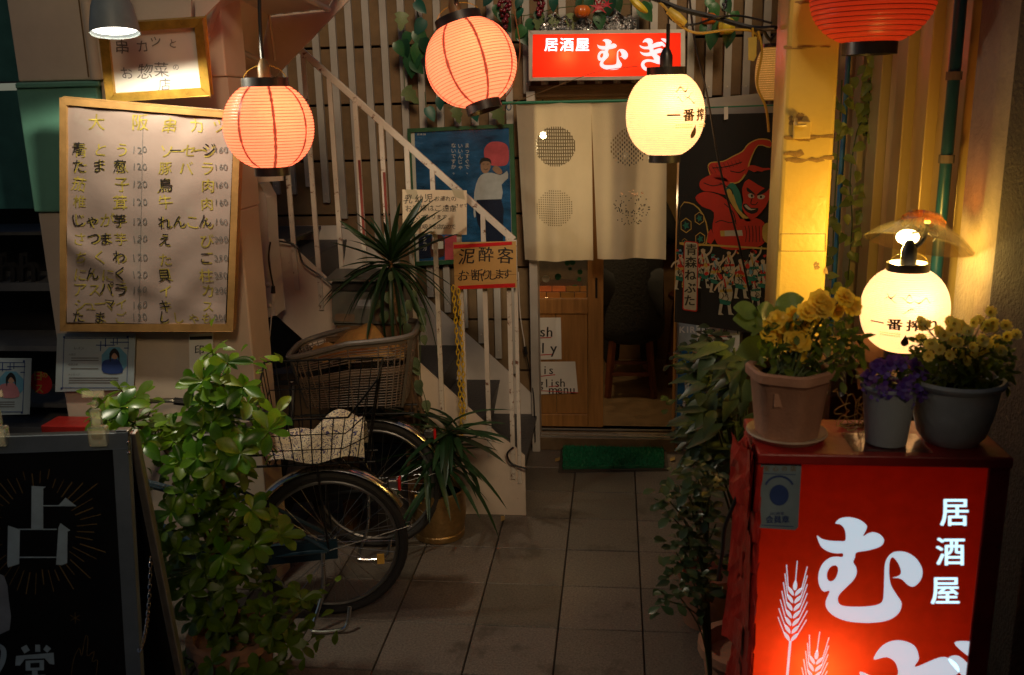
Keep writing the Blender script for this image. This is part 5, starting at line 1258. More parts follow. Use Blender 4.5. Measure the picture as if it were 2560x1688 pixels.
t, f = note('paper_note', 'white handwritten note taped over the beer poster panel behind the leaves', [(1741, 812), (1850, 822), (1846, 985), (1752, 965)], bp2, off=.003)
f.text('There is', 1752, 825, 26, jit=.02, bold=.012, adv=1.05).text('no', 1750, 852, 30, jit=.02, bold=.012, adv=1.0); f.build('lettering', 'ink', t)['kind'] = 'stuff'
Flat(bp2, .0058).line([(1755, 838), (1830, 843)], 2).build('underline', 'redprint', t)

# ================================================================ door mat
mtg = thing('door_mat', 'green artificial turf mat in front of the sliding door', 'mat', G(1530, 1150))
m4 = [G(1405, 1112), G(1662, 1106), G(1670, 1178), G(1397, 1182)]
MB().slab([p + V((0, 0, .012)) for p in m4], (0, 0, -.011)).build('rubber_edge', 'rubber', mtg, bevel=.002)
ins = [m4[0].lerp(m4[2], .012), m4[1].lerp(m4[3], .012), m4[2].lerp(m4[0], .035), m4[3].lerp(m4[1], .035)]
for k in range(4):                                       # four square turf tiles side by side
    a, b_ = k / 4 + .002, (k + 1) / 4 - .002
    q = [ins[0].lerp(ins[1], a), ins[0].lerp(ins[1], b_), ins[3].lerp(ins[2], b_), ins[3].lerp(ins[2], a)]
    MB().slab([p + V((0, 0, .026)) for p in q], (0, 0, -.013)).build('turf_tile', 'mat', mtg)
b = MB(); random.seed(3)
for _ in range(9000):
    u, v = random.random(), random.random(); p = ins[0].lerp(ins[1], u).lerp(ins[3].lerp(ins[2], u), v) + V((0, 0, .025))
    a = U(0, 6.28); d = V((math.cos(a), math.sin(a), 0)) * .0022; tl = V((U(-.006, .006), U(-.006, .006), U(.01, .019)))
    b.add([p - d, p + d, p + tl], [(0, 1, 2)])
b.build('turf_blades', 'turf', mtg, kind='stuff')
# ================================================================ letter box on a stand
mbx = thing('mailbox', 'old grey green metal letter box in front of the stairs', 'mailbox', A(915, 830, 4.05))
pm = PY(3.98); q = lambda x, y, o=0: pm.at(x, y, o)
a, b_ = q(826, 708), q(1012, 816)
MB().box(((a.x + b_.x) / 2, 4.075, (a.z + b_.z) / 2), (b_.x - a.x, .17, a.z - b_.z)).build('body', 'postbox', mbx, bevel=.004)
MB().slab([q(815, 702, .03), q(1022, 704, .03), q(1010, 676, -.19), q(842, 676, -.19)], (0, 0, .008)).build('lid', 'postbox', mbx, bevel=.002)
MB().slab([q(830, 706, .001), q(1008, 708, .001), q(1008, 728, .001), q(830, 726, .001)], (0, -.001, 0)).build('slot', 'dark', mbx)
MB().slab([q(830, 731, .002), q(1008, 734, .002), q(1006, 810, .002), q(832, 806, .002)], (0, -.004, 0)).build('door', 'postbox', mbx, bevel=.002)
MB().slab([q(881, 746, .007), q(941, 748, .007), q(941, 773, .007), q(881, 771, .007)], (0, -.002, 0)).build('name_plate', 'grey', mbx)
MB().slab([q(894, 749, .01), q(926, 750, .01), q(926, 766, .01), q(894, 765, .01)], (0, -.001, 0)).build('name_card', 'greyprint', mbx)
for x in (862, 962):
    MB().slab([q(x + dx_ , y, .007) for dx_, y in ((-25, 788), (-20, 784), (22, 786), (25, 790), (25, 802), (20, 805), (-20, 803), (-25, 799))], (0, -.0015, 0)).build('label_holder', 'cordp', mbx)
sd = thing('letter_box_stand', 'dark wooden stand under the letter box', 'stand', (a.x + .15, 4.07, 0))
MB().box(((a.x + b_.x) / 2, 4.07, b_.z - .06), (.4, .22, .02)).build('top', 'brown', sd)
for x in (-.16, .16): MB().box(((a.x + b_.x) / 2 + x, 4.07, (b_.z - .07) / 2), (.04, .18, b_.z - .07)).build('leg', 'brown', sd)
MB().box(((a.x + b_.x) / 2, 4.07, b_.z - .024), (.3, .17, .05)).build('spacer', 'brown', sd)
# ================================================================ yellow chain on the railing
chn = thing('plastic_chain', 'doubled yellow plastic chain hanging down from the stair railing', 'chain', A(1155, 1080, 4.13))
link_ = MB().tube([V((.0075 * math.cos(a_), 0, .017 * math.sin(a_) * (1 if abs(math.sin(a_)) < .9 else 1.05))) for a_ in [2 * math.pi * i / 12 for i in range(12)]], .0028, 6, True).mesh('chain_link', 'chain', True)
for (x0, y0, x1, y1, n) in ((1133, 722, 1153, 1092, 29), (1146, 730, 1160, 1040, 25)):
    for i in range(n):
        tt = i / (n - 1); p = A(x0 + (x1 - x0) * tt + 3 * math.sin(tt * 3), y0 + (y1 - y0) * tt, 4.135)
        put(link_, 'chain_link', Matrix.Translation(p) @ Euler((U(-.1, .1), U(-.06, .06), rad(20 + 80 * (i % 2)) + U(-.2, .2))).to_matrix().to_4x4(), chn)
# ================================================================ interior furniture and the seated guest
random.seed(8)
def stool(x, y, lab):
    t = thing('bar_stool', lab, 'stool', (x, y, .08), 'bar stools inside the door')
    MB().lathe([(.001, .0), (.15, 0), (.165, .012), (.165, .035), (.15, .045), (.001, .045)], 20, Matrix.Translation((x, y, .66))).build('seat', 'stool', t, smooth=True)
    for sx_ in (-1, 1):
        for sy_ in (-1, 1): MB().bar((x + sx_ * .1, y + sy_ * .1, .66), (x + sx_ * .15, y + sy_ * .15, .08), .034).build('leg', 'stool', t, bevel=.003)
    for a_, b_ in (((-1, -1), (1, -1)), ((1, -1), (1, 1)), ((1, 1), (-1, 1)), ((-1, 1), (-1, -1))):
        MB().bar((x + a_[0] * .137, y + a_[1] * .137, .24), (x + b_[0] * .137, y + b_[1] * .137, .24), .022).build('stretcher', 'stool', t)
gx_ = A(1578, 760, 5.95).x
stool(gx_, 6.0, 'dark wooden bar stool under the guest in the dark jacket'); stool(gx_ + .42, 6.25, 'dark wooden bar stool by the counter with an orange bag'); stool(gx_ - .5, 6.6, 'dark wooden bar stool half hidden behind the sliding door')
ctr = thing('bar_counter', 'dark wooden bar counter inside the doorway', 'counter', (gx_ + .2, 6.75, .08))
MB().box((gx_ + .1, 6.75, 1.02), (2.0, .42, .05)).build('worktop', 'stool', ctr, bevel=.006); MB().box((gx_ + .1, 6.85, .54), (1.9, .1, .92)).build('front_panel', 'brown', ctr)
bag = MB().ball((gx_ + .42, 6.22, .80), .11, 14, 8, (1.1, .8, .9)).build('orange_bag', 'pumpkin2', smooth=True); tag(bag, 'orange brown bag lying on the stool inside', 'bag')
nap = thing('paper_napkins', 'crumpled white napkins on the dark counter', 'napkin', (gx_ + .33, 6.6, 1.045))
b = MB()
b.grid(lambda u, v: V((gx_ + .33 + .1 * (u - .5), 6.6 + .08 * (v - .5), 1.05 + .05 * abs(math.sin(u * 7 + v * 3)) * math.sin(3.14 * u))), 8, 6); b.build('sheet', 'paper', nap)
bot = MB().lathe([(.001, 0), (.03, 0), (.032, .01), (.032, .12), (.012, .16), (.012, .2), (.001, .2)], 14, Matrix.Translation((gx_ + .5, 6.62, 1.046))).build('sauce_bottle', 'greenrod', smooth=True); tag(bot, 'small dark green bottle on the bar counter', 'bottle')
crt = thing('plastic_crate', 'pale slotted plastic crate under the counter inside', 'crate', (gx_ + .55, 6.45, .08))
c_ = V((gx_ + .55, 6.5, .3))
for i in range(6):
    MB().box(c_ + V((-.125 + .05 * i, -.14, 0)), (.018, .01, .3)).build('upright', 'slat', crt)
for i in range(5): MB().box(c_ + V((0, -.141, -.13 + .065 * i)), (.28, .008, .02)).build('slat', 'slat', crt)
MB().box(c_ + V((0, 0, -.14)), (.28, .27, .01)).build('bottom', 'slat', crt)
for s_ in (-1, 1): MB().box(c_ + V((s_ * .138, 0, 0)), (.008, .27, .3)).build('side', 'slat', crt)
# seated person seen from behind (head hidden by the curtain)
pr_ = thing('person', 'seated guest in a dark jacket seen from behind at the bar', 'person', (gx_, 6.0, .08))
def skin_body(nm, verts, edges, radii, m, root=0, sub=2):
    me = bpy.data.meshes.new(nm); me.from_pydata([tuple(v) for v in verts], edges, []); me.materials.append(M[m])
    o = bpy.data.objects.new(nm, me); o['at'] = (0, 0, 0); link(o, pr_)
    md = o.modifiers.new('skin', 'SKIN'); md.use_smooth_shade = True
    for i, r in enumerate(radii):
        sv = me.skin_vertices[0].data[i]; sv.radius = r if isinstance(r, tuple) else (r, r)
    me.skin_vertices[0].data[root].use_root = True
    s_ = o.modifiers.new('sub', 'SUBSURF'); s_.levels = sub; s_.render_levels = sub
    return o
gy = 6.0
bv = [(0, 0, .80), (0, .03, .95), (0, .05, 1.12), (0, .06, 1.27), (0, .09, 1.37), (0, .11, 1.45), (0, .13, 1.55), (0, .14, 1.64)]
arm = [(.17, .06, 1.29), (.25, .14, 1.1), (.2, .38, 1.09), (.17, .46, 1.1)]
leg = [(.09, .02, .78), (.13, .36, .74), (.13, .34, .4), (.13, .34, .16), (.13, .46, .13)]
vs = list(bv); es = [(i, i + 1) for i in range(7)]; rd = [(.17, .13), (.165, .12), (.185, .125), (.19, .115), (.075, .07), (.06, .06), (.085, .095), (.075, .085)]
for s_ in (-1, 1):
    k0 = len(vs); vs += [(s_ * x, y, z) for x, y, z in arm]; rd += [.062, .05, .038, .034]; es += [(3, k0), (k0, k0 + 1), (k0 + 1, k0 + 2), (k0 + 2, k0 + 3)]
    hand = k0 + 3
    for fgi in range(4):
        k1 = len(vs); fx = s_ * .17 + (fgi - 1.5) * .018
        vs += [(fx, .5, 1.1), (fx, .53 + .008 * (fgi in (1, 2)), 1.092), (fx, .55 + .008 * (fgi in (1, 2)), 1.075)]; rd += [.01, .009, .008]; es += [(hand, k1), (k1, k1 + 1), (k1 + 1, k1 + 2)]
    k1 = len(vs); vs += [(s_ * .135, .47, 1.1), (s_ * .125, .5, 1.09)]; rd += [.011, .009]; es += [(hand, k1), (k1, k1 + 1)]
    k0 = len(vs); vs += [(s_ * x, y, z) for x, y, z in leg]; rd += [.095, .078, .055, .042, .04]; es += [(0, k0)] + [(k0 + i, k0 + i + 1) for i in range(4)]
vs = [(x + gx_, y + gy, z) for x, y, z in vs]
skin_body('body', vs, es, rd, 'skin')
jv = [(0, -.03, .40), (0, -.02, .58), (0, .02, .9), (0, .045, 1.1), (0, .06, 1.27), (0, .085, 1.37)]
jr = [(.25, .2), (.24, .19), (.225, .165), (.22, .155), (.215, .14), (.09, .085)]; je = [(i, i + 1) for i in range(5)]
for s_ in (-1, 1):
    k0 = len(jv); jv += [(s_ * .175, .06, 1.285), (s_ * .255, .14, 1.1), (s_ * .205, .4, 1.09)]; jr += [.085, .07, .055]; je += [(4, k0), (k0, k0 + 1), (k0 + 1, k0 + 2)]
skin_body('jacket', [(x + gx_, y + gy, z) for x, y, z in jv], je, jr, 'cloth')
tv = [(0, 0, .78)]; tr_ = [(.18, .15)]; te = []
for s_ in (-1, 1):
    k0 = len(tv); tv += [(s_ * x, y, z) for x, y, z in leg[:4]]; tr_ += [.11, .092, .07, .06]; te += [(0, k0), (k0, k0 + 1), (k0 + 1, k0 + 2), (k0 + 2, k0 + 3)]
skin_body('trousers', [(x + gx_, y + gy, z) for x, y, z in tv], te, tr_, 'jeans')
MB().ball((gx_, gy + .125, 1.62), .108, 16, 10, (.9, 1, 1.05)).build('hair', 'hair', pr_, smooth=True)
MB().ball((gx_, gy + .245, 1.58), .016, 8, 5).build('nose', 'skin', pr_, smooth=True)
for s_ in (-1, 1): MB().ball((gx_ + s_ * .1, gy + .14, 1.58), .022, 8, 5, (.4, .8, 1.3)).build('ear', 'skin', pr_, smooth=True); MB().ball((gx_ + s_ * .035, gy + .232, 1.605), .011, 8, 5).build('eye', 'fwhite', pr_, smooth=True)
MB().box((gx_, gy + .236, 1.545), (.045, .006, .008)).build('mouth', 'redbox', pr_)
# ================================================================ bicycles
random.seed(13)
def bicycle(label, base, head, basket, col, group):
    base = V(base); f_ = V((-math.cos(head), -math.sin(head), 0)); s_ = V((f_.y, -f_.x, 0))    # s_ points away from the street
    W = lambda a, b, c: base + f_ * a + s_ * b + V((0, 0, c))
    t = thing('bicycle', label, 'bicycle', base, group); r = .305
    def wheel(cx, nm):
        wp_ = bpy.data.objects.new('wheel', None); wp_.location = W(cx, 0, r); wp_['at'] = tuple(W(cx, 0, r)); link(wp_, t)
        ci = lambda rr, n=48: [W(cx + rr * math.cos(2 * math.pi * i / n), 0, r + rr * math.sin(2 * math.pi * i / n)) for i in range(n)]
        MB().tube(ci(r - .019), .019, 8, True).build('tyre', 'tyre', wp_, smooth=True)
        MB().tube(ci(r - .043), .0085, 6, True).build('rim', 'rim', wp_, smooth=True)
        b = MB()
        for i in range(32):
            a = 2 * math.pi * i / 32; sg_ = 1 if i % 2 else -1; a2 = a + sg_ * .9 * (1 if i % 4 < 2 else -1)
            b.tube([W(cx + .024 * math.cos(a2), sg_ * .025, r + .024 * math.sin(a2)), W(cx + (r - .046) * math.cos(a), 0, r + (r - .046) * math.sin(a))], .0011, 4)
        b.build('spokes', 'spoke', wp_, kind='stuff')
        MB().tube([W(cx, -.045, r), W(cx, .045, r)], .017, 10).build('hub', 'chrome', wp_, smooth=True)
        for a in (-.35,):
            p = W(cx + (r - .1) * math.cos(math.pi + a), -.012, r + (r - .1) * math.sin(a)); R_ = Matrix((f_, s_, V((0, 0, 1)))).transposed()
            MB().box(p, (.03, .006, .045), R_).build('spoke_reflector', 'amber', wp_, bevel=.004)
    wheel(0, 'rear'); wheel(1.04, 'front')
    def fender(cx, a0, a1, rr=.328):
        n = 26; vs = []; fs_ = []
        for i in range(n + 1):
            a = rad(a0 + (a1 - a0) * i / n)
            for j in range(7):
                th = rad(-75 + 25 * j); ro = rr - .016 + .02 * math.cos(th); vs.append(W(cx + ro * math.cos(a), .026 * math.sin(th), r + ro * math.sin(a)))
        for i in range(n):
            for j in range(6): fs_.append((i * 7 + j, i * 7 + j + 1, i * 7 + j + 8, i * 7 + j + 7))
        b = MB(); b.add(vs, fs_); b.build('mudguard', 'chrome', t, smooth=True)
    fender(0, 38, 152); fender(1.04, -20, 150)
    tb = lambda nm, pts, rr, m='x', sm=True: MB().tube([W(*p) for p in pts], rr, 8).build(nm, col if m == 'x' else m, t, smooth=sm)
    bb = (.44, 0, .27)
    tb('frame', [(.36, 0, .62), bb], .017); tb('frame', [bb, (.86, 0, .56)], .019); tb('frame', [(.40, 0, .5), (.87, 0, .66)], .017); tb('frame', [(.885, 0, .54), (.85, 0, .74)], .02)
    for q in (-.06, .06):
        tb('frame', [(.42, q * .5, .27), (0, q, r)], .010); tb('frame', [(.37, q * .4, .56), (0, q, r)], .009)
        tb('fork', [(.885, q * .6, .54), (.93, q, .42), (1.04, q, r)], .010)
        tb('mudguard_stay', [(0, q, r), (-.32, q * .3, r + .07)], .0025, 'spoke'); tb('rack_stay', [(0, q, r), (.02, q, .655)], .004, 'darkmetal')
        tb('rack_rail', [(.3, q, .665), (-.2, q, .665)], .005, 'darkmetal')
    for a in (-.18, -.06, .06, .18): tb('rack_bar', [(a, -.06, .665), (a, .06, .665)], .004, 'darkmetal')
    tb('seat_post', [(.36, 0, .6), (.335, 0, .8)], .013, 'chrome')
    sd_ = MB()
    sd_.grid(lambda u, v: W(.335 + .15 - .3 * u, (v - .5) * (.05 + .15 * u ** 1.5), .84 + .025 * math.sin(u * 3.1) - .06 * abs(v - .5) ** 1.6 + .02 * u), 10, 8)
    sd_.grid(lambda u, v: W(.335 + .15 - .3 * u, (v - .5) * (.05 + .15 * u ** 1.5) * .92, .79 + .02 * u), 10, 8); sd_.build('saddle', 'black', t, smooth=True)
    tb('stem', [(.85, 0, .72), (.8, 0, .82)], .012, 'chrome')
    MB().tube(crom([W(.5, -.2, .84), W(.62, -.2, .86), W(.75, -.12, .87), W(.8, 0, .82), W(.75, .12, .87), W(.62, .2, .86), W(.5, .2, .84)], 5, False), .0105, 8).build('handlebar', 'chrome', t, smooth=True)
    for q in (-.2, .2): tb('grip', [(.5, q, .84), (.6, q, .856)], .016, 'black')
    MB().lathe([(.08, -.004), (.085, 0), (.08, .004)], 24, Matrix.Translation(W(.44, -.05, .27)) @ s_.to_track_quat('Z', 'Y').to_matrix().to_4x4()).build('chainring', 'darkmetal', t)
    MB().slab([W(.56, -.055, .32), W(.56, -.055, .24), W(-.03, -.055, .27), W(-.03, -.055, .34)], s_ * .02).build('chain_guard', col, t, bevel=.004)
    tb('crank', [(.44, -.075, .27), (.36, -.075, .13)], .008, 'chrome'); tb('crank', [(.44, .075, .27), (.52, .075, .41)], .008, 'chrome')
    MB().box(W(.36, -.12, .13), (.08, .08, .02), Matrix((f_, s_, V((0, 0, 1)))).transposed()).build('pedal', 'black', t); MB().box(W(.52, .12, .41), (.08, .08, .02), Matrix((f_, s_, V((0, 0, 1)))).transposed()).build('pedal', 'black', t)
    # stand: a bent tube under the axle
    MB().tube(crom([W(.02, -.075, r), W(.03, -.1, .15), W(.07, -.14, .03), W(.06, -.15, .012), W(-.02, -.15, .012), W(-.06, -.15, .03), W(-.075, -.13, .1)], 5, False), .008, 8).build('kickstand', 'chrome', t, smooth=True)
    sp = MB(); sp.tube([W(.02 + .006 * math.cos(i * 1.2), -.085 + .006 * math.sin(i * 1.2), r - .03 - .1 * i / 60) for i in range(60)], .0014, 4); sp.build('stand_spring', 'spoke', t)
    # lamp on the mudguard
    a = rad(148); p = W(.335 * math.cos(a) - .012, 0, r + .335 * math.sin(a) + .012)
    p = W(-.345 * math.cos(rad(42)), 0, r + .35 * math.sin(rad(42)))
    R_ = Matrix((f_, s_, V((0, 0, 1)))).transposed()
    tl = MB().box(p + V((0, 0, .012)), (.045, .04, .04), R_).build('tail_lamp', 'chrome', t, bevel=.008)
    MB().box(p + V((0, 0, .008)) - f_ * .026, (.012, .042, .05), R_).build('tail_lens', 'redlens', t, bevel=.005)
    MB().tube([W(-.32, .03 * math.cos(x), r + .07 + .01 * math.sin(x)) for x in [math.pi * i / 8 for i in range(-8, 8)]], .003, 5).build('stay_clip', 'chrome', t)
    # basket
    if basket == 'wire':
        bk_ = bpy.data.objects.new('rear_basket', None); bk_.location = W(.05, 0, .68); bk_['at'] = tuple(W(.05, 0, .68)); link(bk_, t)
        L0, L1, D0, D1 = (-.17, .19), (-.235, .225), .115, .15
        zf, zb_ = .19, .33; z0 = .685
        def bp_(u, v, side):                   # u along, v up 0..1
            hgt = {'f': zf, 'b': zb_, 'r': None, 'l': zf}[side]
            lo = L0[0] + (L0[1] - L0[0]) * u; hi = L1[0] + (L1[1] - L1[0]) * u
            if side in 'fb':
                sg_ = -1 if side == 'f' else 1; h_ = hgt + ((zb_ - zf) * max(0, 1 - u / .25) if side == 'f' else 0)
                return W(lo + (hi - lo) * v, sg_ * (D0 + (D1 - D0) * v), z0 + h_ * v)
            x_ = (L0[0] + (L1[0] - L0[0]) * v) if side == 'r' else (L0[1] + (L1[1] - L0[1]) * v)
            h_ = zb_ if side == 'r' else zf + (zb_ - zf) * u
            d_ = D0 + (D1 - D0) * v; return W(x_, -d_ + 2 * d_ * u, z0 + h_ * v)
        wire = lambda P_, rr=.0023: MB().tube(P_, rr, 5).build('wire', 'blackwire', bk_)
        for side, n in (('f', 11), ('b', 11), ('r', 7), ('l', 7)):
            for i in range(n + 1): wire([bp_(i / n, 0, side), bp_(i / n, 1, side)])
            for v in (0, .33, .66): wire([bp_(i / 8, v, side) for i in range(9)])
            wire([bp_(i / 8, 1, side) for i in range(9)], .0042)
        for i in range(9): wire([W(L0[0] + (L0[1] - L0[0]) * i / 8, -D0, z0), W(L0[0] + (L0[1] - L0[0]) * i / 8, D0, z0)])
        def cl(u, v):
            a_ = .13 * (1 - abs(2 * v - 1) ** 3)
            return W(-.165 + .36 * u, -D0 + .01 + .2 * v, z0 + .012 + a_ * (.75 + .28 * math.sin(u * 5.2 + .6) + .14 * math.sin(u * 13 + v * 6)) + .012 * math.sin(v * 17 + u * 9))
        o = MB().grid(cl, 40, 30).build('floral_cloth', 'floral', None, smooth=True); tag(o, 'cream cloth with dark blue scroll pattern lying in the black wire basket', 'cloth')
    else:
        bk_ = bpy.data.objects.new('rear_basket', None); bk_.location = W(.0, 0, .70); bk_['at'] = tuple(W(0, 0, .70)); link(bk_, t)
        z0, h_ = .71, .31
        def rp(u, v):                          # around the rim (u 0..1), v up
            a = 2 * math.pi * u; k_ = .78 + .22 * v
            cx_ = abs(math.cos(a)) ** .42 * (1 if math.cos(a) > 0 else -1); sy_ = abs(math.sin(a)) ** .42 * (1 if math.sin(a) > 0 else -1)
            return W(.05 + cx_ * .275 * k_, sy_ * .18 * k_, z0 + (h_ - .07 * max(0, cx_) + .02 * max(0, -cx_)) * v)
        N_ = 72
        for i in range(22):
            v = .06 + .8 * i / 21
            if i in (15, 16): continue
            MB().tube([rp(j / N_, v) for j in range(N_)], .0026, 4, True).build('weave_ring', 'bask', bk_)
        for j in range(36): MB().tube([rp(j / 36, v) for v in (.02, .3, .6, .9)], .0032, 4).build('upright', 'bask', bk_)
        for v0, v1 in ((.5, .58),):
            b = MB(); b.grid(lambda u, v: rp(u, v0 + (v1 - v0) * v), N_, 1); b.build('band', 'bask', bk_)
        b = MB(); b.tube([rp(j / N_, .98) for j in range(N_)], .012, 8, True); b.build('rim', 'baskrim', bk_, smooth=True)
        b = MB(); b.grid(lambda u, v: rp(u, .9 + .08 * v), N_, 1); b.build('collar', 'bask', bk_)
        for u in (.58, .92, .42, .08): 
            b = MB(); b.grid(lambda a_, v: rp(u - .016 * (1 + .8 * v ** 4) + .032 * (1 + .8 * v ** 4) * a_, v * .95) * 1.0 + (rp(u, v) - W(0, 0, rp(u, v).z)).normalized() * .004, 3, 10); b.build('corner_strap', 'baskrim', bk_)
        b = MB(); b.lathe([(.001, 0), (.15, 0)], 20, Matrix.Translation(W(0, 0, z0 + .01))); b.build('floor', 'bask', bk_)
        def bag_(u, v):
            return W(.25 - .42 * u, -.12 + .24 * v, z0 + .22 + .12 * max(0, math.sin(u * 3.3 - .1)) * (1 - abs(2 * v - 1) ** 2) * (.8 + .3 * math.sin(u * 9 + v * 4)) + .012 * math.sin(u * 23 + v * 9))
        o = MB().grid(bag_, 26, 18).build('tan_cover', 'tanbag', None, smooth=True); tag(o, 'crumpled tan cover heaped in the grey plastic bicycle basket', 'cover')
    return t
M['baskrim'] = mat('plastic_basket_rim', (.13, .115, .1), .35, var=.2, sc=20)
def floral():
    m = mat('floral_cloth', (.52, .43, .28), .85, var=.06, bump=.3, bsc=60); t = m.node_tree; N = t.nodes; L = t.links; b = N['Principled BSDF']
    tc = N.new('ShaderNodeTexCoord'); n = N.new('ShaderNodeTexNoise'); n.inputs['Scale'].default_value = 17; n.inputs['Detail'].default_value = 2; n.inputs['Distortion'].default_value = 2.5
    L.new(tc.outputs['Object'], n.inputs['Vector']); w_ = N.new('ShaderNodeMath'); w_.operation = 'PINGPONG'; w_.inputs[1].default_value = .06; L.new(n.outputs['Fac'], w_.inputs[0])
    r = N.new('ShaderNodeValToRGB'); r.color_ramp.elements[0].position = .012; r.color_ramp.elements[0].color = (.035, .03, .09, 1); r.color_ramp.elements[1].position = .022; r.color_ramp.elements[1].color = (.52, .43, .28, 1)
    L.new(w_.outputs[0], r.inputs[0]); L.new(r.outputs[0], b.inputs['Base Color']); return m
M['floral'] = floral()
bicycle('nearer bicycle with a black wire rear basket and dented chrome mudguard', G(840, 1533), rad(10), 'wire', 'frameblue', 'bicycles parked by the stairs')
bicycle('farther bicycle with a grey plastic rear basket holding a tan cover', G(948, 1366), rad(6), 'plastic', 'darkmetal', 'bicycles parked by the stairs')

# ================================================================ leaves
def leafmesh(nm, m, shape='ob', n=6, curl=.25, fold=.18, wave=0, tip=1.0):
    vs = []; fs_ = []
    for i in range(n + 1):
        t_ = i / n
        if shape == 'ob': w_ = .02 + .25 * math.sin(math.pi * min(1, t_ ** 1.75)) ** .62 if t_ < 1 else .05
        elif shape == 'lance': w_ = .015 + .15 * math.sin(math.pi * t_ ** .8) ** 1.1
        elif shape == 'heart': w_ = .03 + .33 * math.sin(math.pi * min(1, (t_ * .9 + .1) ** .75)) if t_ < 1 else .01
        elif shape == 'sword': w_ = .045 * (math.sin(math.pi * min(1, .14 + t_ * .86)) ** .6 if t_ < 1 else .02)
        elif shape == 'oval': w_ = .02 + .24 * math.sin(math.pi * t_) ** .75 if 0 < t_ < 1 else .02
        elif shape == 'monst': w_ = (.04 + .4 * math.sin(math.pi * (t_ * .9 + .1) ** .7)) * (1 if i % 2 else .62) if t_ < 1 else .01
        z = -curl * t_ * t_ + wave * math.sin(t_ * 9)
        vs += [(t_, -w_, z + w_ * fold * 2), (t_, 0, z), (t_, w_, z + w_ * fold * 2)]
    for i in range(n):
        a = 3 * i; fs_ += [(a, a + 3, a + 4, a + 1), (a + 1, a + 4, a + 5, a + 2)]
    b = MB(); b.add(vs, fs_); return b.mesh(nm, m, True)
def lm(p, d, up, s, wy=1.0):
    x = V(d).normalized(); z = V(up) - x * V(up).dot(x)
    if z.length < 1e-3: z = V((1, 0, 0)) - x * x.x
    z.normalize(); y = z.cross(x)
    return Matrix.Translation(V(p)) @ Matrix((x, y, z)).transposed().to_4x4() @ Matrix.Diagonal((s, s * wy, s, 1))
def leaves(parent, lst, name='leaf', most=300, m=None):
    """lst of (mesh, matrix): the nearest ones are parts of their own, the rest one joined part"""
    lst = sorted(lst, key=lambda q: (q[1].translation - O0).length)
    for me, mt in lst[:most]: put(me, name, mt, parent)
    rest = lst[most:]
    if rest:
        b = MB()
        for me, mt in rest: b.add([mt @ v.co for v in me.vertices], [tuple(p.vertices) for p in me.polygons])
        b.build('foliage', m or lst[0][0].materials[0], parent, kind='stuff', smooth=True)
def rdir(up=0.0):
    while True:
        v = V((U(-1, 1), U(-1, 1), U(-1, 1)))
        if .1 < v.length < 1: v.normalize(); v.z += up; return v.normalized()
# ---- glossy shrub at the left
random.seed(31)
obl = [leafmesh('shrub_leaf', 'l_shrub', 'ob', 8, c, f) for c, f in ((.12, .12), (.3, .2), (.45, .1), (.05, .25), (.6, .3), (.2, .02))] + [leafmesh('shrub_leaf', 'l_shrub2', 'ob', 8, .35, .25)]
shb = thing('glossy_shrub', 'tall glossy green shrub with rosettes of leaves between the black board and bicycles', 'shrub', (A(585, 1680, 2.7).x, 2.7, 0))
ros = [(565, 905), (500, 948), (545, 955), (602, 962), (622, 1002), (560, 1012), (502, 1012), (680, 1040), (572, 1062), (512, 1062), (612, 1088), (548, 1112), (600, 1132), (302, 1012), (248, 1032), (342, 1002), (382, 1032), (330, 1052), (402, 1062), (370, 1092), (432, 1112), (352, 1122), (280, 1055),
       (470, 1082), (452, 1142), (502, 1152), (560, 1152), (462, 1232), (502, 1232), (542, 1262), (602, 1182), (648, 1292), (622, 1272), (672, 1332), (600, 1332), (400, 1330), (442, 1362), (492, 1322), (522, 1382), (562, 1332), (392, 1445), (432, 1442), (472, 1442), (522, 1442), (562, 1472), (602, 1432), (640, 1372), (512, 1502), (452, 1492), (402, 1402), (350, 1460),
       (522, 1562), (572, 1572), (622, 1562), (562, 1622), (612, 1642), (662, 1612), (756, 1502), (702, 1592), (642, 1682), (582, 1682), (532, 1642), (682, 1542), (742, 1602), (480, 1560), (470, 1640), (690, 1670), (580, 1400), (540, 1210), (440, 1280)]
trk = [crom([A(600, 1760, 2.72), A(585, 1500, 2.74), A(562, 1300, 2.72), A(552, 1100, 2.74), A(560, 935, 2.76)], 6, False), crom([A(585, 1500, 2.74), A(480, 1270, 2.7), A(410, 1120, 2.7), A(310, 1040, 2.72)], 6, False), crom([A(590, 1620, 2.73), A(690, 1590, 2.7), A(745, 1530, 2.68)], 6, False)]
base_ = trk[0][0].copy(); base_.z = .2
MB().tube([V((base_.x, 2.72, .12)), base_] + trk[0], .011, 7).build('trunk', 'bark', shb, smooth=True)
for tk in trk[1:]: MB().tube(tk, .007, 6).build('branch', 'bark', shb, smooth=True)
MB().lathe([(.11, 0), (.14, .2), (.155, .2), (.155, .23), (.13, .23), (.12, .18), (.001, .18)], 20, Matrix.Translation((base_.x, 2.72, 0))).build('planter', 'terra', shb, smooth=True)
alltr = [p for tk in trk for p in tk]; LL = []
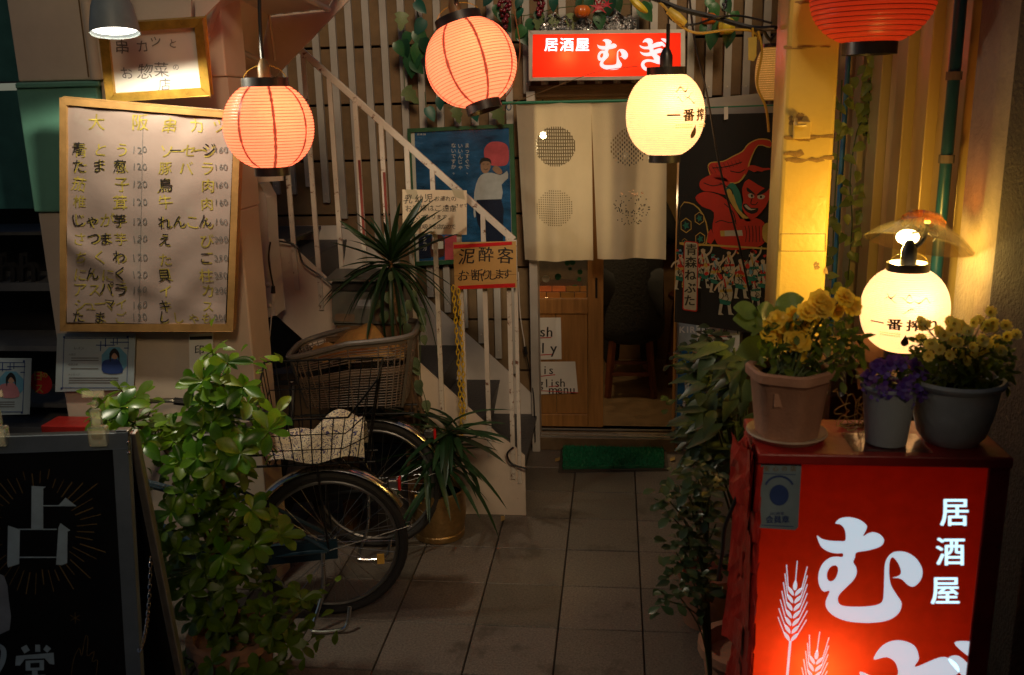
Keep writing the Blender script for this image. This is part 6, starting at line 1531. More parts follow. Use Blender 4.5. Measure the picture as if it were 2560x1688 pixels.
for x, y in ros + [(x_ + U(-30, 30), y_ + U(-30, 30)) for x_, y_ in ros]:
    c = A(x + U(-8, 8), y + U(-8, 8), 2.7 + U(-.16, .16)); near = min(alltr, key=lambda q: (q - c).length + max(0, q.z - c.z))
    MB().tube(crom([near, near.lerp(c, .5) + V((0, 0, -.015)), c], 3, False), .0028, 5).build('twig', 'stem', shb)
    ax_ = (c - near).normalized() if (c - near).length > .03 else V((0, 0, 1)); ax_ = (ax_ * .5 + V((U(-.3, .3), -.45, .75))).normalized()
    n = random.choice((6, 7, 8)); ph = U(0, 6)
    side = ax_.orthogonal().normalized(); s2 = ax_.cross(side)
    for i in range(n):
        a = ph + i * 2.4; el = U(.1, .75)
        d = side * math.cos(a) + s2 * math.sin(a) + ax_ * el
        LL.append((random.choice(obl), lm(c + ax_ * U(-.012, .006), d, ax_, U(.034, .082), U(.7, 1.15))))
for _ in range(420):
    p = random.choice(alltr) + V((U(-.13, .13), U(-.06, .14), U(-.13, .13))); LL.append((random.choice(obl), lm(p, rdir(.2), (0, -.4, 1), U(.035, .06))))
leaves(shb, LL)
# ---- dracaena and the drooping plant in the brass pot
random.seed(17)
pb0 = G(1100, 1335); pb0 = V((pb0.x, 3.97, 0))
dp = thing('brass_pot', 'brass coloured pot behind the bicycle wheel at the foot of the stairs', 'pot', pb0)
MB().lathe([(.11, 0), (.118, .006), (.12, .03), (.116, .035), (.118, .045), (.13, .12), (.128, .19), (.13, .195), (.13, .235), (.122, .24), (.112, .235), (.11, .2), (.001, .2)], 32, Matrix.Translation(pb0)).build('body', 'brass', dp, smooth=True)
MB().lathe([(.001, .205), (.112, .205)], 20, Matrix.Translation(pb0)).build('soil', 'soil', dp)
dr_ = thing('dracaena', 'tall dracaena with a bare cane and a tuft of long narrow leaves', 'plant', pb0 + V((0, 0, .2)))
cane = crom([pb0 + V((-.02, 0, .2)), A(1062, 1080, 3.95), A(1050, 1000, 3.95), A(1030, 910, 3.95), A(1006, 850, 3.95), A(987, 760, 3.95), A(981, 700, 3.95), A(976, 650, 3.95)], 6, False)
MB().tube(cane, [.011 + .001 * (i % 3 == 0) - .00006 * i for i in range(len(cane))], 8).build('cane', 'bark', dr_, smooth=True)
c2_ = crom([pb0 + V((-.03, .02, .2)), A(1035, 1010, 3.99), A(1026, 940, 3.99), A(1022, 880, 3.99), A(985, 800, 3.99), A(962, 710, 3.99)], 6, False)
MB().tube(c2_, .008, 7).build('cane', 'bark', dr_, smooth=True)
sw_ = [leafmesh('sword_leaf', 'l_drac', 'sword', 9, c, .3) for c in (.08, .3, .6, 1.0)]
LL = []; top = A(976, 645, 3.95)
for i in range(66):
    a = i * 2.4; el = 1.15 - 1.75 * (i / 66) + U(-.15, .15)
    d = V((math.cos(a), math.sin(a) * .8, math.tan(max(-1.2, min(1.2, el)))))
    LL.append((random.choice(sw_[2:] if el < .3 else sw_[:2]), lm(top + V((0, 0, -.05 * i / 52)), d, (0, 0, 1), U(.2, .34), U(.6, 1.05))))
LL.append((sw_[0], lm(top, A(1045, 560, 3.9) - top, (0, -1, .3), .27, 1.5))); LL.append((sw_[0], lm(top, A(1032, 535, 3.97) - top, (0, -1, .3), .3, 1.5)))
LL.append((sw_[0], lm(top, A(880, 575, 3.9) - top, (0, -1, .3), .27, 1.2)))
leaves(dr_, LL)
ug = thing('strap_leaf_plant', 'dark green plant with drooping strap leaves in the brass pot', 'plant', pb0 + V((0.01, 0, .2)))
LL = []
for i in range(85):
    c = pb0 + V((U(-.06, .08), U(-.07, .05), U(.3, .5))); a = U(0, 6.28); el = U(-.15, 1.0)
    if i < 22: c = A(1125 + U(-20, 20), 1085 + U(-25, 15), 3.93)
    d = V((math.cos(a), math.sin(a) * .8 - .15, el))
    LL.append((random.choice(sw_[1:]), lm(c, d, (0, 0, 1), U(.16, .29), U(.8, 1.4))))
for x, y in ((1262, 1105), (1240, 1070), (1195, 1125), (1230, 1160), (1180, 1210), (985, 1030)): c = A(1115, 1090, 3.93); LL.append((sw_[1], lm(c, A(x, y, 3.86) + V((0, 0, .1)) - c, (0, 0, 1), .3, 1.6)))
for i in range(5): MB().tube(crom([pb0 + V((U(-.05, .06), U(-.05, .05), .2)), pb0 + V((U(-.05, .08), U(-.05, .02), .33)), A(1120 + U(-20, 20), 1085 + U(-20, 15), 3.93)], 4, False), .005, 6).build('stem', 'stem', ug, smooth=True)
leaves(ug, LL)
hr = [leafmesh('ivy_leaf', 'l_ivy', 'heart', 6, c, .15) for c in (.15, .35)]
iv = thing('variegated_ivy', 'artificial ivy strand with cream edged leaves hanging beside the dracaena cane', 'ivy', A(1040, 1090, 3.92))
MB().tube(crom([A(985, 690, 3.93), A(1030, 715, 3.93), A(1046, 760, 3.92), A(1050, 850, 3.92), A(1052, 950, 3.93), A(1066, 1010, 3.92), A(1075, 1090, 3.92)], 5, False), .002, 5).build('vine', 'stem', iv)
LL = []
for x, y in ((984, 690), (1040, 737), (1042, 769), (1060, 780), (1050, 800), (1056, 848), (1048, 817), (960, 788), (951, 760), (1008, 772), (1015, 794), (1024, 820), (1066, 1011), (1066, 1072), (1091, 1088), (1022, 760), (1030, 905), (1045, 960), (1036, 925), (1044, 975), (968, 742), (1000, 800)):
    LL.append((random.choice(hr), lm(A(x + U(-4, 4), y - 10, 3.91 + U(-.02, .02)), (U(-.5, .5), -.25, -1), (0, -1, .3), U(.042, .062))))
leaves(iv, LL)
# ---- plastic greenery and fruit above the door
random.seed(23)
def hang(nm, lab, cat, specs, mshape, mat_, size, vine, Y=5.05, curl=.15):
    t = thing(nm, lab, cat, A(specs[0][0], specs[0][1], Y)); mm = [leafmesh(nm + '_leaf', mat_, mshape, 6, c, .12) for c in (curl, curl + .2)]
    for pts in vine: MB().tube(crom([A(x, y, Y) for x, y in pts], 5, False), .0024, 5).build('vine', 'stem', t)
    L_ = []
    for x, y, s_ in specs:
        a = U(-.8, .8); L_.append((random.choice(mm), lm(A(x, y - s_ * .45, Y - .03 + U(-.02, .02)), (math.sin(a), -.2, -math.cos(a)), (U(-.3, .3), -1, .2), s_ * 1.1 / 2320 * 5.0)))
    leaves(t, L_); return t
hang('monstera_garland', 'pale green artificial monstera leaves hanging on the slats over the poster', 'garland', [(1012, 240, 44), (1140, 284, 36), (1238, 284, 44), (1005, 48, 40), (1385, 50, 34), (1350, 50, 36), (1434, 52, 40)], 'monst', 'l_pale', 1, [[(1012, 30), (1008, 120), (1012, 230)], [(1120, 270), (1180, 268), (1240, 270)]])
hang('monstera_garland', 'dark green artificial leaf cluster on the slats left of the tilted red lantern', 'garland', [(1035, 150, 62), (1072, 175, 56), (1010, 118, 44), (1040, 95, 46), (1060, 112, 40), (1022, 95, 34), (1048, 130, 46), (1075, 130, 36), (990, 120, 36), (1030, 168, 40)], 'heart', 'l_plastic', 1, [[(1040, 0), (1045, 60), (1040, 130)], [(1040, 130), (1085, 80), (1120, 35)]])
hang('ivy_garland', 'teal artificial ivy leaves trailing on the slats around the poster top', 'garland', [(1038, 20, 36), (1060, 66, 40), (1068, 284, 36), (1180, 284, 32), (1100, 256, 30), (1304, 30, 24), (1228, 0, 30), (1302, 5, 26), (1385, 6, 30)], 'heart', 'l_teal', 1, [[(1038, -10), (1046, 40), (1062, 70)], [(1062, 230), (1066, 280)]])
hang('leaf_garland', 'green artificial leaves draped over the top of the red shop sign', 'garland', [(1310, 80, 34), (1297, 96, 36), (1330, 62, 34), (1368, 62, 32), (1457, 10, 40), (1497, 48, 40), (1509, 52, 30), (1529, 12, 40), (1600, 30, 46), (1540, 6, 34), (1475, 8, 36), (1340, 40, 30), (1250, 45, 40), (1240, 25, 30), (1262, 66, 26), (1620, 20, 34)], 'heart', 'l_plastic', 1, [[(1240, 20), (1300, 40), (1400, 20), (1500, 12), (1620, 10)], [(1310, 40), (1300, 100)]])
hang('leaf_garland', 'green artificial leaves with gourds to the right of the red shop sign', 'garland', [(1780, 24, 34), (1783, 92, 40), (1826, 90, 38), (1809, 12, 34), (1768, 10, 30), (1838, 40, 28), (1760, 70, 24), (1800, 60, 30)], 'heart', 'l_plastic', 1, [[(1760, -10), (1785, 40), (1800, 95)]], 4.95)
def grapes(lab, cx, y0, y1, wd, m, Y=5.0):
    t = thing('grape_bunch', lab, 'grapes', A(cx, y1, Y)); gm = MB().ball((0, 0, 0), .0105, 8, 6).mesh('grape', m, True)
    MB().tube([A(cx, y0 - 14, Y), A(cx, y1 - 8, Y)], .002, 5).build('stalk', 'stem', t)
    for i in range(40):
        v = random.random(); put(gm, 'grape', Matrix.Translation(A(cx + U(-1, 1) * wd * (1 - v * .8) / 2, y0 + (y1 - y0) * v, Y) + V((0, U(-.02, .015), 0))) @ Matrix.Scale(U(.8, 1.15), 4), t)
grapes('bunch of red artificial grapes between the tilted lantern and the shop sign', 1262, 2, 72, 34, 'grape'); grapes('bunch of red artificial grapes at the upper left corner of the shop sign', 1350, -10, 38, 30, 'grape'); grapes('bunch of dark artificial grapes at the top by the yellow gourd', 1812, -12, 26, 24, 'darkgrape', 4.95)
def pumpk(nm, lab, cx, cy, rpx, m, Y=4.98, sq=.82):
    c = A(cx, cy, Y); r = rpx / 2320 * 4.95; t = thing(nm, lab, nm, c); vs = []; fs_ = []; n, k_ = 32, 10
    for i in range(k_ + 1):
        ph = math.pi * i / k_
        for j in range(n):
            a = 2 * math.pi * j / n; rr = r * (1 - .12 * abs(math.cos(a * 4)) ** 3) * max(.03, math.sin(ph)); vs.append(c + V((rr * math.cos(a), rr * math.sin(a), -r * sq * math.cos(ph) * (1 - .2 * (math.cos(ph) ** 8)))))
    for i in range(k_):
        for j in range(n): fs_.append((i * n + j, i * n + (j + 1) % n, (i + 1) * n + (j + 1) % n, (i + 1) * n + j))
    b = MB(); b.add(vs, fs_); b.build('flesh', m, t, smooth=True); MB().tube([c + V((0, 0, r * sq * .8)), c + V((.004, -.004, r * sq + .02))], .005, 6).build('stalk', 'stem', t)
pumpk('pumpkin', 'small orange artificial pumpkin above the shop sign', 1456, 29, 21, 'pumpkin'); pumpk('gourd', 'yellow artificial gourd right of the shop sign', 1816, 66, 21, 'gourd', 4.9, 1.05); pumpk('persimmon', 'orange artificial persimmon behind the wires right of the shop sign', 1772, 47, 19, 'pumpkin', 4.92)
bt = thing('banana', 'yellow artificial banana hanging above the shop sign', 'banana', A(1600, 30, 4.95)); pts = crom([A(1572, -14, 4.95), A(1588, 6, 4.94), A(1606, 22, 4.94), A(1618, 31, 4.95)], 5, False)
MB().tube(pts, [.006 + .013 * math.sin(math.pi * min(1, i / (len(pts) - 1) * .9 + .08)) for i in range(len(pts))], 8).build('peel', 'banana', bt, smooth=True); MB().ball(pts[-1], .005, 6, 4).build('tip', 'bark', bt)
mpl = thing('maple_leaf', 'red artificial maple leaves above the shop sign', 'leaf', A(1499, 19, 4.96)); mpl['label'] = 'red artificial maple leaf spray above the shop sign'
for cx, cy, s_ in ((1497, 18, 22), (1517, 12, 14), (1502, -4, 14)):
    c = A(cx, cy, 4.95 + U(-.01, .01)); P_ = []
    for i in range(14):
        a = 2 * math.pi * i / 14 - math.pi / 2; rr = s_ / 2320 * 4.9 * ((1.1 if i % 2 == 0 else .32) if i else .3); P_.append(c + V((rr * math.cos(a), U(-.006, .006), rr * math.sin(a))))
    MB().slab(P_, (0, .001, 0)).build('leaflet', 'maple', mpl)
random.seed(41)
for lab, x0, x1, h_ in (('crumpled silver foil at the left on top of the shop sign', 1348, 1430, 46), ('crumpled silver foil in the middle on top of the shop sign', 1436, 1500, 34), ('crumpled silver foil at the right on top of the shop sign', 1504, 1592, 48)):
    t = thing('foil_sheet', lab, 'foil', A((x0 + x1) / 2, 74, 5.0)); nz = [[(U(-1, 1), U(-1, 1)) for _ in range(30)] for _ in range(14)]
    def FP(u, v):
        i, j = int(round(u * 26)), int(round(v * 12)); a, b_ = nz[j][i]; top_ = h_ * (.55 + .45 * math.sin(u * 3.1) * (.7 + .3 * math.sin(u * 17)))
        return A(x0 + (x1 - x0) * u + a * 2, 76 - v * top_ + b_ * 2, 5.0) + V((0, a * .016 + .02 * math.sin(v * 3), 0))
    MB().grid(FP, 26, 12).build('sheet', 'foil', t)
# ---- vine on the side wall
random.seed(27)
vn = thing('hanging_vine', 'artificial pothos vine with many small leaves hanging on the ribbed side wall', 'vine', A(2140, 740, 4.0)); ht = [leafmesh('vine_leaf', 'l_vine', 'heart', 6, c, .15) for c in (.15, .35)]; LL = []
for st_ in ([(2190, 115), (2178, 200), (2172, 280), (2180, 330)], [(2180, 150), (2170, 260), (2140, 340), (2125, 450), (2130, 560), (2120, 700)], [(2105, 200), (2100, 300), (2092, 420), (2085, 540), (2080, 700)], [(2170, 300), (2176, 430), (2160, 500), (2168, 560), (2150, 650)], [(2185, 120), (2200, 230), (2198, 330)]):
    Pn = crom([A(x, y, 4.0) for x, y in st_], 8, False); MB().tube(Pn, .003, 5).build('stem', 'stem', vn)
    for i in range(int(len(Pn) * 1.0)):
        p = random.choice(Pn) + V((U(-.04, .04), U(-.04, .03), U(-.04, .04))); LL.append((random.choice(ht), lm(p, (U(-1, 1), -.3, U(-1.1, .2)), (U(-.5, .5), -1, .5), U(.034, .06))))
leaves(vn, LL)
# ---- shrub right of the doorway, behind the red light box
random.seed(29)
ln_ = [leafmesh('lance_leaf', 'l_nand', 'lance', 6, c, .15, 0) for c in (.1, .3, .5)]; sm_ = [leafmesh('small_leaf', 'l_small', 'ob', 5, c, .15) for c in (.1, .35)]
s1 = thing('lance_leaf_shrub', 'shrub with long pointed leaves behind the terracotta pot beside the doorway', 'shrub', (.42, 2.75, 0)); LL = []
for x, y in ((1810, 880), (1850, 900), (1790, 930), (1830, 960), (1870, 960), (1775, 985), (1815, 1000), (1860, 1010), (1785, 1040), (1830, 1045), (1760, 1060), (1800, 1085), (1850, 1080), (1770, 1110), (1815, 1120), (1835, 870), (1800, 905), (1845, 1125)):
    c = A(x, y, 2.7 + U(-.15, .15)); MB().tube(crom([V((.42, 2.75, .25)), V((.40, 2.75, c.z * .6)), c], 5, False), .004, 5).build('branch', 'stem', s1)
    for i in range(9): a = U(2.0, 4.6); LL.append((random.choice(ln_), lm(c + V((U(-.03, .03), U(-.03, .03), U(-.03, .03))), (math.cos(a) * 1.0, math.sin(a) * .6 - .1, U(-.75, .35)), (0, -.5, 1), U(.07, .125), U(.9, 1.3))))
MB().lathe([(.1, 0), (.13, .22), (.145, .22), (.145, .25), (.12, .25), (.11, .2), (.001, .2)], 20, Matrix.Translation((.42, 2.75, 0))).build('planter', 'terra', s1, smooth=True)
leaves(s1, LL)
s2 = thing('small_leaf_shrub', 'straggling shrub with small dark leaves beside the left edge of the red light box', 'shrub', (.28, 2.45, 0)); LL = []
MB().lathe([(.08, 0), (.1, .18), (.11, .18), (.11, .2), (.09, .2), (.085, .16), (.001, .16)], 18, Matrix.Translation((.3, 2.5, 0))).build('planter', 'terra', s2, smooth=True)
for x, y in ((1700, 1212), (1725, 1240), (1672, 1280), (1690, 1265), (1745, 1190), (1770, 1180), (1690, 1380), (1720, 1360), (1715, 1405), (1680, 1420), (1660, 1498), (1690, 1480), (1710, 1460), (1740, 1440), (1770, 1400), (1760, 1340), (1740, 1310), (1780, 1260), (1790, 1310), (1760, 1230), (1735, 1480), (1765, 1470), (1790, 1380), (1755, 1160), (1790, 1200), (1665, 1240), (1730, 1275), (1780, 1440), (1750, 1500), (1710, 1330)):
    c = A(x, y, 2.4 + U(-.12, .12)); MB().tube(crom([V((.3, 2.5, .18)), V((.26, 2.48, max(.2, c.z * .75))), c], 5, False), .0022, 5).build('twig', 'stem', s2)
    for i in range(10): a = U(0, 6.28); LL.append((random.choice(sm_), lm(c + V((U(-.035, .035), U(-.04, .04), U(-.03, .03))), (math.cos(a), math.sin(a), U(-.5, .4)), (0, -.4, 1), U(.026, .046), 1.15)))
leaves(s2, LL)
s3 = thing('fine_leaf_shrub', 'shrub with fine glossy leaves in front of the note on the beer poster panel', 'shrub', (.36, 3.3, 0)); LL = []
MB().lathe([(.09, 0), (.11, .2), (.12, .2), (.12, .22), (.1, .22), (.09, .18), (.001, .18)], 18, Matrix.Translation((.36, 3.3, 0))).build('planter', 'terra', s3, smooth=True)
for x, y in ((1735, 855), (1760, 840), (1790, 850), (1720, 880), (1750, 890), (1780, 890), (1710, 900), (1765, 915), (1800, 870), (1705, 1015), (1735, 1020), (1715, 1095), (1740, 1085), (1760, 1000), (1780, 960), (1790, 925), (1770, 870), (1745, 925), (1730, 1060), (1765, 1055), (1750, 1130), (1770, 1160), (1745, 1105), (1775, 1095)):
    c = A(x, y, 3.2 + U(-.12, .1)); MB().tube(crom([V((.36, 3.3, .2)), V((.34, 3.28, c.z * .7)), c], 5, False), .0025, 5).build('twig', 'stem', s3)
    for i in range(13): a = U(0, 6.28); LL.append((random.choice(sm_), lm(c + V((U(-.05, .05), U(-.05, .05), U(-.035, .035))), (math.cos(a), math.sin(a) - .2, U(-.4, .4)), (U(-.4, .4), -.5, 1), U(.022, .042), 1.3)))
leaves(s3, LL)

# ================================================================ flower pots on the light box
random.seed(37); zt_b = zt_ + .001
def pot_at(px, py): return G(px, py, zt_b)
tc_ = pot_at(1962, 1083); tc_ = V((tc_.x, 2.0, zt_b))
tp = thing('terracotta_pot', 'terracotta pot with faceted sides on a saucer at the left of the red light box', 'pot', tc_)
MB().lathe([(.001, .0), (.075, 0), (.088, .012), (.086, .016), (.074, .008), (.001, .006)], 32, Matrix.Translation(tc_)).build('saucer', 'saucer', tp, smooth=True)
hx = MB(); pr = [(.068, .008), (.083, .13), (.088, .135), (.094, .14), (.095, .158), (.09, .162), (.08, .16), (.078, .135), (.001, .135)]
n = 48; vs = []; fs_ = []
for r_, z_ in pr:
    for j in range(n):
        a = 2 * math.pi * j / n; k6 = (a + .35) % (math.pi / 3) - math.pi / 6; oct_ = min(1.0, math.cos(math.pi / 6) / math.cos(k6) * 1.06); vs.append(tc_ + V((r_ * oct_ * math.cos(a), r_ * oct_ * math.sin(a), z_)))
for i in range(len(pr) - 1):
    for j in range(n): fs_.append((i * n + j, i * n + (j + 1) % n, (i + 1) * n + (j + 1) % n, (i + 1) * n + j))
hx.add(vs, fs_).build('body', 'terra', tp, smooth=True)
MB().lathe([(.001, .138), (.078, .138)], 20, Matrix.Translation(tc_)).build('soil', 'soil', tp)
fp_ = A(1948, 1002, 1.934); MB().box(fp_, (.022, .003, .03)).build('embossed_plate', 'terra', tp, bevel=.001)
hb = [leafmesh('herb_leaf', 'l_herb', 'oval', 4, c, .1) for c in (.1, .4)]; br = [leafmesh('broad_leaf', 'l_broad', 'oval', 8, .2, .1, .03)]
mg = thing('yellow_marigolds', 'yellow double flowered plant in the terracotta pot', 'flowers', tc_ + V((0, 0, .138))); LL = []
pet = leafmesh('petal', 'petal', 'ob', 4, -.15, .15)
for x, y in ((1916, 830), (1962, 812), (2001, 835), (1995, 884), (2019, 782), (2063, 768), (2128, 766), (2040, 790), (1985, 850), (1945, 800), (2010, 812), (1978, 790), (2048, 752), (2085, 775), (2005, 858), (1935, 838), (2110, 745)):
    c = A(x, y, 1.95 + U(-.04, .06)); MB().tube(crom([tc_ + V((U(-.04, .04), U(-.04, .04), .135)), (tc_ + V((0, 0, .2))).lerp(c, .6), c], 5, False), .0022, 5).build('flower_stem', 'stem', mg)
    ax_ = V((U(-.5, .5), -.8, U(.1, .8))).normalized(); sd1 = ax_.orthogonal().normalized(); sd2 = ax_.cross(sd1)
    for ring, (n_, el, sz) in enumerate(((8, .0, .023), (7, .3, .018), (5, .9, .012))):
        for i in range(n_): a = 6.28 * i / n_ + ring * .4 + U(-.1, .1); put(pet, 'petal', lm(c + ax_ * .003 * ring, sd1 * math.cos(a) + sd2 * math.sin(a) + ax_ * el, ax_, sz * U(.9, 1.15), 1.5), mg)
for _ in range(300):
    u = random.random(); x = U(1900, 2150); y = U(800, 965); p = A(x, y, 2.0 + U(-.06, .08))
    if p.z < zt_b + .14: p.z = zt_b + .14 + U(0, .03)
    LL.append((random.choice(hb), lm(p, rdir(.1), (0, -.4, 1), U(.018, .034), 1.1)))
for i in range(16): MB().tube(crom([tc_ + V((U(-.05, .05), U(-.05, .05), .135)), A(U(1920, 2140), U(810, 900), 2.0)], 4, False), .0014, 4).build('stem', 'stem', mg)
for x, y, s_, dx2 in ((1878, 800, .075, -1), (1925, 790, .085, -.2), (1968, 758, .07, .4), (1890, 870, .085, -1), (1868, 775, .06, -.6)):
    c = A(x, y, 2.06); d = V((dx2, -.3, .3 if y < 850 else -.1)); put(br[0], 'broad_leaf', lm(c - d.normalized() * s_ * .5, d, (0, -.8, .7), s_, 1.5), mg)
leaves(mg, LL, most=150)
gc_ = pot_at(2217, 1112); gc_ = V((gc_.x, 1.965, zt_b))
gpt = thing('grey_pot', 'plain grey blue plastic pot in the middle of the red light box', 'pot', gc_)
MB().lathe([(.001, .004), (.042, .004), (.055, .125), (.06, .127), (.06, .133), (.056, .135), (.051, .128), (.049, .105), (.001, .105)], 32, Matrix.Translation(gc_)).build('body', 'greypot', gpt, smooth=True); MB().lathe([(.001, .108), (.049, .108)], 20, Matrix.Translation(gc_)).build('soil', 'soil', gpt)
tr_b = MB().box(gc_ + V((0, .0, .0015)), (.16, .11, .002)).box(gc_ + V((0, -.055, .005)), (.16, .002, .008)).box(gc_ + V((0, .055, .005)), (.16, .002, .008)).build('clear_tray', 'clear'); tag(tr_b, 'clear plastic tray under the grey pot on the red light box', 'tray'); tr_b['kind'] = 'thing' if False else ''
del tr_b['kind']
vi = thing('violet_lobelia', 'small plant with violet blue flowers in the grey pot', 'flowers', gc_ + V((0, 0, .108))); LL = []; vp = leafmesh('petal', 'violet', 'ob', 3, .1, .1)
for _ in range(130): p = gc_ + V((.008, 0, .138)) + rdir(.1) * U(.02, .055); LL.append((random.choice(hb), lm(p, rdir(.2), (0, -.3, 1), U(.012, .022))))
leaves(vi, LL, most=0, m='l_herb'); FL = []
for _ in range(80):
    d = rdir(.25); p = gc_ + V((.008, 0, .14)) + V((d.x * .062, d.y * .05 - .01, d.z * .05)); 
    for i in range(4): a = 1.57 * i + U(-.3, .3); FL.append((vp, lm(p, (math.cos(a), -.3, math.sin(a)), (0, -1, .4), U(.009, .015), 1.6)))
leaves(vi, FL, name='petal', most=300)
sc__ = pot_at(2392, 1118); sc__ = V((sc__.x, 1.99, zt_b))
spt = thing('stone_pot', 'wide rounded grey stone look pot at the right of the red light box', 'pot', sc__)
MB().lathe([(.001, .0), (.055, 0), (.07, .02), (.082, .07), (.09, .125), (.097, .13), (.1, .138), (.097, .145), (.09, .143), (.084, .12), (.001, .118)], 36, Matrix.Translation(sc__)).build('body', 'stonepot', spt, smooth=True); MB().lathe([(.001, .122), (.085, .122)], 24, Matrix.Translation(sc__)).build('soil', 'soil', spt)
for i in range(0):
    a = math.pi + .5 + i * .24; MB().ball(sc__ + V((.083 * math.cos(a), .083 * math.sin(a), .075 + .02 * math.sin(i * 2))), .009, 7, 5, (1, 1, 1.5)).build('relief', 'stonepot', spt, smooth=True)
dz = thing('white_daisies', 'bush of small cream daisies in the stone look pot', 'flowers', sc__ + V((0, 0, .122))); dpm = leafmesh('petal', 'daisy', 'ob', 3, -.1, .1); LL = []
dis = [(2302, 815), (2343, 827), (2372, 803), (2400, 812), (2431, 806), (2446, 802), (2475, 781), (2464, 821), (2481, 808), (2514, 815), (2539, 838), (2458, 856), (2461, 874), (2413, 903), (2396, 885), (2378, 826), (2411, 824), (2330, 860), (2350, 875), (2490, 850), (2430, 870), (2500, 880), (2365, 850), (2320, 890)] + [(2300 + (i * 83) % 225, 805 + (i * 47) % 85) for i in range(22)]
for x, y in dis:
    c = A(x, y, 1.94 + U(-.05, .04)); MB().tube(crom([sc__ + V((U(-.06, .06), U(-.04, .04), .12)), (sc__ + V((0, 0, .17))).lerp(c, .55), c], 4, False), .0012, 4).build('flower_stem', 'stem', dz)
    ax_ = V((U(-.5, .5), -.9, U(.1, .8))).normalized(); sd1 = ax_.orthogonal().normalized(); sd2 = ax_.cross(sd1)
    for i in range(9): a = 6.28 * i / 9; put(dpm, 'petal', lm(c, sd1 * math.cos(a) + sd2 * math.sin(a) + ax_ * .35, ax_, .0135, 1.5), dz)
    MB().ball(c + ax_ * .002, .0038, 6, 4).build('flower_centre', 'gourd', dz)
for _ in range(700):
    p = A(U(2285, 2530), U(850, 975), 2.0 + U(-.07, .07)); 
    if p.z < zt_b + .12: p.z = zt_b + .125 + U(0, .03)
    LL.append((random.choice(hb), lm(p, rdir(.3), (0, -.4, 1), U(.012, .026))))
leaves(dz, LL, most=0, m='l_herb')
rt_ = thing('dry_roots', 'tangle of dry yellow roots on the red light box between two pots', 'roots', pot_at(2130, 1070)); random.seed(6)
for i in range(13):
    b0 = V((pot_at(2120, 1065).x + U(-.03, .04), 2.05 + U(-.03, .03), zt_b + .004)); P_ = [b0]
    for k in range(6): P_.append(P_[-1] + V((U(-.02, .02), U(-.014, .01), U(-.004, .026))))
    MB().tube(crom(P_, 4, False), .0013, 4).build('root', 'dryroot', rt_)
st2 = MB().bar(pot_at(2105, 1075) + V((0, .02, .004)), pot_at(2190, 1072) + V((0, .02, .004)), .006).build('twig', 'bark'); tag(st2, 'short twig lying beside the dry roots on the red light box', 'twig')

# ================================================================ clutter behind the light box
bxz = thing('wooden_shelf_unit', 'dark wooden shelf unit behind the pots under the right white lantern', 'shelf', (.85, 2.75, 0))
for x in (.60, 1.0): MB().box((x, 2.75, .62), (.02, .3, 1.24)).build('side', 'brown', bxz)
for z in (.3, .95, 1.235): MB().box((.8, 2.75, z), (.39, .3, .018)).build('shelf_board', 'brown', bxz)
MB().box((.8, 2.895, .62), (.378, .012, 1.2)).build('back', 'brown', bxz)
cb2 = thing('printed_paper_bag', 'tan paper bag with a dark round print behind the terracotta pot', 'bag', (.80, 2.66, .96)); bagp = PY(2.6)
MB().slab([A(2140, 850, 2.6), A(2265, 850, 2.6), A(2262, 970, 2.6), A(2148, 970, 2.6)], (0, .06, 0)).build('bag', 'kraft', cb2, bevel=.004)
cc = [(2205 + 24 * math.cos(2 * math.pi * i / 16), 915 + 22 * math.sin(2 * math.pi * i / 16)) for i in range(16)]; Flat(bagp).poly(cc).build('printed_disc', 'ink', cb2)
jr = MB().lathe([(.001, 0), (.028, 0), (.03, .01), (.03, .09), (.022, .1), (.001, .1)], 16, Matrix.Translation(A(2085, 985, 2.55))).build('glass_jar', 'clear', smooth=True); tag(jr, 'clear glass jar behind the terracotta pot', 'jar')

# ================================================================ wires and cords
def wire(nm, lab, cat, pts, r_, m, grp=None):
    o = MB().tube(crom([V(p) for p in pts], 8, False), r_, 7).build(nm, m, None, smooth=True); tag(o, lab, cat, grp); return o
Yw = 3.1
wire('cable_bundle', 'thick black cable bundle running from the top to the steel column', 'cable', [A(1560, -30, Yw), A(1640, -2, Yw), A(1700, 22, Yw), A(1790, 45, Yw), A(1880, 70, Yw), A(1940, 70, 3.05)], .0085, 'black')
wire('power_cable', 'thin black cable sagging under the thick bundle to the column', 'cable', [A(1655, 5, Yw), A(1680, 50, Yw), A(1730, 62, Yw), A(1790, 45, Yw - .02), A(1850, 40, Yw), A(1930, 58, 3.05)], .0035, 'black')
wire('yellow_cable', 'yellow cable looping along the cable bundle to the column', 'cable', [A(1540, -10, Yw), A(1640, 0, Yw), A(1690, 55, Yw - .02), A(1740, 82, Yw - .02), A(1820, 75, Yw - .02), A(1880, 78, Yw), A(1895, 100, Yw)], .004, 'cable')
wire('yellow_cable', 'yellow cable hanging down the left side of the steel column', 'cable', [A(1895, 78, 3.08), A(1905, 130, 3.08), A(1893, 210, 3.08), A(1915, 270, 3.08), A(1922, 330, 3.06)], .004, 'cable')
pl3 = thing('cable_plug', 'yellow plug block hanging on the cable left of the steel column', 'plug', A(1882, 145, 3.08)); MB().slab([A(1873, 96, 3.08), A(1890, 94, 3.08), A(1891, 140, 3.08), A(1884, 150, 3.08), A(1873, 148, 3.08)], (0, .02, 0)).build('body', 'plugy', pl3, bevel=.003)
MB().tube([A(1882, 70, 3.09), A(1882, 98, 3.09)], .004, 6).build('lead', 'cable', pl3)
so = thing('bulb_socket', 'yellowed lamp socket tied to the cable bundle above the white lantern', 'socket', A(1690, 40, 3.08)); MB().tube([A(1672, 26, 3.07), A(1694, 44, 3.06), A(1714, 60, 3.06)], [.012, .016, .01], 10).build('body', 'plugy', so, smooth=True)
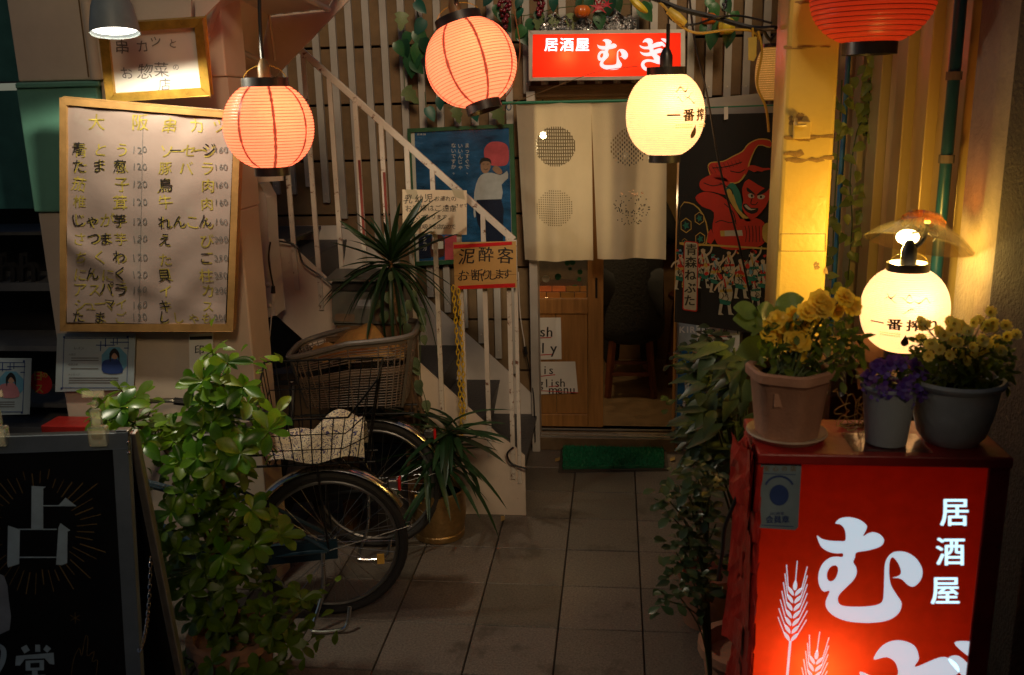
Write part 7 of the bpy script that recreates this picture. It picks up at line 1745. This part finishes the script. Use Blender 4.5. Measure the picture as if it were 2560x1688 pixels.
wire('black_cord', 'long black cord hanging from the top in front of the black banner', 'cord', [A(1722, -20, 3.3), A(1738, 110, 3.3), A(1768, 240, 3.3), A(1800, 420, 3.3), A(1850, 620, 3.3), A(1885, 790, 3.3)], .0038, 'black')
wire('cord', 'thin orange cord hanging beside the tilted red lantern', 'cord', [A(1276, -10, 3.2), A(1292, 60, 3.2), A(1300, 130, 3.2), A(1284, 210, 3.2), A(1262, 245, 3.2)], .0018, 'cord')
wire('thin_cord', 'thin tan cord crossing below the red shop sign', 'cord', [A(1262, 265, 4.94), A(1340, 235, 4.93), A(1420, 205, 4.93), A(1500, 178, 4.93), A(1600, 165, 4.93)], .0016, 'cord')
ec = thing('extension_cord', 'black and white extension cord plugged together beside the white post plate', 'cord', A(664, 930, 4.0))
MB().tube(crom([A(676, 605, 4.0), A(672, 650, 4.0), A(683, 715, 4.0)], 6, False), .004, 6).build('black_lead', 'black', ec, smooth=True); MB().tube([A(683, 715, 4.0), A(683, 733, 4.0)], [.008, .011], 10).build('plug', 'black', ec, smooth=True); MB().tube([A(683, 734, 4.0), A(682, 752, 4.0)], [.011, .008], 10).build('coupler', 'white', ec, smooth=True); MB().tube(crom([A(682, 752, 4.0), A(676, 820, 4.0), A(664, 930, 4.0)], 6, False), .003, 6).build('white_lead', 'white', ec, smooth=True)
wire('black_cord', 'black cord running down along the stair stringer to the letter box', 'cord', [A(690, 602, 4.17), A(740, 615, 4.17), A(760, 660, 4.17), A(815, 700, 4.16), A(880, 760, 4.18)], .0045, 'black')
wc = thing('hanging_lead', 'white and black cord hanging on the front wall left of the door', 'cord', A(1345, 1100, 5.05)); MB().tube(crom([A(1296, 680, 5.09), A(1300, 780, 5.09), A(1310, 850, 5.09), A(1312, 866, 5.09)], 6, False), .003, 5).build('white_lead', 'white', wc); MB().tube([A(1312, 866, 5.09), A(1316, 886, 5.09)], [.009, .009], 8).build('coupler', 'black', wc); MB().tube(crom([A(1316, 886, 5.09), A(1326, 940, 5.09), A(1335, 1000, 5.04), A(1338, 1105, 5.04)], 6, False), .003, 5).build('black_lead', 'black', wc)
wire('black_cord', 'black cord looped over the bottom corner of the stair stringer', 'cord', [A(1284, 1118, 4.17), A(1268, 1135, 4.16), A(1280, 1160, 4.16), A(1318, 1172, 4.15)], .005, 'black')
random.seed(77)
dl_ = MB().grid(lambda u, v: G(1252 + 10 * u, 1292 + 14 * v) + V((0, 0, .004 + .01 * u * v)), 3, 3).build('dry_leaf', 'dryroot'); tag(dl_, 'small dry leaf lying on the tiles below the stair foot', 'leaf')
for x, y, lab in ((1388, 1148, 'small dry leaf lying left of the green mat'), (1675, 1147, 'small dry leaf lying right of the green mat'), (1714, 1363, 'small yellow leaf lying on the tiles by the small leaved shrub')):
    o = MB().grid(lambda u, v: G(x + 12 * u, y + 8 * v) + V((0, 0, .004 + .008 * u)), 3, 3).build('dry_leaf', 'dryroot'); tag(o, lab, 'leaf')
